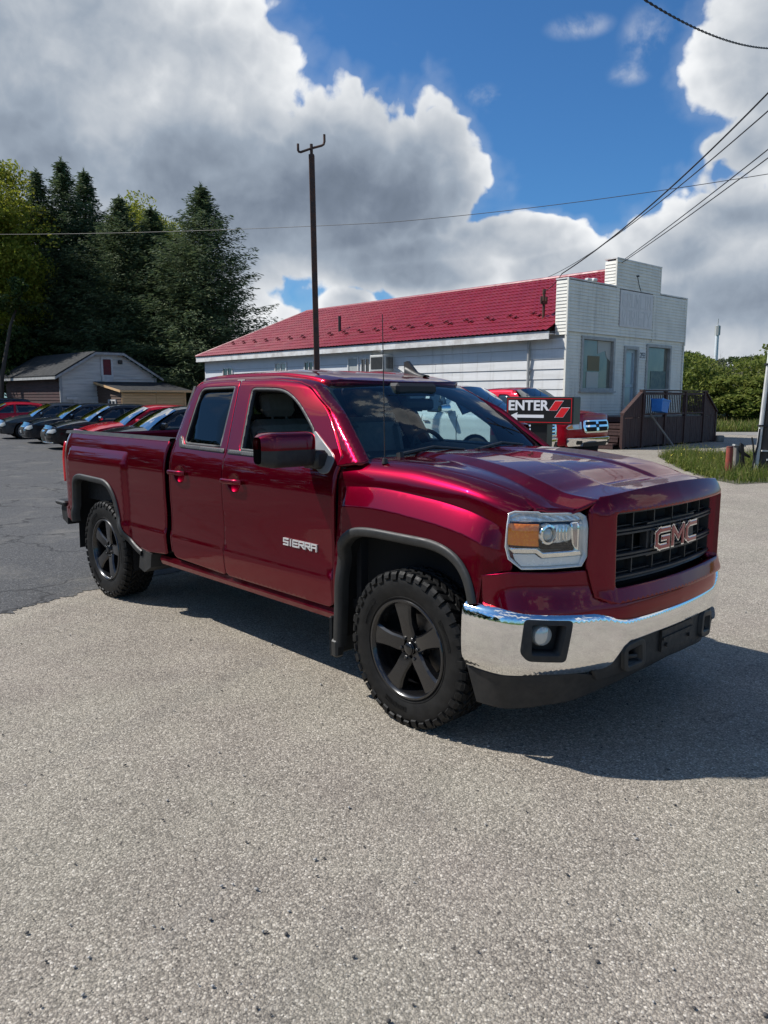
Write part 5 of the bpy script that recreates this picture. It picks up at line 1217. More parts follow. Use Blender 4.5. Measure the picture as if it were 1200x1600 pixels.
ub.tube([(-2.4, -.30, .42), (-3.4, -.35, .45), (-4.0, -.55, .46), (-4.35, -.72, .42)], .035); ub.build('chassis_and_light_slab', M_DARK, T)
sh = MB(); sh.tube([(-3.85, -.62, .36), (-3.80, -.70, .80)], .03); sh.box((-4.16, -.70, .32), (-3.98, -.62, .36)); sh.build('shock_absorber', M_DARK, T)
fs = MB(); fs.box((-.50, -.80, .60), (.62, .80, 1.12)); fs.build('engine_bay_block', M_DARK, T)
# ---- wheels: tyre with lugs, five-spoke rim, hub, brake
def make_wheel():
    """wheel about the Y axis, outer face towards -Y, hub at the origin"""
    w = empty('wheel', (0, 0, 0))
    ty = MB(); ty.lathe([(.255, -.105), (.262, -.118), (.285, -.126), (.315, -.133), (.345, -.134), (.368, -.131), (.386, -.124), (.398, -.110), (.402, -.08), (.403, 0), (.402, .08), (.398, .11), (.37, .13), (.33, .134), (.27, .12), (.255, .10)], 96)
    # raised ring and faint raised lettering blocks on the sidewall
    ty.lathe([(.272, -.120), (.274, -.126), (.279, -.127), (.281, -.122)], 72)
    rnd = random.Random(3)
    for a0 in (.35, 2.5, 4.4):
        for i in range(9):
            a = a0 + i * .058; hgt = .010 + .004 * rnd.random(); c, s = math.cos(a), math.sin(a)
            for k in ((0, .3), (.55, .85)):
                q = []
                for rr in (.318 - hgt, .318 + hgt):
                    for da in (k[0] * .045, k[1] * .045): q.append((rr * math.cos(a + da), -.1362 if rr > .31 else -.1355, rr * math.sin(a + da)))
                b = [(p[0], p[1] + .004, p[2]) for p in q]; ty.add(q + b, [(0, 1, 3, 2), (0, 4, 5, 1), (1, 5, 7, 3), (3, 7, 6, 2), (2, 6, 4, 0)])
    ty.build('tyre', M_RUB, w, True, sharp=30)
    td = MB(); N = 44; rnd = random.Random(5)
    def block(a0, a1, y0, y1, r0, r1, sk=0., taper=.004):
        vs = []
        for r, e in ((r0, 0), (r1, taper)):
            for a, q in ((a0, 1), (a1, -1)):
                for y, u in ((y0, 1), (y1, -1)):
                    aa = a + sk * (y - (y0 + y1) / 2) + q * e / r; vs.append((r * math.cos(aa), y + u * e, r * math.sin(aa)))
        td.add(vs, [(4, 5, 7, 6), (0, 1, 5, 4), (1, 3, 7, 5), (3, 2, 6, 7), (2, 0, 4, 6)])
    st = 2 * math.pi / N
    for i in range(N):
        a = i * st
        for sgn in (-1, 1):
            ph = 0 if sgn < 0 else st * .5; r1 = .4155 if i % 2 else .4165
            # shoulder lug, alternately long and short, reaching down the sidewall
            ya, yb_ = (-.128, -.082) if sgn < 0 else (.082, .128)
            block(a + ph, a + ph + st * .70, ya if i % 2 else ya + (.008 if sgn < 0 else 0), yb_, .390, r1, 1.2 * sgn)
            y2 = -.134 if sgn < 0 else .134
            r_lo = .365 if i % 2 else .377
            vs = []
            for (r, y) in ((r_lo, sgn * .1335), (.402, sgn * .126), (r_lo, sgn * .118), (.402, sgn * .112)):
                pass
            c0, c1 = a + ph + .006, a + ph + st * .70 - .004
            q = [(r * math.cos(t), y, r * math.sin(t)) for t in (c0, c1) for r, y in ((r_lo, sgn * .132), (r_lo + .006, sgn * .1395), (.398, sgn * .1345), (.412, sgn * .122), (.395, sgn * .11))]
            td.add(q, [(0, 1, 6, 5), (1, 2, 7, 6), (2, 3, 8, 7), (3, 4, 9, 8), (0, 4, 3, 2, 1), (5, 6, 7, 8, 9)])
        block(a + st * .1, a + st * .78, -.074, -.036, .396, .4165, 2.6); block(a + st * .45, a + st * 1.10, -.030, .003, .396, .417, -2.8)
        block(a + st * .05, a + st * .72, .008, .038, .396, .417, 2.6); block(a + st * .5, a + st * 1.18, .044, .074, .396, .4165, -2.6)
    o = td.build('tread', M_RUB, w); o['kind'] = 'stuff'
    rm = MB(); rm.lathe([(.262, -.112), (.266, -.122), (.262, -.128), (.252, -.128), (.244, -.120), (.238, -.105), (.232, -.06), (.225, .0), (.222, .10)], 72)
    for k in range(5):
        a = 2 * math.pi * k / 5 + R(90 + 18); ca, sa = math.cos(a), math.sin(a)
        # cross-sections along the spoke: radius, half width, face depth
        secs = [(.045, .040, -.088), (.085, .043, -.098), (.13, .041, -.106), (.18, .047, -.111), (.222, .058, -.113), (.246, .066, -.112)]
        rows = []
        for r, hw, fy in secs:
            for q, dy in ((-1.0, .050), (-1.0, .012), (-.80, .0), (0, -.002), (.80, .0), (1.0, .012), (1.0, .050)):
                t = q * hw; rows.append((r * ca - t * sa, fy + dy, r * sa + t * ca))
        m = 7; rm.add(rows, [(i * m + j, (i + 1) * m + j, (i + 1) * m + j + 1, i * m + j + 1) for i in range(len(secs) - 1) for j in range(m - 1)])
    rm.lathe([(.0005, -.098), (.030, -.098), (.034, -.094), (.036, -.080), (.082, -.076), (.086, -.060), (.086, -.03)], 40)
    rm.build('rim', M_RIM, w, True, sharp=28)
    cp = MB(); cp.lathe([(.0005, -.110), (.022, -.109), (.030, -.104), (.033, -.085)], 28); cp.build('hub_cap', M_RIM, w, True)
    for k in range(6):
        a = 2 * math.pi * k / 6 + .26; n_ = MB(); n_.lathe([(.0005, -.105), (.007, -.104), (.0105, -.099), (.0105, -.06)], 6, 'Y', (.058 * math.cos(a), 0, .058 * math.sin(a))); n_.build('lug_nut', M_CHR if False else M_RIM, w)
    bk = MB(); bk.lathe([(.05, .0), (.165, .0), (.168, .004), (.168, .022), (.05, .022)], 40); bk.lathe([(.0005, -.03), (.075, -.03), (.078, .0)], 24); bk.build('brake_disc', M_STEEL, w, True)
    ca_ = MB()
    for i in range(6):
        a0 = R(20 + i * 9); a1 = R(20 + i * 9 + 9.2)
        ca_.add([(r * math.cos(t), y, r * math.sin(t)) for t in (a0, a1) for r in (.115, .195) for y in (-.035, .05)], [(0, 2, 6, 4), (2, 3, 7, 6), (0, 4, 5, 1)])
    ca_.build('brake_caliper', M_STEEL, w)
    return w
wheel0 = make_wheel(); wheel0.parent = truck; wheel0.location = (0, -.851, .414); wheel0.rotation_euler = (0, R(8), 0)
for i, (x, y, rz, ry) in enumerate(((-3.645, -.846, 0, 31), (0, .851, math.pi, 50), (-3.645, .846, math.pi, 12))):
    c = copy_tree(wheel0, truck); c.location = (x, y, .414); c.rotation_euler = (0, R(ry), rz)
# ================================================================== parked vehicles
M_DGLASS = mat('dark_car_glass', (.012, .016, .02), .03, 0, 0, .9)
M_DGLASS2 = glass('car_windscreen', (.20, .26, .27), 2.6)
M_SILV = varied('silver_rim', (.42, .42, .42), (.34, .34, .34), 8, .35, .8)
M_HL = mat('headlamp_glass', (.55, .58, .58), .08, .35, 1.)
M_HL2 = mat('amber_corner', (.75, .28, .04), .2, 0, 1.)
def car_wheel_meshes():
    t = MB(); t.lathe([(.63, -.30), (.70, -.36), (.86, -.38), (.97, -.34), (1., -.26), (1., .26), (.97, .34), (.80, .38), (.62, .3)], 28); o = t.build('tyre', M_RUB, None, True); 
    r = MB(); r.lathe([(.66, -.33), (.68, -.36), (.63, -.36), (.60, -.28), (.56, -.05), (.52, .2)], 28)
    for k in range(10):
        a = 2 * math.pi * k / 10; ca, sa = math.cos(a), math.sin(a); rows = []
        for rr, hw, fy in ((.10, .06, -.30), (.36, .055, -.33), (.62, .08, -.32)):
            for q, dy in ((-1, .12), (-.8, 0), (.8, 0), (1, .12)): rows.append((rr * ca - q * hw * sa, fy + dy, rr * sa + q * hw * ca))
        r.add(rows, [(i * 4 + j, (i + 1) * 4 + j, (i + 1) * 4 + j + 1, i * 4 + j + 1) for i in range(2) for j in range(3)])
    r.lathe([(.0005, -.32), (.10, -.32), (.14, -.28), (.14, -.1)], 16); r.lathe([(.0005, -.02), (.55, -.02)], 20); q = r.build('rim', M_SILV, None, True)
    return o, q
TY0, RI0 = car_wheel_meshes()
for o in (TY0, RI0): COL.objects.unlink(o)
def vehicle(name, label, cat, group, loc, rz, paint_m, S, chrome=None, rim=None):
    """a parked car or pickup built from sheet-metal panels; x forward with the front axle at 0, hub height S['r']"""
    V = empty(name, loc, rz, label, cat, group)
    W = S['W'] / 2; xf, xr = S['xf'], S['xr']; wb = S['wb']; r = S['r']; zb = S['sill']
    belt = curve1(S['belt']); top_h = curve1(S['hood']); zroof = curve1(S['roof']); tuck = S.get('tuck', .42)
    yl = curve1([(zb - .05, W * .93), (zb + .08, W * .975), (zb + .3, W), (S['belt_z'] - .12, W * .995), (S['belt_z'] + .0, W * .955), (S['belt_z'] + .08, W * .92)])
    nose = S.get('nose', .42); tail = S.get('tailr', .22)
    def yside(x, v): 
        a = np.clip((x - (xf - nose)) / nose, 0, 1.05); b = np.clip(((xr + tail) - x) / tail, 0, 1.05)
        return yl(v) * (1 - .20 * a ** 2.6) * (1 - .12 * b ** 2.4) + .012 * np.exp(-((v - (zb + .62 * (S['belt_z'] - zb))) / .05) ** 2)
    def side(sg):
        def P(x, v):
            x = np.asarray(x, float); v = np.asarray(v, float); bz = belt(x)
            y = np.where(v <= bz, yside(x, np.minimum(v, bz)), yside(x, bz) - tuck * (v - bz) - .9 * np.clip(v - (zroof(x) - .07), 0, 1) ** 1.0 * .9)
            return np.stack([x, sg * y, v], -1)
        return P
    def arch(cx):
        ra = r * 1.17; return [(cx + ra * math.cos(t), r + ra * math.sin(t)) for t in np.linspace(math.radians(180 + 18), math.radians(-18), 15) if r + ra * math.sin(t) > zb]
    cen = ((xf + xr) / 2, 0, .6)
    xfs, xrs = xf - .30, xr + .12
    body = None
    for sg in (-1, 1):
        topl = [(x, float(min(belt(x), 99))) for x in np.linspace(xfs, xrs, 22)]
        ol = [(xrs, zb + .06), (-wb - r * 1.3, zb)] + arch(-wb) + [(-wb + r * 1.3, zb), (-r * 1.3, zb)] + arch(0) + [(r * 1.3, zb), (xfs, zb + .03)] + topl
        panel('body_side', side(sg), ol, paint_m, V, (), .09, .03, .008, center=cen)
        # door outlines as thin dark shut lines
        sh = MB()
        for xd in S['shuts']:
            pts = [side(sg)(np.array([xd + S.get('lean', 0) * (v - zb)]), np.array([v]))[0] + np.array([0, sg * .003, 0]) for v in np.linspace(zb + .05, S['belt_z'] - .02, 8)]
            sh.tube([tuple(p) for p in pts], .006, 4)
        sh.build('door_gap', M_DARK, V)
        for xd in S['handles']:
            h = MB(); p = side(sg)(np.array([xd]), np.array([S['belt_z'] - .16]))[0]; h.box((p[0] - .09, p[1] - .015, p[2] - .014), (p[0] + .09, p[1] + .015, p[2] + .014), bev=.008)
            M_ = None; o = h.build('door_handle', chrome or paint_m, V); o.location = (0, sg * .022, 0)
    # bonnet and (for cars) boot lid, each a crowned grid between the two sides
    def deckgrid(x0, x1, n, crown, nm):
        g = MB(); 
        def Fd(x, q):
            yy = float(yside(np.array(x), belt(np.array(x)))); zz = float(belt(np.array(x))); zc = float(top_h(np.array(x)))
            e = 1 - abs(q) ** 3.2; ridge_ = .012 * math.exp(-((abs(q) - .55) / .10) ** 2) if crown else 0
            return (x, q * yy, zz + (zc - zz) * e + ridge_ * min(1, max(0, (xf - .15 - x) * 3)))
        g.grid(Fd, np.linspace(x0, x1, n), [-1, -.985, -.93, -.8, -.65, -.5, -.3, 0, .3, .5, .65, .8, .93, .985, 1]); return g.build(nm, paint_m, V, True, sharp=50)
    deckgrid(S['cowl'] + .02, xfs, 10, True, 'bonnet')
    if S['type'] != 'pickup': deckgrid(xrs, S['backglass'] - .02, 6, False, 'boot_lid')
    # nose: plan curve swept vertically, closed onto the bonnet edge
    ys0 = float(yside(np.array(xfs), np.array(S['belt_z'] - .2)))
    cp = [(0, xf), (.35, xf - .01), (.62, xf - .05), (.80, xf - .12), (.92, xf - .21), (1.0, xfs)]
    fx = curve1([(a, -b) for a, b in cp]); 
    zft = float(belt(np.array(xfs)))
    def FN(q, z):
        q = np.asarray(q, float); z = np.asarray(z, float); a = np.abs(q); k = sst(S['nose_z'] - .05, zft + .05, z); lo = sst(zb + .25, zb - .05, z)
        x = -fx(a) - S.get('rake', .16) * k * (1 - a ** 4) * 1. - .07 * lo * (1 - a ** 6)
        yy = yside(x * 0 + xfs, np.minimum(z, zft)) * (a * 1.0); return np.stack([x, np.sign(q) * yy, z], -1)
    ztop = lambda q: float(zft + (top_h(np.array(xfs)) - zft) * (1 - abs(q) ** 3.2))
    no = [(q, zb) for q in np.linspace(-1, 1, 12)] + [(q, ztop(q)) for q in np.linspace(1, -1, 22)]
    panel('front_fascia', FN, no, paint_m, V, (), .09, .02, .0, center=cen)
    def fpart(nm, pts, lift, m, rr=.0, rim_=.03, par=V): 
        return panel(nm, FN, rounded(pts, rr) if rr else pts, m, par, (), .05, rim_, .004, center=cen, lift=lift)
    for p in S['front']:
        nm, pts, lift, mm = p[:4]; mm = {'chrome': M_CHR, 'dark': M_DARK, 'black': M_BLK, 'hl': M_HL, 'paint': paint_m, 'amber': M_HL2, 'white': MATS['projector_glass'], 'lower': M_TRIM}[mm]
        sides = (1, -1) if nm in S['pairs'] else (1,)
        for sg in sides: fpart(nm, [(sg * a, b) for a, b in pts], lift, mm, p[4] if len(p) > 4 else .0)
    # tail end
    tl = MB(); bt = float(belt(np.array(xrs))); ty = float(yside(np.array(xrs), np.array(zb + .3)))
    tl.grid(lambda q, z: (xr + .12 * abs(q) ** 3, q * ty, z), np.linspace(-1, 1, 9), [zb, zb + .25, (zb + bt) / 2 + .1, bt]); tl.build('tail_panel', paint_m, V, True)
    for sg in (-1, 1):
        t2 = MB(); t2.box((xr - .01, min(sg * ty * .72, sg * ty * .99), bt - .34), (xr + .14, max(sg * ty * .72, sg * ty * 1.0), bt - .06), bev=.03); t2.build('tail_lamp', M_TAIL, V)
    # greenhouse
    xc, xrf, xrb, xbg = S['cowl'], S['roof_front'], S['roof_back'], S['backglass']
    for sg in (-1, 1):
        P = side(sg); zr0 = lambda x: float(zroof(np.array(x)))
        gh_ = [(xc, float(belt(np.array(xc)))), (xrf, zr0(xrf) - .015)] + [(x, zr0(x) + .0) for x in np.linspace(xrf - .1, xrb + .1, 8)] + [(xrb, zr0(xrb) - .015), (xbg, float(belt(np.array(xbg))))]
        fr_ = panel('door_frame', P, gh_, paint_m, V, S['wins'], .07, .03, .006, center=cen)
        for w_ in S['wins']: panel('side_window', P, w_, M_DGLASS2 if S.get('seethru') else M_DGLASS, fr_, (), .15, .004, 0, center=cen, lift=-.012)
        if 'bpillar' in S:
            for q in S['bpillar']: panel('pillar_trim', P, q, M_BLK, fr_, (), .1, .004, 0, center=cen, lift=.002)
    def yroof(x): return float(yside(np.array(x), belt(np.array(x)))) - tuck * (float(zroof(np.array(x))) - float(belt(np.array(x)))) - .9 * .07 * .9
    rg = MB(); rg.grid(lambda x, q: (x, q * yroof(x), float(zroof(np.array(x))) + .055 * (1 - abs(q) ** 2.2)), np.linspace(xrf - .0, xrb, 10), np.linspace(-1, 1, 13)); rg.build('roof', paint_m, V, True)
    def screen(xa, xb, nm, m):
        g = MB(); ya = float(yside(np.array(xa), belt(np.array(xa)))) - .03; yb2 = yroof(xb) - .0; za = float(belt(np.array(xa))) + .005; zb2 = float(zroof(np.array(xb))) - .0
        sgn = 1 if xa > xb else -1
        def Fw(t, q): x = xa + (xb - xa) * t + sgn * (.10 * (1 - q * q)) * (1 - .5 * t) + .03 * sgn * math.sin(math.pi * t); y = q * (ya + (yb2 - ya) * t); z = za + (zb2 - za) * t + .055 * (1 - abs(q) ** 2.2) * t + .03 * math.sin(math.pi * t); return (x, y, z)
        g.grid(Fw, np.linspace(0, 1, 7), np.linspace(-1, 1, 11)); return g.build(nm, m, V, True)
    screen(xc, xrf, 'windscreen', M_DGLASS2); screen(xbg, xrb, 'rear_screen', M_DGLASS)
    ib = MB(); ib.box((xbg + .3, -W * .8, zb + .1), (xc - .5, W * .8, S['belt_z'] - .25)); ib.box((xc - .85, -W * .82, S['belt_z'] - .15), (xc + .0, W * .82, S['belt_z'] - .03), bev=.05)
    for yy in (-.38, .38):
        ib.box((S['seat'] - .12, yy - .24, zb + .3), (S['seat'] + .1, yy + .24, S['belt_z'] + .12), bev=.08); ib.box((S['seat'] - .1, yy - .12, S['belt_z'] + .14), (S['seat'] + .02, yy + .12, S['belt_z'] + .30), bev=.05)
    ib.build('cabin', M_DASH, V)
    # wheels, mirrors, arches
    for cx in (0, -wb):
        for sg in (-1, 1):
            w_ = empty('wheel', (cx, sg * (W - .115 * r / .33), r), 0 if sg < 0 else math.pi, parent=V); a = inst(TY0, w_); b = inst(RI0, w_); a.scale = b.scale = (r, r * .85, r)
            if rim: b.data = rim
        la = MB(); ra = r * 1.2; la.grid(lambda t, y: (cx + ra * math.cos(t), y, r + ra * math.sin(t)), np.linspace(-.3, math.pi + .3, 14), [-W * .965, -W * .5, W * .5, W * .965]); la.build('wheel_housing', M_DARK, V)
    fl_ = MB(); fl_.box((xr + .3, -W * .86, zb - .03), (xf - .35, W * .86, zb + .05)); fl_.build('floor_pan', M_DARK, V)
    for sg in (-1, 1):
        m_ = MB(); x0 = S['mirror']; y0 = float(yside(np.array(x0), np.array(S['belt_z']))); sc = S.get('mirror_s', 1.)
        m_.grid(lambda t, a: (x0 + .07 * sc * math.copysign(abs(math.cos(a)) ** .6, math.cos(a)) * (1 - .35 * t), sg * (y0 + .05 + .21 * sc * t), S['belt_z'] + .10 * sc + .075 * sc * math.copysign(abs(math.sin(a)) ** .6, math.sin(a)) * (1 - .3 * t * t)), np.linspace(0, 1, 6), np.linspace(0, 2 * math.pi, 15)); m_.f.append(tuple(range(5 * 15, 6 * 15))); m_.box((x0 - .05, min(sg * (y0 - .05), sg * (y0 + .08)), S['belt_z'] + .02), (x0 + .04, max(sg * (y0 - .05), sg * (y0 + .08)), S['belt_z'] + .10)); m_.build('door_mirror', chrome or paint_m, V, True, sharp=60)
    if S['type'] == 'pickup':
        bx = MB(); zt = S['belt_z'] + .0; bx.box((xr + .08, -W * .9, zt - .5), (xbg - .05, W * .9, zt - .45)); bx.box((xr + .03, -W * .9, zt - .5), (xr + .08, W * .9, zt)); bx.box((xbg - .08, -W * .9, zt - .5), (xbg - .03, W * .9, zt)); bx.build('bed', M_BLK, V)
        cbk = MB(); cbk.box((xbg - .02, -W * .88, zb + .1), (xbg + .01, W * .88, S['belt_z'])); cbk.build('cab_back', paint_m, V)
    return V
def ell(cx, cz, rx, rz, n=14): return [(cx + rx * math.cos(t), cz + rz * math.sin(t)) for t in np.linspace(0, 2 * math.pi, n, endpoint=False)]

PICK = dict(type='pickup', W=2.02, xf=.98, xr=-4.75, wb=3.57, r=.40, sill=.48, belt_z=1.29, nose=.55, nose_z=.9, rake=.06,
    belt=[(-5, 1.30), (-2.2, 1.30), (-.5, 1.28), (0, 1.24), (.7, 1.12), (1., 1.08)], hood=[(-2, 1.36), (-.45, 1.345), (.3, 1.27), (.72, 1.185), (1., 1.13)],
    roof=[(-2.45, 1.80), (-2.2, 1.845), (-1.5, 1.87), (-1.15, 1.855), (-.95, 1.81)], cowl=-.42, roof_front=-1.05, roof_back=-2.36, backglass=-2.44, seat=-1.5, mirror=-.80, mirror_s=1.25,
    shuts=[-.55, -1.62, -2.46], handles=[-1.45, -2.3], tuck=.40,
    wins=[rounded([(-.86, 1.31), (-1.50, 1.325), (-1.56, 1.78), (-1.24, 1.78), (-1.02, 1.62)], [.03, .03, .05, .12, .2]), rounded([(-1.64, 1.33), (-2.28, 1.345), (-2.30, 1.74), (-2.2, 1.77), (-1.67, 1.78)], .04)],
    pairs=('headlight', 'turn_signal', 'fog_lamp'), front=[])
RAM = dict(PICK); RAM.update(belt=[(-5, 1.32), (-2.2, 1.32), (-.5, 1.31), (0, 1.285), (.7, 1.20), (1., 1.14)], hood=[(-2, 1.42), (-.45, 1.40), (.3, 1.36), (.72, 1.29), (1., 1.22)], roof=[(-2.45, 1.85), (-2.2, 1.895), (-1.5, 1.92), (-1.15, 1.905), (-.95, 1.86)]); RAM['front'] = [
    ('lower_bumper', [(-.97, .50), (.97, .50), (.97, .70), (-.97, .70)], .05, 'chrome', .05), ('bumper_step', [(-.55, .49), (.55, .49), (.55, .60), (-.55, .60)], .062, 'black', .03), ('fog_lamp', [(.62, .55), (.78, .55), (.78, .64), (.62, .64)], .06, 'black', .02),
    ('headlight', [(.62, .92), (.95, .90), (.985, .94), (.90, 1.06), (.62, 1.10)], .012, 'hl', .02), ('turn_signal', [(.86, .935), (.955, .925), (.955, .96), (.89, 1.02), (.86, 1.02)], .016, 'amber', .01),
    ('grille_surround', [(-.52, .815), (.52, .815), (.585, .93), (.56, 1.125), (-.56, 1.125), (-.585, .93)], .045, 'chrome', .05)] + \
    [('grille_opening', [(s * a, b) for a, b in q], .049, 'dark', .02) for s in (1, -1) for q in ([(.06, 1.005), (.515, 1.005), (.50, 1.09), (.06, 1.09)], [(.06, .855), (.475, .855), (.53, .955), (.06, .955)])] + [('grille_badge', ell(0, .985, .055, .045), .06, 'black')]
WHT = dict(PICK); WHT.update(belt_z=1.33, r=.42, sill=.52, belt=[(-5, 1.34), (-2.2, 1.34), (-.5, 1.32), (0, 1.30), (.7, 1.24), (1., 1.20)], hood=[(-2, 1.42), (-.45, 1.41), (.3, 1.36), (.72, 1.29), (1., 1.24)],
    roof=[(-2.45, 1.86), (-2.2, 1.905), (-1.5, 1.93), (-1.15, 1.915), (-.95, 1.87)], seethru=False,
    wins=[rounded([(-.86, 1.355), (-1.50, 1.37), (-1.56, 1.84), (-1.24, 1.84), (-1.02, 1.67)], [.03, .03, .05, .12, .2]), rounded([(-1.64, 1.37), (-2.28, 1.385), (-2.30, 1.80), (-2.2, 1.83), (-1.67, 1.84)], .04)])
WHT['front'] = [('lower_bumper', [(-.98, .55), (.98, .55), (.98, .80), (-.98, .80)], .05, 'chrome', .05), ('fog_lamp', [(.62, .60), (.78, .60), (.78, .72), (.62, .72)], .06, 'black', .02),
    ('headlight', [(.68, .88), (.985, .88), (.985, 1.14), (.68, 1.16)], .015, 'hl', .03), ('turn_signal', [(.90, .90), (.975, .90), (.975, 1.0), (.90, 1.0)], .02, 'amber', .01), ('grille_opening', [(-.64, .84), (.64, .84), (.64, 1.20), (-.64, 1.20)], .02, 'dark', .03)] + \
    [('grille_bar', [(-.63, z), (.63, z), (.63, z + .048), (-.63, z + .048)], .045, 'chrome', .008) for z in (.845, .92, .995, 1.07, 1.15)] + [('grille_post', [(s * .64, .83), (s * .70, .83), (s * .70, 1.21), (s * .64, 1.21)], .045, 'chrome', .01) for s in (1, -1)] + [('grille_badge', ell(0, 1.03, .12, .05), .06, 'black')]
HEAD = R(-46)
def facing(rz, nose_px, Y, xf=.98):   # place the vehicle so that the middle of its nose stands where the photograph shows it
    p = at(nose_px, 700, Y); return (p.x - math.cos(rz) * xf, p.y - math.sin(rz) * xf, 0)
vehicle('pickup_truck', 'bright red pickup with chrome crosshair grille parked beside the white store', 'pickup truck', 'pickups parked beside the white store', facing(HEAD, 931, 19.6), HEAD, paint('bright_red_paint', (.34, .006, .018), .35, .35), RAM, M_CHR)
vehicle('pickup_truck', 'white pickup with slatted chrome grille parked behind the cherry red truck', 'pickup truck', 'pickups parked beside the white store', facing(HEAD, 843, 16.8), HEAD, paint('white_paint', (.72, .73, .72), .0, .4, dirt=.05), WHT, M_CHR)

SED = dict(type='sedan', W=1.84, xf=.92, xr=-3.78, wb=2.78, r=.325, sill=.22, belt_z=.93, nose=.55, nose_z=.55, rake=.16,
    belt=[(-4, .96), (-2.9, .96), (-1.5, .93), (-.3, .90), (.3, .82), (.65, .72), (1., .66)], hood=[(-4, 1.03), (-3.2, 1.04), (-2., 1.0), (-.45, .985), (.2, .91), (.62, .79), (1., .70)],
    roof=[(-3.2, 1.20), (-2.7, 1.34), (-2.0, 1.42), (-1.5, 1.425), (-1.1, 1.37)], cowl=-.36, roof_front=-1.15, roof_back=-2.75, backglass=-3.35, seat=-1.55, mirror=-.72, mirror_s=.9,
    shuts=[-.42, -1.45, -2.45], handles=[-1.25, -2.25], tuck=.46, lean=.0,
    wins=[rounded([(-.62, .945), (-1.42, .955), (-1.46, 1.355), (-1.22, 1.33)], [.02, .02, .04, .1]), rounded([(-1.52, .957), (-2.42, .985), (-2.55, 1.02), (-2.50, 1.27), (-2.1, 1.35), (-1.55, 1.36)], [.02, .03, .05, .1, .1, .04])],
    pairs=('headlight', 'turn_signal', 'fog_lamp'), front=[
    ('grille', [(-.34, .36), (.34, .36), (.40, .62), (-.40, .62)], .012, 'dark', .04), ('grille_frame', [(-.40, .605), (.40, .605), (.40, .63), (-.40, .63)], .02, 'chrome', .005), ('headlight', [(.50, .56), (.86, .52), (.97, .58), (.93, .69), (.55, .64)], .012, 'hl', .03), ('lower_intake', [(-.8, .25), (.8, .25), (.72, .33), (-.72, .33)], .012, 'black', .02), ('fog_lamp', [(.58, .34), (.78, .35), (.76, .44), (.60, .42)], .014, 'black', .02),
    ('front_plate', [(-.16, .40), (.16, .40), (.16, .49), (-.16, .49)], .03, 'white', .005)])
AUD = dict(SED); AUD['front'] = [('grille', [(-.30, .26), (.30, .26), (.40, .44), (.36, .67), (-.36, .67), (-.40, .44)], .014, 'dark', .04), ('grille_frame', [(-.37, .67), (.37, .67), (.37, .69), (-.37, .69)], .022, 'chrome', .004)] + [('grille_frame', [(s * .31, .25), (s * .335, .25), (s * .43, .44), (s * .40, .44)], .02, 'chrome', .003) for s in (1, -1)] + [('grille_badge', ell(x, .60, .045, .028, 10), .024, 'chrome') for x in (-.10, -.03, .04, .11)] + \
    [('headlight', [(.52, .55), (.88, .54), (.97, .60), (.93, .68), (.52, .64)], .012, 'hl', .03), ('fog_lamp', [(.55, .32), (.82, .33), (.80, .43), (.57, .41)], .014, 'black', .02), ('front_lip', [(-.85, .225), (.85, .225), (.85, .255), (-.85, .255)], .03, 'chrome', .005)]
HAT = dict(SED); HAT.update(type='hatch', W=1.86, xr=-3.62, wb=2.70, r=.345, sill=.27, belt_z=1.02, belt=[(-4, 1.06), (-2.9, 1.06), (-1.5, 1.02), (-.3, .99), (.3, .92), (.65, .83), (1., .77)], hood=[(-4, 1.10), (-3.2, 1.10), (-2., 1.08), (-.45, 1.075), (.2, 1.01), (.62, .90), (1., .80)],
    roof=[(-3.5, 1.50), (-2.9, 1.585), (-2.0, 1.62), (-1.5, 1.61), (-1.05, 1.55)], roof_front=-1.12, roof_back=-3.30, backglass=-3.55, seat=-1.5, nose_z=.65, rake=.14, tuck=.40,
    wins=[rounded([(-.62, 1.035), (-1.42, 1.045), (-1.46, 1.53), (-1.20, 1.51)], [.02, .02, .04, .1]), rounded([(-1.52, 1.047), (-2.48, 1.07), (-2.52, 1.53), (-1.55, 1.54)], [.02, .03, .05, .04]), rounded([(-2.60, 1.08), (-3.12, 1.12), (-3.05, 1.44), (-2.64, 1.51)], .05)])
HAT['front'] = [(a, [(p[0], p[1] + .10) for p in b], *c) for a, b, *c in SED['front']]
VAN = dict(HAT)
G_CARS = 'parked cars in the row on the left'
ROW = np.array([.55, -.835]); CAR_RZ = math.atan2(-.56, -.83)
M_CB = paint('black_car_paint', (.010, .011, .013), .3, .3); M_CG = paint('dark_grey_car_paint', (.055, .062, .07), .5, .32); M_CR = paint('red_car_paint', (.45, .008, .022), .1, .35); M_CB2 = paint('blue_black_car_paint', (.012, .015, .022), .4, .3)
def nose_at(x, y, S): return (x - math.cos(CAR_RZ) * S['xf'], y - math.sin(CAR_RZ) * S['xf'], 0)
CARS = [(-7.25, 18.7, SED, M_CB, 'black sedan nearest to the cherry red truck bed in the parked row'), (-9.0, 22.2, SED, M_CR, 'red sedan between two black cars in the parked row'), (-11.25, 25.4, AUD, M_CB, 'black sedan with tall chrome edged grille in the parked row'),
        (-13.5, 28.7, SED, M_CB2, 'blue black sedan between the tall grille sedan and the grey sedan'), (-16.0, 31.8, SED, M_CG, 'dark grey car with bright headlights at the left of the parked row'), (-20.2, 36.6, SED, M_CR, 'distant red sedan behind the dark grey car at the left'), (-22.8, 39.6, HAT, M_CB2, 'farthest dark car at the left edge of the parked row')]
for x, y, S, m, lab in CARS: vehicle('parked_car', lab, 'car', G_CARS, nose_at(x, y, S), CAR_RZ, m, S, M_CHR if S is AUD else None)
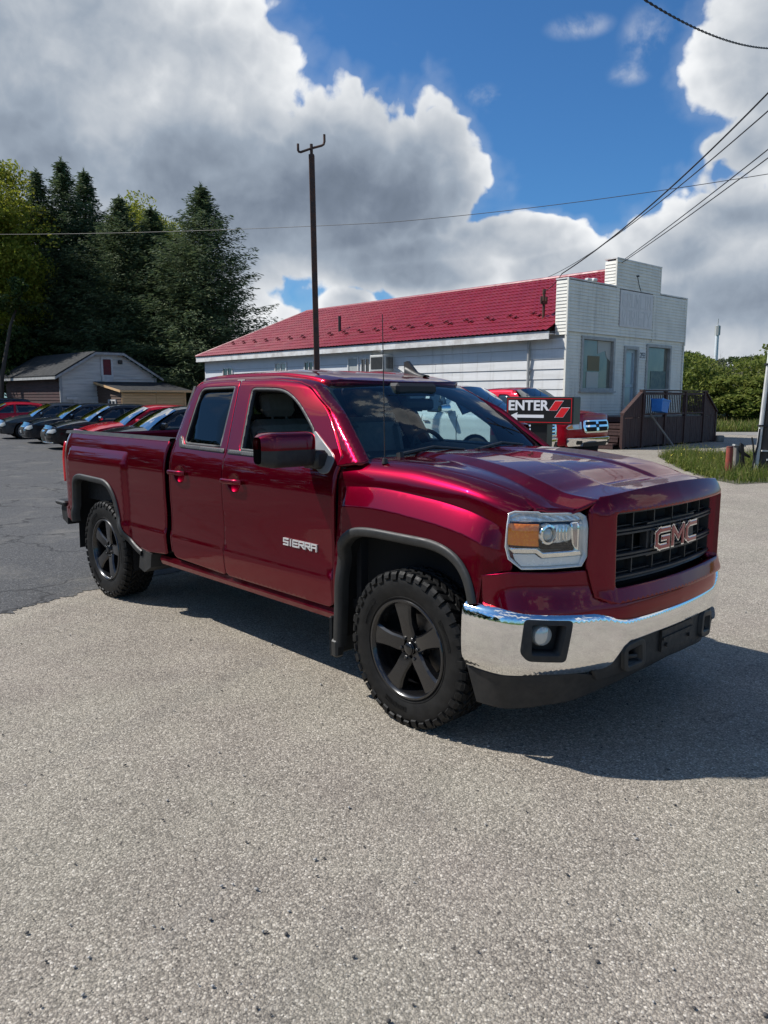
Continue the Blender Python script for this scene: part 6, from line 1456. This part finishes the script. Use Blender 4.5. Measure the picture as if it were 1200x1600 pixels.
# ================================================================== trees and plants
def leafmat(name, c1, c2, c3, trans=.25, rough=.6):
    m = mat(name, c1, rough, spec=.25); w, b, o = nodes(m); geo = w.n('ShaderNodeNewGeometry'); oi = w.n('ShaderNodeObjectInfo')
    rnd = geo.outputs['Random Per Island']; n = w.noise(geo.outputs['Position'], .55, 3)
    c = w.ramp(w.math('ADD', w.math('MULTIPLY', rnd, .55), w.math('MULTIPLY', n, .5)), [(.2, c1), (.5, c2), (.85, c3)]); w.link(c, b.inputs['Base Color'])
    tr = w.n('ShaderNodeBsdfTranslucent'); w.link(c, tr.inputs[0]); mx = w.n('ShaderNodeMixShader'); mx.inputs[0].default_value = trans
    out = [n for n in m.node_tree.nodes if n.type == 'OUTPUT_MATERIAL'][0]; w.link(b.outputs[0], mx.inputs[1]); w.link(tr.outputs[0], mx.inputs[2]); w.link(mx.outputs[0], out.inputs[0]); return m
M_SPR = leafmat('spruce_needles', (.055, .088, .044), (.09, .13, .06), (.15, .18, .075), .32, .7)
M_LEAFY = leafmat('yellow_green_leaves', (.12, .16, .016), (.24, .265, .03), (.36, .34, .05), .5)
M_LEAFG = leafmat('green_leaves', (.075, .11, .02), (.15, .19, .035), (.24, .255, .06), .45)
M_LEAFD = leafmat('dark_green_leaves', (.022, .045, .012), (.045, .08, .018), (.09, .12, .028), .35)
M_BARK = varied('bark', (.075, .06, .048), (.04, .033, .028), 6, .9, bmp=.4, bscale=30, stretch=(1, 1, .25))
M_BARE = varied('bare_grey_wood', (.16, .145, .13), (.10, .09, .08), 5, .9)
def quads(c, a, b):
    """leaf quads: centres c, half axes a and b -> vertices, faces"""
    V = np.stack([c - a - b * .4, c - a * .2 - b, c + a - b * .1, c + a * .1 + b], 1).reshape(-1, 3); F_ = np.arange(len(V)).reshape(-1, 4); return V, F_
def unit(r, n): v = r.normal(0, 1, (n, 3)); return v / np.linalg.norm(v, axis=1)[:, None]
def spruce_mesh(seed, H=20., Rb=4.2, low=.04, dens=1., slope=.5):
    r = np.random.default_rng(seed); C = []; A = []; Bv = []; wood = MB(); wood.tube([(0, 0, 0), (.05, .03, H * .4), (0, 0, H * .97)], [H * .016, H * .011, .02], 8)
    z = H * low + .6
    while z < H * .985:
        t = z / H; rad = min(slope * (H - z), Rb) * (1 if t > .12 else .80 + t * 1.6) * (.72 + .46 * r.random()) + .06; nb = int(max(5, 9 + 5 * (1 - t)) * dens); a0 = r.random() * 6.28
        for k in range(nb):
            a = a0 + 2 * math.pi * k / nb + r.normal(0, .22); L = rad * (.62 + .5 * r.random()); droop = (.55 - .95 * t) * (.7 + .5 * r.random())
            n = max(4, int(L / .30)); s = (np.arange(n) + .6) / n; d = np.array([math.cos(a), math.sin(a), 0]); sd_ = np.array([-d[1], d[0], 0])
            zz = z + L * (-.42 * droop * s * 1.5 + .16 * s ** 2.2 * 1.3) + .25 * L * (1 - t) * 0
            axis = np.stack([d[0] * L * s, d[1] * L * s, zz], 1)
            if r.random() < .5: wood.tube([tuple([0, 0, z]), tuple(axis[n // 2]), tuple(axis[-1])], [.05 * (1 - t) + .012, .03 * (1 - t) + .008, .006], 4, False)
            for j in range(n):
                m = 12 if s[j] > .25 else 6
                wv = .30 * L * (1 - .55 * s[j]) * .55 + .05 + .05 * (1 - t)
                off = sd_ * r.normal(0, wv, (m, 1)) * 1.0 + d * r.normal(0, .15, (m, 1)); off[:, 2] -= np.abs(r.normal(0, .18 + .10 * (1 - t), m)) + .0
                c = axis[j] + off; dr = d * .75 + sd_ * np.sign((off @ sd_))[:, None] * .75 + r.normal(0, .25, (m, 3)); dr[:, 2] += -.40 + .35 * t; dr /= np.linalg.norm(dr, axis=1)[:, None]
                ln = (.10 + .15 * r.random((m, 1))) * (1 + .0 * t); pr = np.cross(dr, r.normal(0, 1, (m, 3))); pr /= np.linalg.norm(pr, axis=1)[:, None]
                C.append(c); A.append(dr * ln); Bv.append(pr * (.024 + .032 * r.random((m, 1))))
        z += (.30 + .24 * (1 - t)) * (H / 20) ** .5
    # leader
    for q in np.linspace(.93, 1.0, 26):
        dr = unit(r, 2); dr[:, 2] = np.abs(dr[:, 2]) + .6; C.append(np.array([[0, 0, H * q]] * 2)); A.append(dr * .24); Bv.append(unit(r, 2) * .05)
    V, F_ = quads(np.concatenate(C), np.concatenate(A), np.concatenate(Bv)); return V, F_, wood
def make_tree(name, label, group, loc, crown, trunk_mb, leaf_m, bark_m, rz=0., cat='tree', tn='trunk'):
    t = empty(name, loc, rz, label, cat, group)
    raw('crown', crown[0], crown[1], leaf_m, t); trunk_mb.build(tn, bark_m, t, True); return t
def place_tree(src, label, loc, rz, sc):
    c = copy_tree(src); c.location = loc; c.rotation_euler = (0, 0, rz); c.scale = sc; c['label'] = label; return c
GS = 'dark spruces behind the old shed'
def ground(px, Y): return ((px - 600) / 1200 * Y, Y, 0)
V, F_, wd = spruce_mesh(1, 21., 4.7, slope=.46); sp1 = make_tree('spruce_tree', 'tallest dark spruce, in the middle of the clump behind the shed', GS, ground(122, 62), (V, F_), wd, M_SPR, M_BARK)
V, F_, wd = spruce_mesh(2, 19., 5.7, .03, 1.15, slope=.58); sp2 = make_tree('spruce_tree', 'broad dark spruce standing alone next to the red roof', GS, ground(328, 58), (V, F_), wd, M_SPR, M_BARK); sp2.scale = (1.0, 1.0, .885); sp1.scale = (1, 1, .94)
place_tree(sp1, 'dark spruce left of the tallest one, beside the yellow green tree', ground(84, 61), 1.3, (.95, .95, .89)); place_tree(sp1, 'dark spruce just right of the tallest one', ground(155, 64), 2.6, (1.0, 1.0, .93)); place_tree(sp2, 'dark spruce in front of the pale green treetops', ground(205, 60), 3.9, (.92, .92, .87)); place_tree(sp1, 'shorter dark spruce filling the gap beside the lone broad spruce', ground(252, 61), 5.0, (1.15, 1.15, .76)); place_tree(sp2, 'low dark spruce right behind the shed roof', ground(178, 64), .7, (.85, .85, .72)); place_tree(sp2, 'low spruce behind the lean-to of the shed', ground(290, 60), 2.2, (.9, .9, .72))
def leafy(seed, H, crown_c, crown_r, n, leaf=.16, limbs=9, trunk_r=.28, hole=.25, clumps=60):
    r = np.random.default_rng(seed); wood = MB(); cc = np.array(crown_c, float); cr = np.array(crown_r, float)
    wood.tube([(0, 0, 0), (.1 * H * .1, .05, H * .25), (cc[0] * .5, cc[1] * .5, cc[2] - cr[2] * .5), (cc[0], cc[1], cc[2] + cr[2] * .35)], [trunk_r, trunk_r * .75, trunk_r * .5, trunk_r * .12], 8)
    cl = unit(r, clumps) * (r.random((clumps, 1)) ** .42) * cr * .86 + cc; cl = cl[cl[:, 2] > H * .1]
    for k in range(limbs):
        e = cl[r.integers(len(cl))]; b = np.array([cc[0] * .4, cc[1] * .4, cc[2] - cr[2] * (.7 - .8 * r.random())]); mid = (b + e) / 2 + r.normal(0, .06, 3) * cr; wood.tube([tuple(b), tuple(mid), tuple(e)], [trunk_r * .38, trunk_r * .22, trunk_r * .06], 6, False)
    per = n // len(cl); C = []
    for c in cl:
        s = cr.mean() * (.14 + .17 * r.random()); p = unit(r, per) * (r.random((per, 1)) ** .5) * s * np.array([1.25, 1.25, .72]) + c; C.append(p)
    C = np.concatenate(C); N = len(C); a = unit(r, N) * leaf * (.6 + .8 * r.random((N, 1))); b = np.cross(a, unit(r, N)); b = b / np.linalg.norm(b, axis=1)[:, None] * leaf * .6 * (.6 + .7 * r.random((N, 1)))
    V, F_ = quads(C, a, b); return V, F_, wood
GL = 'leafy trees on the left'
V, F_, wd = leafy(11, 18, (0, 0, 12.3), (4.9, 4.9, 6.6), 52000, .125, 18, .32, clumps=150); lt1 = make_tree('leafy_tree', 'yellow green leafy tree at the left edge', GL, ground(4, 57), (V, F_), wd, M_LEAFY, M_BARK)
place_tree(lt1, 'yellow green treetops rising between the dark spruces', ground(236, 70), 2.1, (.98, .98, 1.02)); place_tree(lt1, 'smaller yellow green treetop left of the lone broad spruce', ground(268, 72), 4.0, (.62, .62, .95)); place_tree(lt1, 'leafy tree behind the one at the left edge', ground(-40, 66), 5.1, (1, 1, .95))
V, F_, wd = leafy(12, 9, (0, 0, 4.4), (4.0, 4.0, 4.0), 12000, .16, 8, .16, clumps=50); us = make_tree('understory_tree', 'dark green low tree by the left wall of the shed', 'low trees around the shed', ground(32, 58), (V, F_), wd, M_LEAFD, M_BARK)
for i, (px, Y, s, lab) in enumerate(((70, 66, 1.0, 'dark green low tree behind the shed ridge'), (-8, 60, 1.15, 'dark green low tree at the left edge'), (120, 70, 1.2, 'dark green low tree deep between the spruce trunks'), (215, 69, 1.0, 'dark green low tree behind the lean-to'), (290, 72, 1.0, 'dark green low tree beside the far corner of the red roof'))): place_tree(us, lab, ground(px, Y), i * 1.4, (s, s, s * .95))
lt_ = MB(); lt_.tube([(0, 0, 0), (.25, 0, 3.0), (1.0, .2, 6.5), (2.1, .2, 9.2)], [.18, .15, .10, .04], 7); lt_.tube([(.25, 0, 3.0), (-.6, 0, 5.5), (-1.2, .1, 8.2)], [.14, .10, .03], 6)
t_ = empty('leaning_tree', ground(6, 53), 0, 'thin leaning tree trunk at the left corner of the shed', 'tree'); lt_.build('trunk', M_BARK, t_, True)
V, F_, _ = leafy(19, 9, (1.6, 0, 8.3), (1.7, 1.5, 1.6), 1500, .15, 0, .1, clumps=14); raw('crown', V, F_, M_LEAFD, t_)
# right-hand side: scrub, far trees, a bare tree
GR = 'green scrub across the meadow'
V, F_, wd = leafy(21, 5, (0, 0, 2.3), (2.9, 2.9, 2.4), 9000, .13, 6, .09, clumps=60); sc = make_tree('bush', 'light green bush right behind the deck end', GR, ground(1080, 52), (V, F_), wd, M_LEAFG, M_BARK, cat='bush', tn='stem')
BS = [(1106, 56, 1.05, 1.15, 'green bush below the pale lattice mast'), (1133, 50, 1.15, 1.0, 'rounded green bush behind the teal post'), (1158, 60, 1.2, 1.45, 'tall green bush under the bare tree'), (1178, 52, 1.1, 1.1, 'green bush left of the utility pole'), (1206, 50, 1.2, 1.4, 'green bush right behind the utility pole'), (1240, 58, 1.4, 1.7, 'tall green bush beyond the right edge'), (1118, 66, 1.3, 1.3, 'green bush in the second row behind the teal post'), (1092, 64, .9, .8, 'small light green bush beside the far white roof'), (1190, 66, 1.3, 1.75, 'tall dark bush beside the white conduit'), (1270, 52, 1.3, 1.3, 'green bush beyond the right edge of the view')]
for i, (px, Y, s, sz, lab) in enumerate(BS): place_tree(sc, lab, ground(px, Y), i * 1.1, (s, s, s * sz * (.74 if px < 1115 else .58)))
V, F_, wd = leafy(22, 10, (0, 0, 5.6), (5.2, 5.2, 4.6), 9000, .26, 6, .22, clumps=60); ft = make_tree('far_tree', 'dark far tree right behind the store corner', 'far trees on the horizon', ground(1070, 135), (V, F_), wd, M_LEAFD, M_BARK)
for i, (px, Y, s, lab) in enumerate(((1090, 150, .95, 'dark far tree left of the pale mast'), (1122, 140, .9, 'dark far tree right of the pale mast'), (1040, 150, 1., 'dark far tree hidden mostly by the store'), (1150, 150, 1.0, 'dark far tree behind the bare tree'), (1190, 160, 1.1, 'dark far tree behind the utility pole'), (1235, 150, 1.1, 'dark far tree beyond the right edge'))): place_tree(ft, lab, ground(px, Y), i * 1.7, (s, s, s))
def bare(seed, H):
    r = np.random.default_rng(seed); mb = MB()
    def grow(p, d, L, rad, lev):
        q = p + d * L * .5 + r.normal(0, .05, 3) * L; e = p + d * L + r.normal(0, .06, 3) * L; mb.tube([tuple(p), tuple(q), tuple(e)], [rad, rad * .8, rad * .55], 5 if lev < 2 else 3, False)
        if lev >= 5: return
        for _ in range(3 if lev < 4 else 2):
            nd = d + r.normal(0, .42, 3) + np.array([0, 0, .10]); nd /= np.linalg.norm(nd); grow(p + (e - p) * (.55 + .45 * r.random()), nd, L * (.62 + .2 * r.random()), rad * .55, lev + 1)
    for k in range(4): d = np.array([r.normal(0, .35), r.normal(0, .35), 1.]); grow(np.array([r.normal(0, .2), r.normal(0, .2), 0.]), d / np.linalg.norm(d), H * .32, .075, 0)
    return mb
tb = empty('bare_tree', ground(1152, 55), 0, 'bare leafless grey tree standing among the green bushes', 'tree'); bare(5, 5.4).build('branches', M_BARE, tb)
# unseen trees added on the left, standing in for what paint and windows mirror
def stand_in_treeline():
    r = np.random.default_rng(77); C = []
    for k in range(34):
        y = -40 + 76 * (k + r.random()) / 34; x = -36 + r.normal(0, 2.5); hgt = 8 + 6 * r.random()
        for _ in range(26): c = np.array([x, y, 0]) + r.normal(0, 1, 3) * [2.2, 2.0, 0] + [0, 0, hgt * (.08 + .9 * r.random())]; C.append(unit(r, 26) * (r.random((26, 1)) ** .5) * 1.7 + c)
    C = np.concatenate(C); N = len(C); a = unit(r, N) * .42; b = np.cross(a, unit(r, N)); b = b / np.linalg.norm(b, axis=1)[:, None] * .3; V, F_ = quads(C, a, b); V[:, 2] = np.maximum(V[:, 2], 0); raw('stand_in_tree_line', V, F_, M_LEAFD, kind='stuff')
stand_in_treeline()
# meadow grass, and the weeds round the utility pole
def blades(name, n, region, hmin, hmax, m, seed, wd=.006, par=None):
    r = np.random.default_rng(seed); P = np.array([region(r) for _ in range(n)]); h = hmin + (hmax - hmin) * r.random(n) ** 1.6; a = r.random(n) * 6.28; ln = (r.random(n) * .5 + .1) * h; la = r.random(n) * 6.28
    dx, dy = np.cos(a) * wd, np.sin(a) * wd; z0 = P[:, 2]
    b0 = np.stack([P[:, 0] - dx, P[:, 1] - dy, z0], 1); b1 = np.stack([P[:, 0] + dx, P[:, 1] + dy, z0], 1)
    mx_, my = P[:, 0] + np.cos(la) * ln * .35, P[:, 1] + np.sin(la) * ln * .35; m0 = np.stack([mx_ - dx * .8, my - dy * .8, z0 + h * .6], 1); m1 = np.stack([mx_ + dx * .8, my + dy * .8, z0 + h * .6], 1)
    t = np.stack([P[:, 0] + np.cos(la) * ln, P[:, 1] + np.sin(la) * ln, z0 + h], 1); t2 = t + np.stack([dx * .2, dy * .2, 0 * dx], 1)
    V = np.stack([b0, b1, m1, m0, t2, t], 1).reshape(-1, 3); k = np.arange(n)[:, None] * 6; F_ = np.concatenate([k + [[0, 1, 2, 3]], k + [[3, 2, 4, 5]]])
    return raw(name, V, F_, m, par, kind='stuff')
M_GRS = leafmat('weed_blades', (.06, .105, .016), (.115, .165, .026), (.21, .22, .045), .38)
M_DRYG = leafmat('dry_grass', (.12, .12, .035), (.20, .18, .06), (.28, .24, .10), .3)
def meadow(r):
    Y = 38 + 60 * r.random() ** 1.7; x = Y * (.36 + .26 * r.random()); return (x, Y, -.03)
blades('meadow_grass', 26000, meadow, .12, .5, M_GRS, 31, .02); blades('dry_meadow_grass', 5000, meadow, .2, .6, M_DRYG, 32, .02)
PATCH = [at(1035, 716, 1), at(1080, 708, 1)]
def gpt(px, py): d = ray(px, py); k = -CAM_H / d.z; return (d.x * k, d.y * k)
poly = [gpt(*q) for q in ((1028, 714), (1062, 707), (1120, 712), (1240, 716), (1330, 730), (1250, 752), (1150, 757), (1105, 748), (1060, 732))]
PA = np.array(poly); sheet('weed_soil', poly, .006, varied('weedy_soil', (.12, .105, .08), (.06, .075, .03), 3, .95)); bx0, bx1 = PA.min(0), PA.max(0)
def patch(r):
    while True:
        p = bx0 + (bx1 - bx0) * r.random(2)
        if inside(poly, p[None])[0]: return (p[0], p[1], .006)
blades('weeds', 9000, patch, .05, .34, M_GRS, 33, .006); blades('dry_weeds', 2600, patch, .08, .40, M_DRYG, 34, .004)
def leafpatch():
    r = np.random.default_rng(35); C = []
    for _ in range(150):
        p = np.array(patch(r)); s = .08 + .14 * r.random(); k = 55; q = unit(r, k) * (r.random((k, 1)) ** .5) * s; q[:, 2] = np.abs(q[:, 2]) * 1.1; C.append(q + p)
    C = np.concatenate(C); N = len(C); a = unit(r, N) * .028; b = np.cross(a, unit(r, N)); b = b / np.linalg.norm(b, axis=1)[:, None] * .018; V, F_ = quads(C, a, b); raw('broad_leaf_weeds', V, F_, M_LEAFG, kind='stuff')
    C = np.array([patch(r) for _ in range(240)]) + np.stack([np.zeros(240), np.zeros(240), .12 + .16 * r.random(240)], 1); C = C[C[:, 1] > np.median(C[:, 1]) - .5]; N = len(C); a = unit(r, N) * .016; b = np.cross(a, unit(r, N)); b = b / np.linalg.norm(b, axis=1)[:, None] * .014; V, F_ = quads(C, a, b); raw('yellow_weed_flowers', V, F_, mat('yellow_petals', (.60, .50, .05), .7), kind='stuff')
leafpatch()
# ================================================================== poles, wires, sign, bollard, mast
M_POLEW = varied('dark_pole_wood', (.085, .070, .058), (.045, .038, .033), 5, .9, bmp=.35, bscale=30, stretch=(4, 4, .3))
M_PVC = varied('pale_conduit', (.62, .62, .60), (.52, .52, .50), 4, .5)
M_WIRE = mat('wire_black', (.012, .012, .013), .6)
up = empty('utility_pole', (8.57, 17.35, 0), 0, 'dark wooden utility pole with white conduit at the right edge', 'utility pole')
up.rotation_euler = (0, R(2.6), 0)
f = MB(); f.tube([(0, 0, 0), (0, 0, 5), (0, 0, 10.4)], [.165, .145, .115], 14); f.build('pole', M_POLEW, up, True)
f = MB(); f.tube([(-.20, -.10, .0), (-.195, -.10, 1.6), (-.175, -.10, 4.2), (-.15, -.10, 7.0)], .048, 8); f.build('conduit', M_PVC, up, True)
for z in (1.05, 2.4, 4.0):
    f = MB(); f.box((-.26, -.16, z), (-.05, -.04, z + .035)); f.build('strap', M_WIRE, up)
f = MB(); f.tube([(-.30, -.12, .0), (-.27, -.12, .35), (-.235, -.13, .6), (-.22, -.12, 1.0)], .022, 6); f.tube([(-.27, -.12, .3), (-.33, -.12, .62), (-.38, -.12, .80)], .018, 6); f.build('black_cable', M_WIRE, up, True)
f = MB(); f.box((-.16, -.21, .50), (-.02, -.15, .53)); f.box((-.02, -.20, .30), (.14, -.15, .34)); f.build('pole_tag', M_PVC, up)
f = MB(); f.tube([(-.9, .0, 9.6), (.9, 0, 9.6)], .05, 6)
for x in (-.8, -.3, .3, .8): f.lathe([(.0005, .16), (.05, .14), (.06, .05), (.03, 0)], 10, 'Z', (x, 0, 9.64))
f.build('cross_arm', M_POLEW, up)
def wire(pts, rad, label, sag=0.):
    a, b = Vector(pts[0]), Vector(pts[-1]); q = []
    P = [Vector(p) for p in pts]
    for i in range(len(P) - 1):
        n = 24
        for k in range(n + (i == len(P) - 2)):
            t = k / n; p = P[i].lerp(P[i + 1], t); p.z -= sag * 4 * t * (1 - t); q.append(p)
    f = MB(); f.tube(q, rad, 5); return tag(f.build('overhead_wire', M_WIRE), label, 'wire', 'overhead wires')
top = lambda px, py: at(px, py, 17.35)
corner = bl(.0, .25, 5.80); mast = bl(.55, 1.35, 5.40)
wire([top(1236, 108), corner], .020, 'thick overhead wire from the utility pole to the false front corner', .30)
wire([corner, mast], .014, 'short black wire dropping from the false front corner to the roof mast', .10)
wire([top(1236, 142), at(838, 440, 52)], .016, 'thin overhead wire passing above the red roof ridge', .55)
wire([top(1236, 205), at(795, 512, 60)], .014, 'upper of the two close wires passing behind the stepped false front', .55)
wire([top(1236, 220), at(770, 520, 60)], .014, 'lower of the two close wires passing behind the stepped false front', .6)
wire([at(-60, 366, 33), at(600, 348, 22.5), at(1236, 266, 17.35)], .008, 'long thin wire crossing the whole sky above the trees', .10)
def twisted():
    a = at(1236, 74, 17.35); b = at(860, -110, 9.); f = MB()
    for ph in (0, math.pi):
        q = []
        for k in range(240):
            t = k / 239; p = a.lerp(b, t); p.z -= .38 * 4 * t * (1 - t); an_ = t * 60 * math.pi + ph; q.append(p + Vector((0, math.cos(an_), math.sin(an_))) * .010)
        f.tube(q, .009, 4)
    tag(f.build('overhead_wire', M_WIRE), 'twisted black service cable in the top right corner of the sky', 'wire', 'overhead wires')
twisted()
# rusty steel pole with a two-armed bracket
b = at(499, 700, 18.); rp = empty('steel_pole', (b.x, b.y, 0), 0, 'tall rusty steel pole with a two armed bracket on top', 'pole'); rp.rotation_euler = (0, R(-.75), 0)
ZT_ = 7.02; f = MB(); f.box((-.062, -.062, 0), (.062, .062, ZT_), bev=.012); f.build('pole', M_RUST, rp)
f = MB(); f.box((-.25, -.25, 0), (.25, .25, .02)); f.build('base_plate', M_RUST, rp)
f = MB(); f.tube([(0, 0, ZT_), (0, 0, ZT_ + .22)], .034, 8); f.build('spigot', M_RUST, rp, True)
f = MB(); arm = [(-.285, -.10, ZT_ + .20), (-.285, -.10, ZT_ + .06), (-.27, -.10, ZT_ + .035), (-.23, -.085, ZT_ + .03), (0, 0, ZT_ + .13), (.22, .085, ZT_ + .21), (.265, .10, ZT_ + .24), (.285, .10, ZT_ + .30), (.285, .10, ZT_ + .45)]
f.tube(arm, .027, 8); f.build('bracket', M_RUST, rp, True)
# directional sign
M_SGB = mat('sign_black', (.010, .010, .011), .35); M_SGW = mat('sign_white', (.74, .75, .78), .5); M_SGR = mat('sign_red', (.62, .012, .018), .4)
sgY = 13.6; c = at(842, 640, sgY); sg_o = empty('direction_sign', (c.x, c.y, 0), R(-33), 'black box sign reading ENTER with a white arrow pointing left', 'sign')
zs0, zs1 = 1.235, 1.715; hw = .625; th = .36
f = MB(); f.box((-hw, 0, zs0), (hw, th, zs1), bev=.012); f.build('sign_box', M_SGB, sg_o)
f = MB(); f.box((-.17, .06, 0), (.14, th - .04, zs0)); f.build('post', M_SGB, sg_o)
FS = lambda u, v, d: (u, -d, v)
f = MB()
for a0, a1, b0, b1 in ((-hw + .03, hw - .03, zs0 + .03, zs0 + .040), (-hw + .03, hw - .03, zs1 - .040, zs1 - .03), (-hw + .03, -hw + .04, zs0 + .04, zs1 - .04), (hw - .04, hw - .03, zs0 + .04, zs1 - .04)): f.box((a0, -.004, b0), (a1, 0.002, b1))
f.build('red_border', M_SGR, sg_o)
fc = bpy.data.curves.new('enter_text', 'FONT'); fc.body = 'ENTER'; fc.size = .235; fc.offset = .0075; fc.extrude = .003; fc.space_character = 1.02
to = bpy.data.objects.new('enter_text', fc); COL.objects.link(to); dg = bpy.context.evaluated_depsgraph_get(); me = bpy.data.meshes.new_from_object(to.evaluated_get(dg)); COL.objects.unlink(to); bpy.data.objects.remove(to)
xs = [v.co.x for v in me.vertices]; ys = [v.co.y for v in me.vertices]; kx = .76 / (max(xs) - min(xs)); ky = .178 / (max(ys) - min(ys)); mx_, my_ = min(xs), min(ys)
for v in me.vertices: x, y, z = v.co; v.co = (-hw + .055 + (x - mx_) * kx, -.004 - z, 1.475 + (y - my_) * ky)
me.materials.clear(); lo = link_mesh('enter_lettering', me, M_SGW, sg_o)
f = MB(); f.prism([(-hw + .06, 1.372), (-hw + .23, 1.305), (-hw + .215, 1.347), (.095, 1.347), (.095, 1.40), (-hw + .215, 1.40), (-hw + .23, 1.442)], .001, .006, FS); f.build('arrow', M_SGW, sg_o)
for (x, z) in ((.245, 1.47), (.36, 1.355)):
    f = MB(); f.prism([(x - .07, z), (x + .085, z), (x + .205, z + .175), (x + .05, z + .175)], .001, .004, FS); f.build('stripe_edge', M_SGW, sg_o); f = MB(); f.prism([(x - .058, z + .007), (x + .082, z + .007), (x + .193, z + .168), (x + .053, z + .168)], .0035, .007, FS); f.build('red_stripe', M_SGR, sg_o)
# bollard and the broken post next to it
b = gpt(1137, 743); bo = empty('bollard', (b[0], b[1], 0), 0, 'rusty red pipe bollard standing in the weeds', 'bollard'); bo.rotation_euler = (0, R(1), .2)
f = MB(); f.tube([(0, 0, 0), (0, 0, .64)], .072, 16); f.build('pipe', varied('red_oxide_paint', (.30, .055, .035), (.20, .05, .035), 8, .75, bmp=.1, bscale=50), bo, True, sharp=50)
f = MB(); f.lathe([(.0005, .648), (.06, .645), (.074, .63), (.074, .62)], 16, 'Z'); f.build('cap', M_RUST, bo, True)
b = gpt(1149, 738); bp_ = empty('broken_post', (b[0], b[1], 0), .2, 'grey stub post with torn black plastic beside the red bollard', 'post')
f = MB(); f.box((-.055, -.05, 0), (.05, .05, .62), bev=.01); f.build('stub', M_GREYW, bp_)
f = MB(); f.prism([(.02, .68), (.10, .64), (.12, .48), (.30, .36), (.27, .33), (.12, .40), (.17, .16), (.10, .05), (.05, .10), (.06, .42), (.0, .50)], -.10, -.055, lambda u, v, d: (u, d, v)); f.build('torn_plastic', M_BLK, bp_)
f = MB(); f.box((-.16, -.06, .60), (.12, .04, .635), Matrix.Rotation(R(6), 4, 'Y')); f.build('top_plate', M_FRAMEG, bp_)
# teal marker post, far roof, far mast
b = gpt(1157, 657); tp = empty('marker_post', (b[0], b[1], 0), 0, 'teal marker post standing in the meadow grass', 'post'); f = MB(); f.tube([(0, 0, 0), (0, 0, 1.22)], .11, 10); f.build('pipe', varied('teal_paint', (.06, .24, .26), (.05, .19, .21), 4, .6), tp, True, sharp=50); f = MB(); f.lathe([(.0005, 1.27), (.12, 1.26), (.14, 1.22), (.14, 1.17)], 10, 'Z'); f.build('cap', MATS['teal_paint'], tp, True)
b = ground(1109, 170); ms = empty('cell_mast', b, 0, 'pale slender telecom mast far behind the bushes', 'mast'); f = MB(); f.tube([(0, 0, 0), (0, 0, 9), (0, 0, 17.0)], [.52, .42, .34], 12); f.build('mast', mat('pale_mast_paint', (.60, .63, .66), .5), ms, True)
f = MB()
for a in (0, 2.1, 4.2): f.box((.22, -.25, 14.9), (.52, .25, 16.9), Matrix.Rotation(a, 4, 'Z'))
f.tube([(0, 0, 17), (0, 0, 18.4)], .09, 6); f.build('antenna_panels', M_FRAMEG, ms)
fh_ = empty('far_house', ground(1086, 62), .5, 'low white roofed outbuilding half hidden behind the deck railing', 'building'); f = MB(); f.box((-2.5, -1.5, 0), (2.5, 1.5, .95)); f.build('wall', M_FASCIA, fh_); f = MB(); f.prism([(-1.8, .95), (0, 1.72), (1.8, .95), (1.8, .85), (-1.8, .85)], -2.7, 2.7, lambda u, v, d: (d, u, v)); f.build('roof', M_WHITE, fh_)
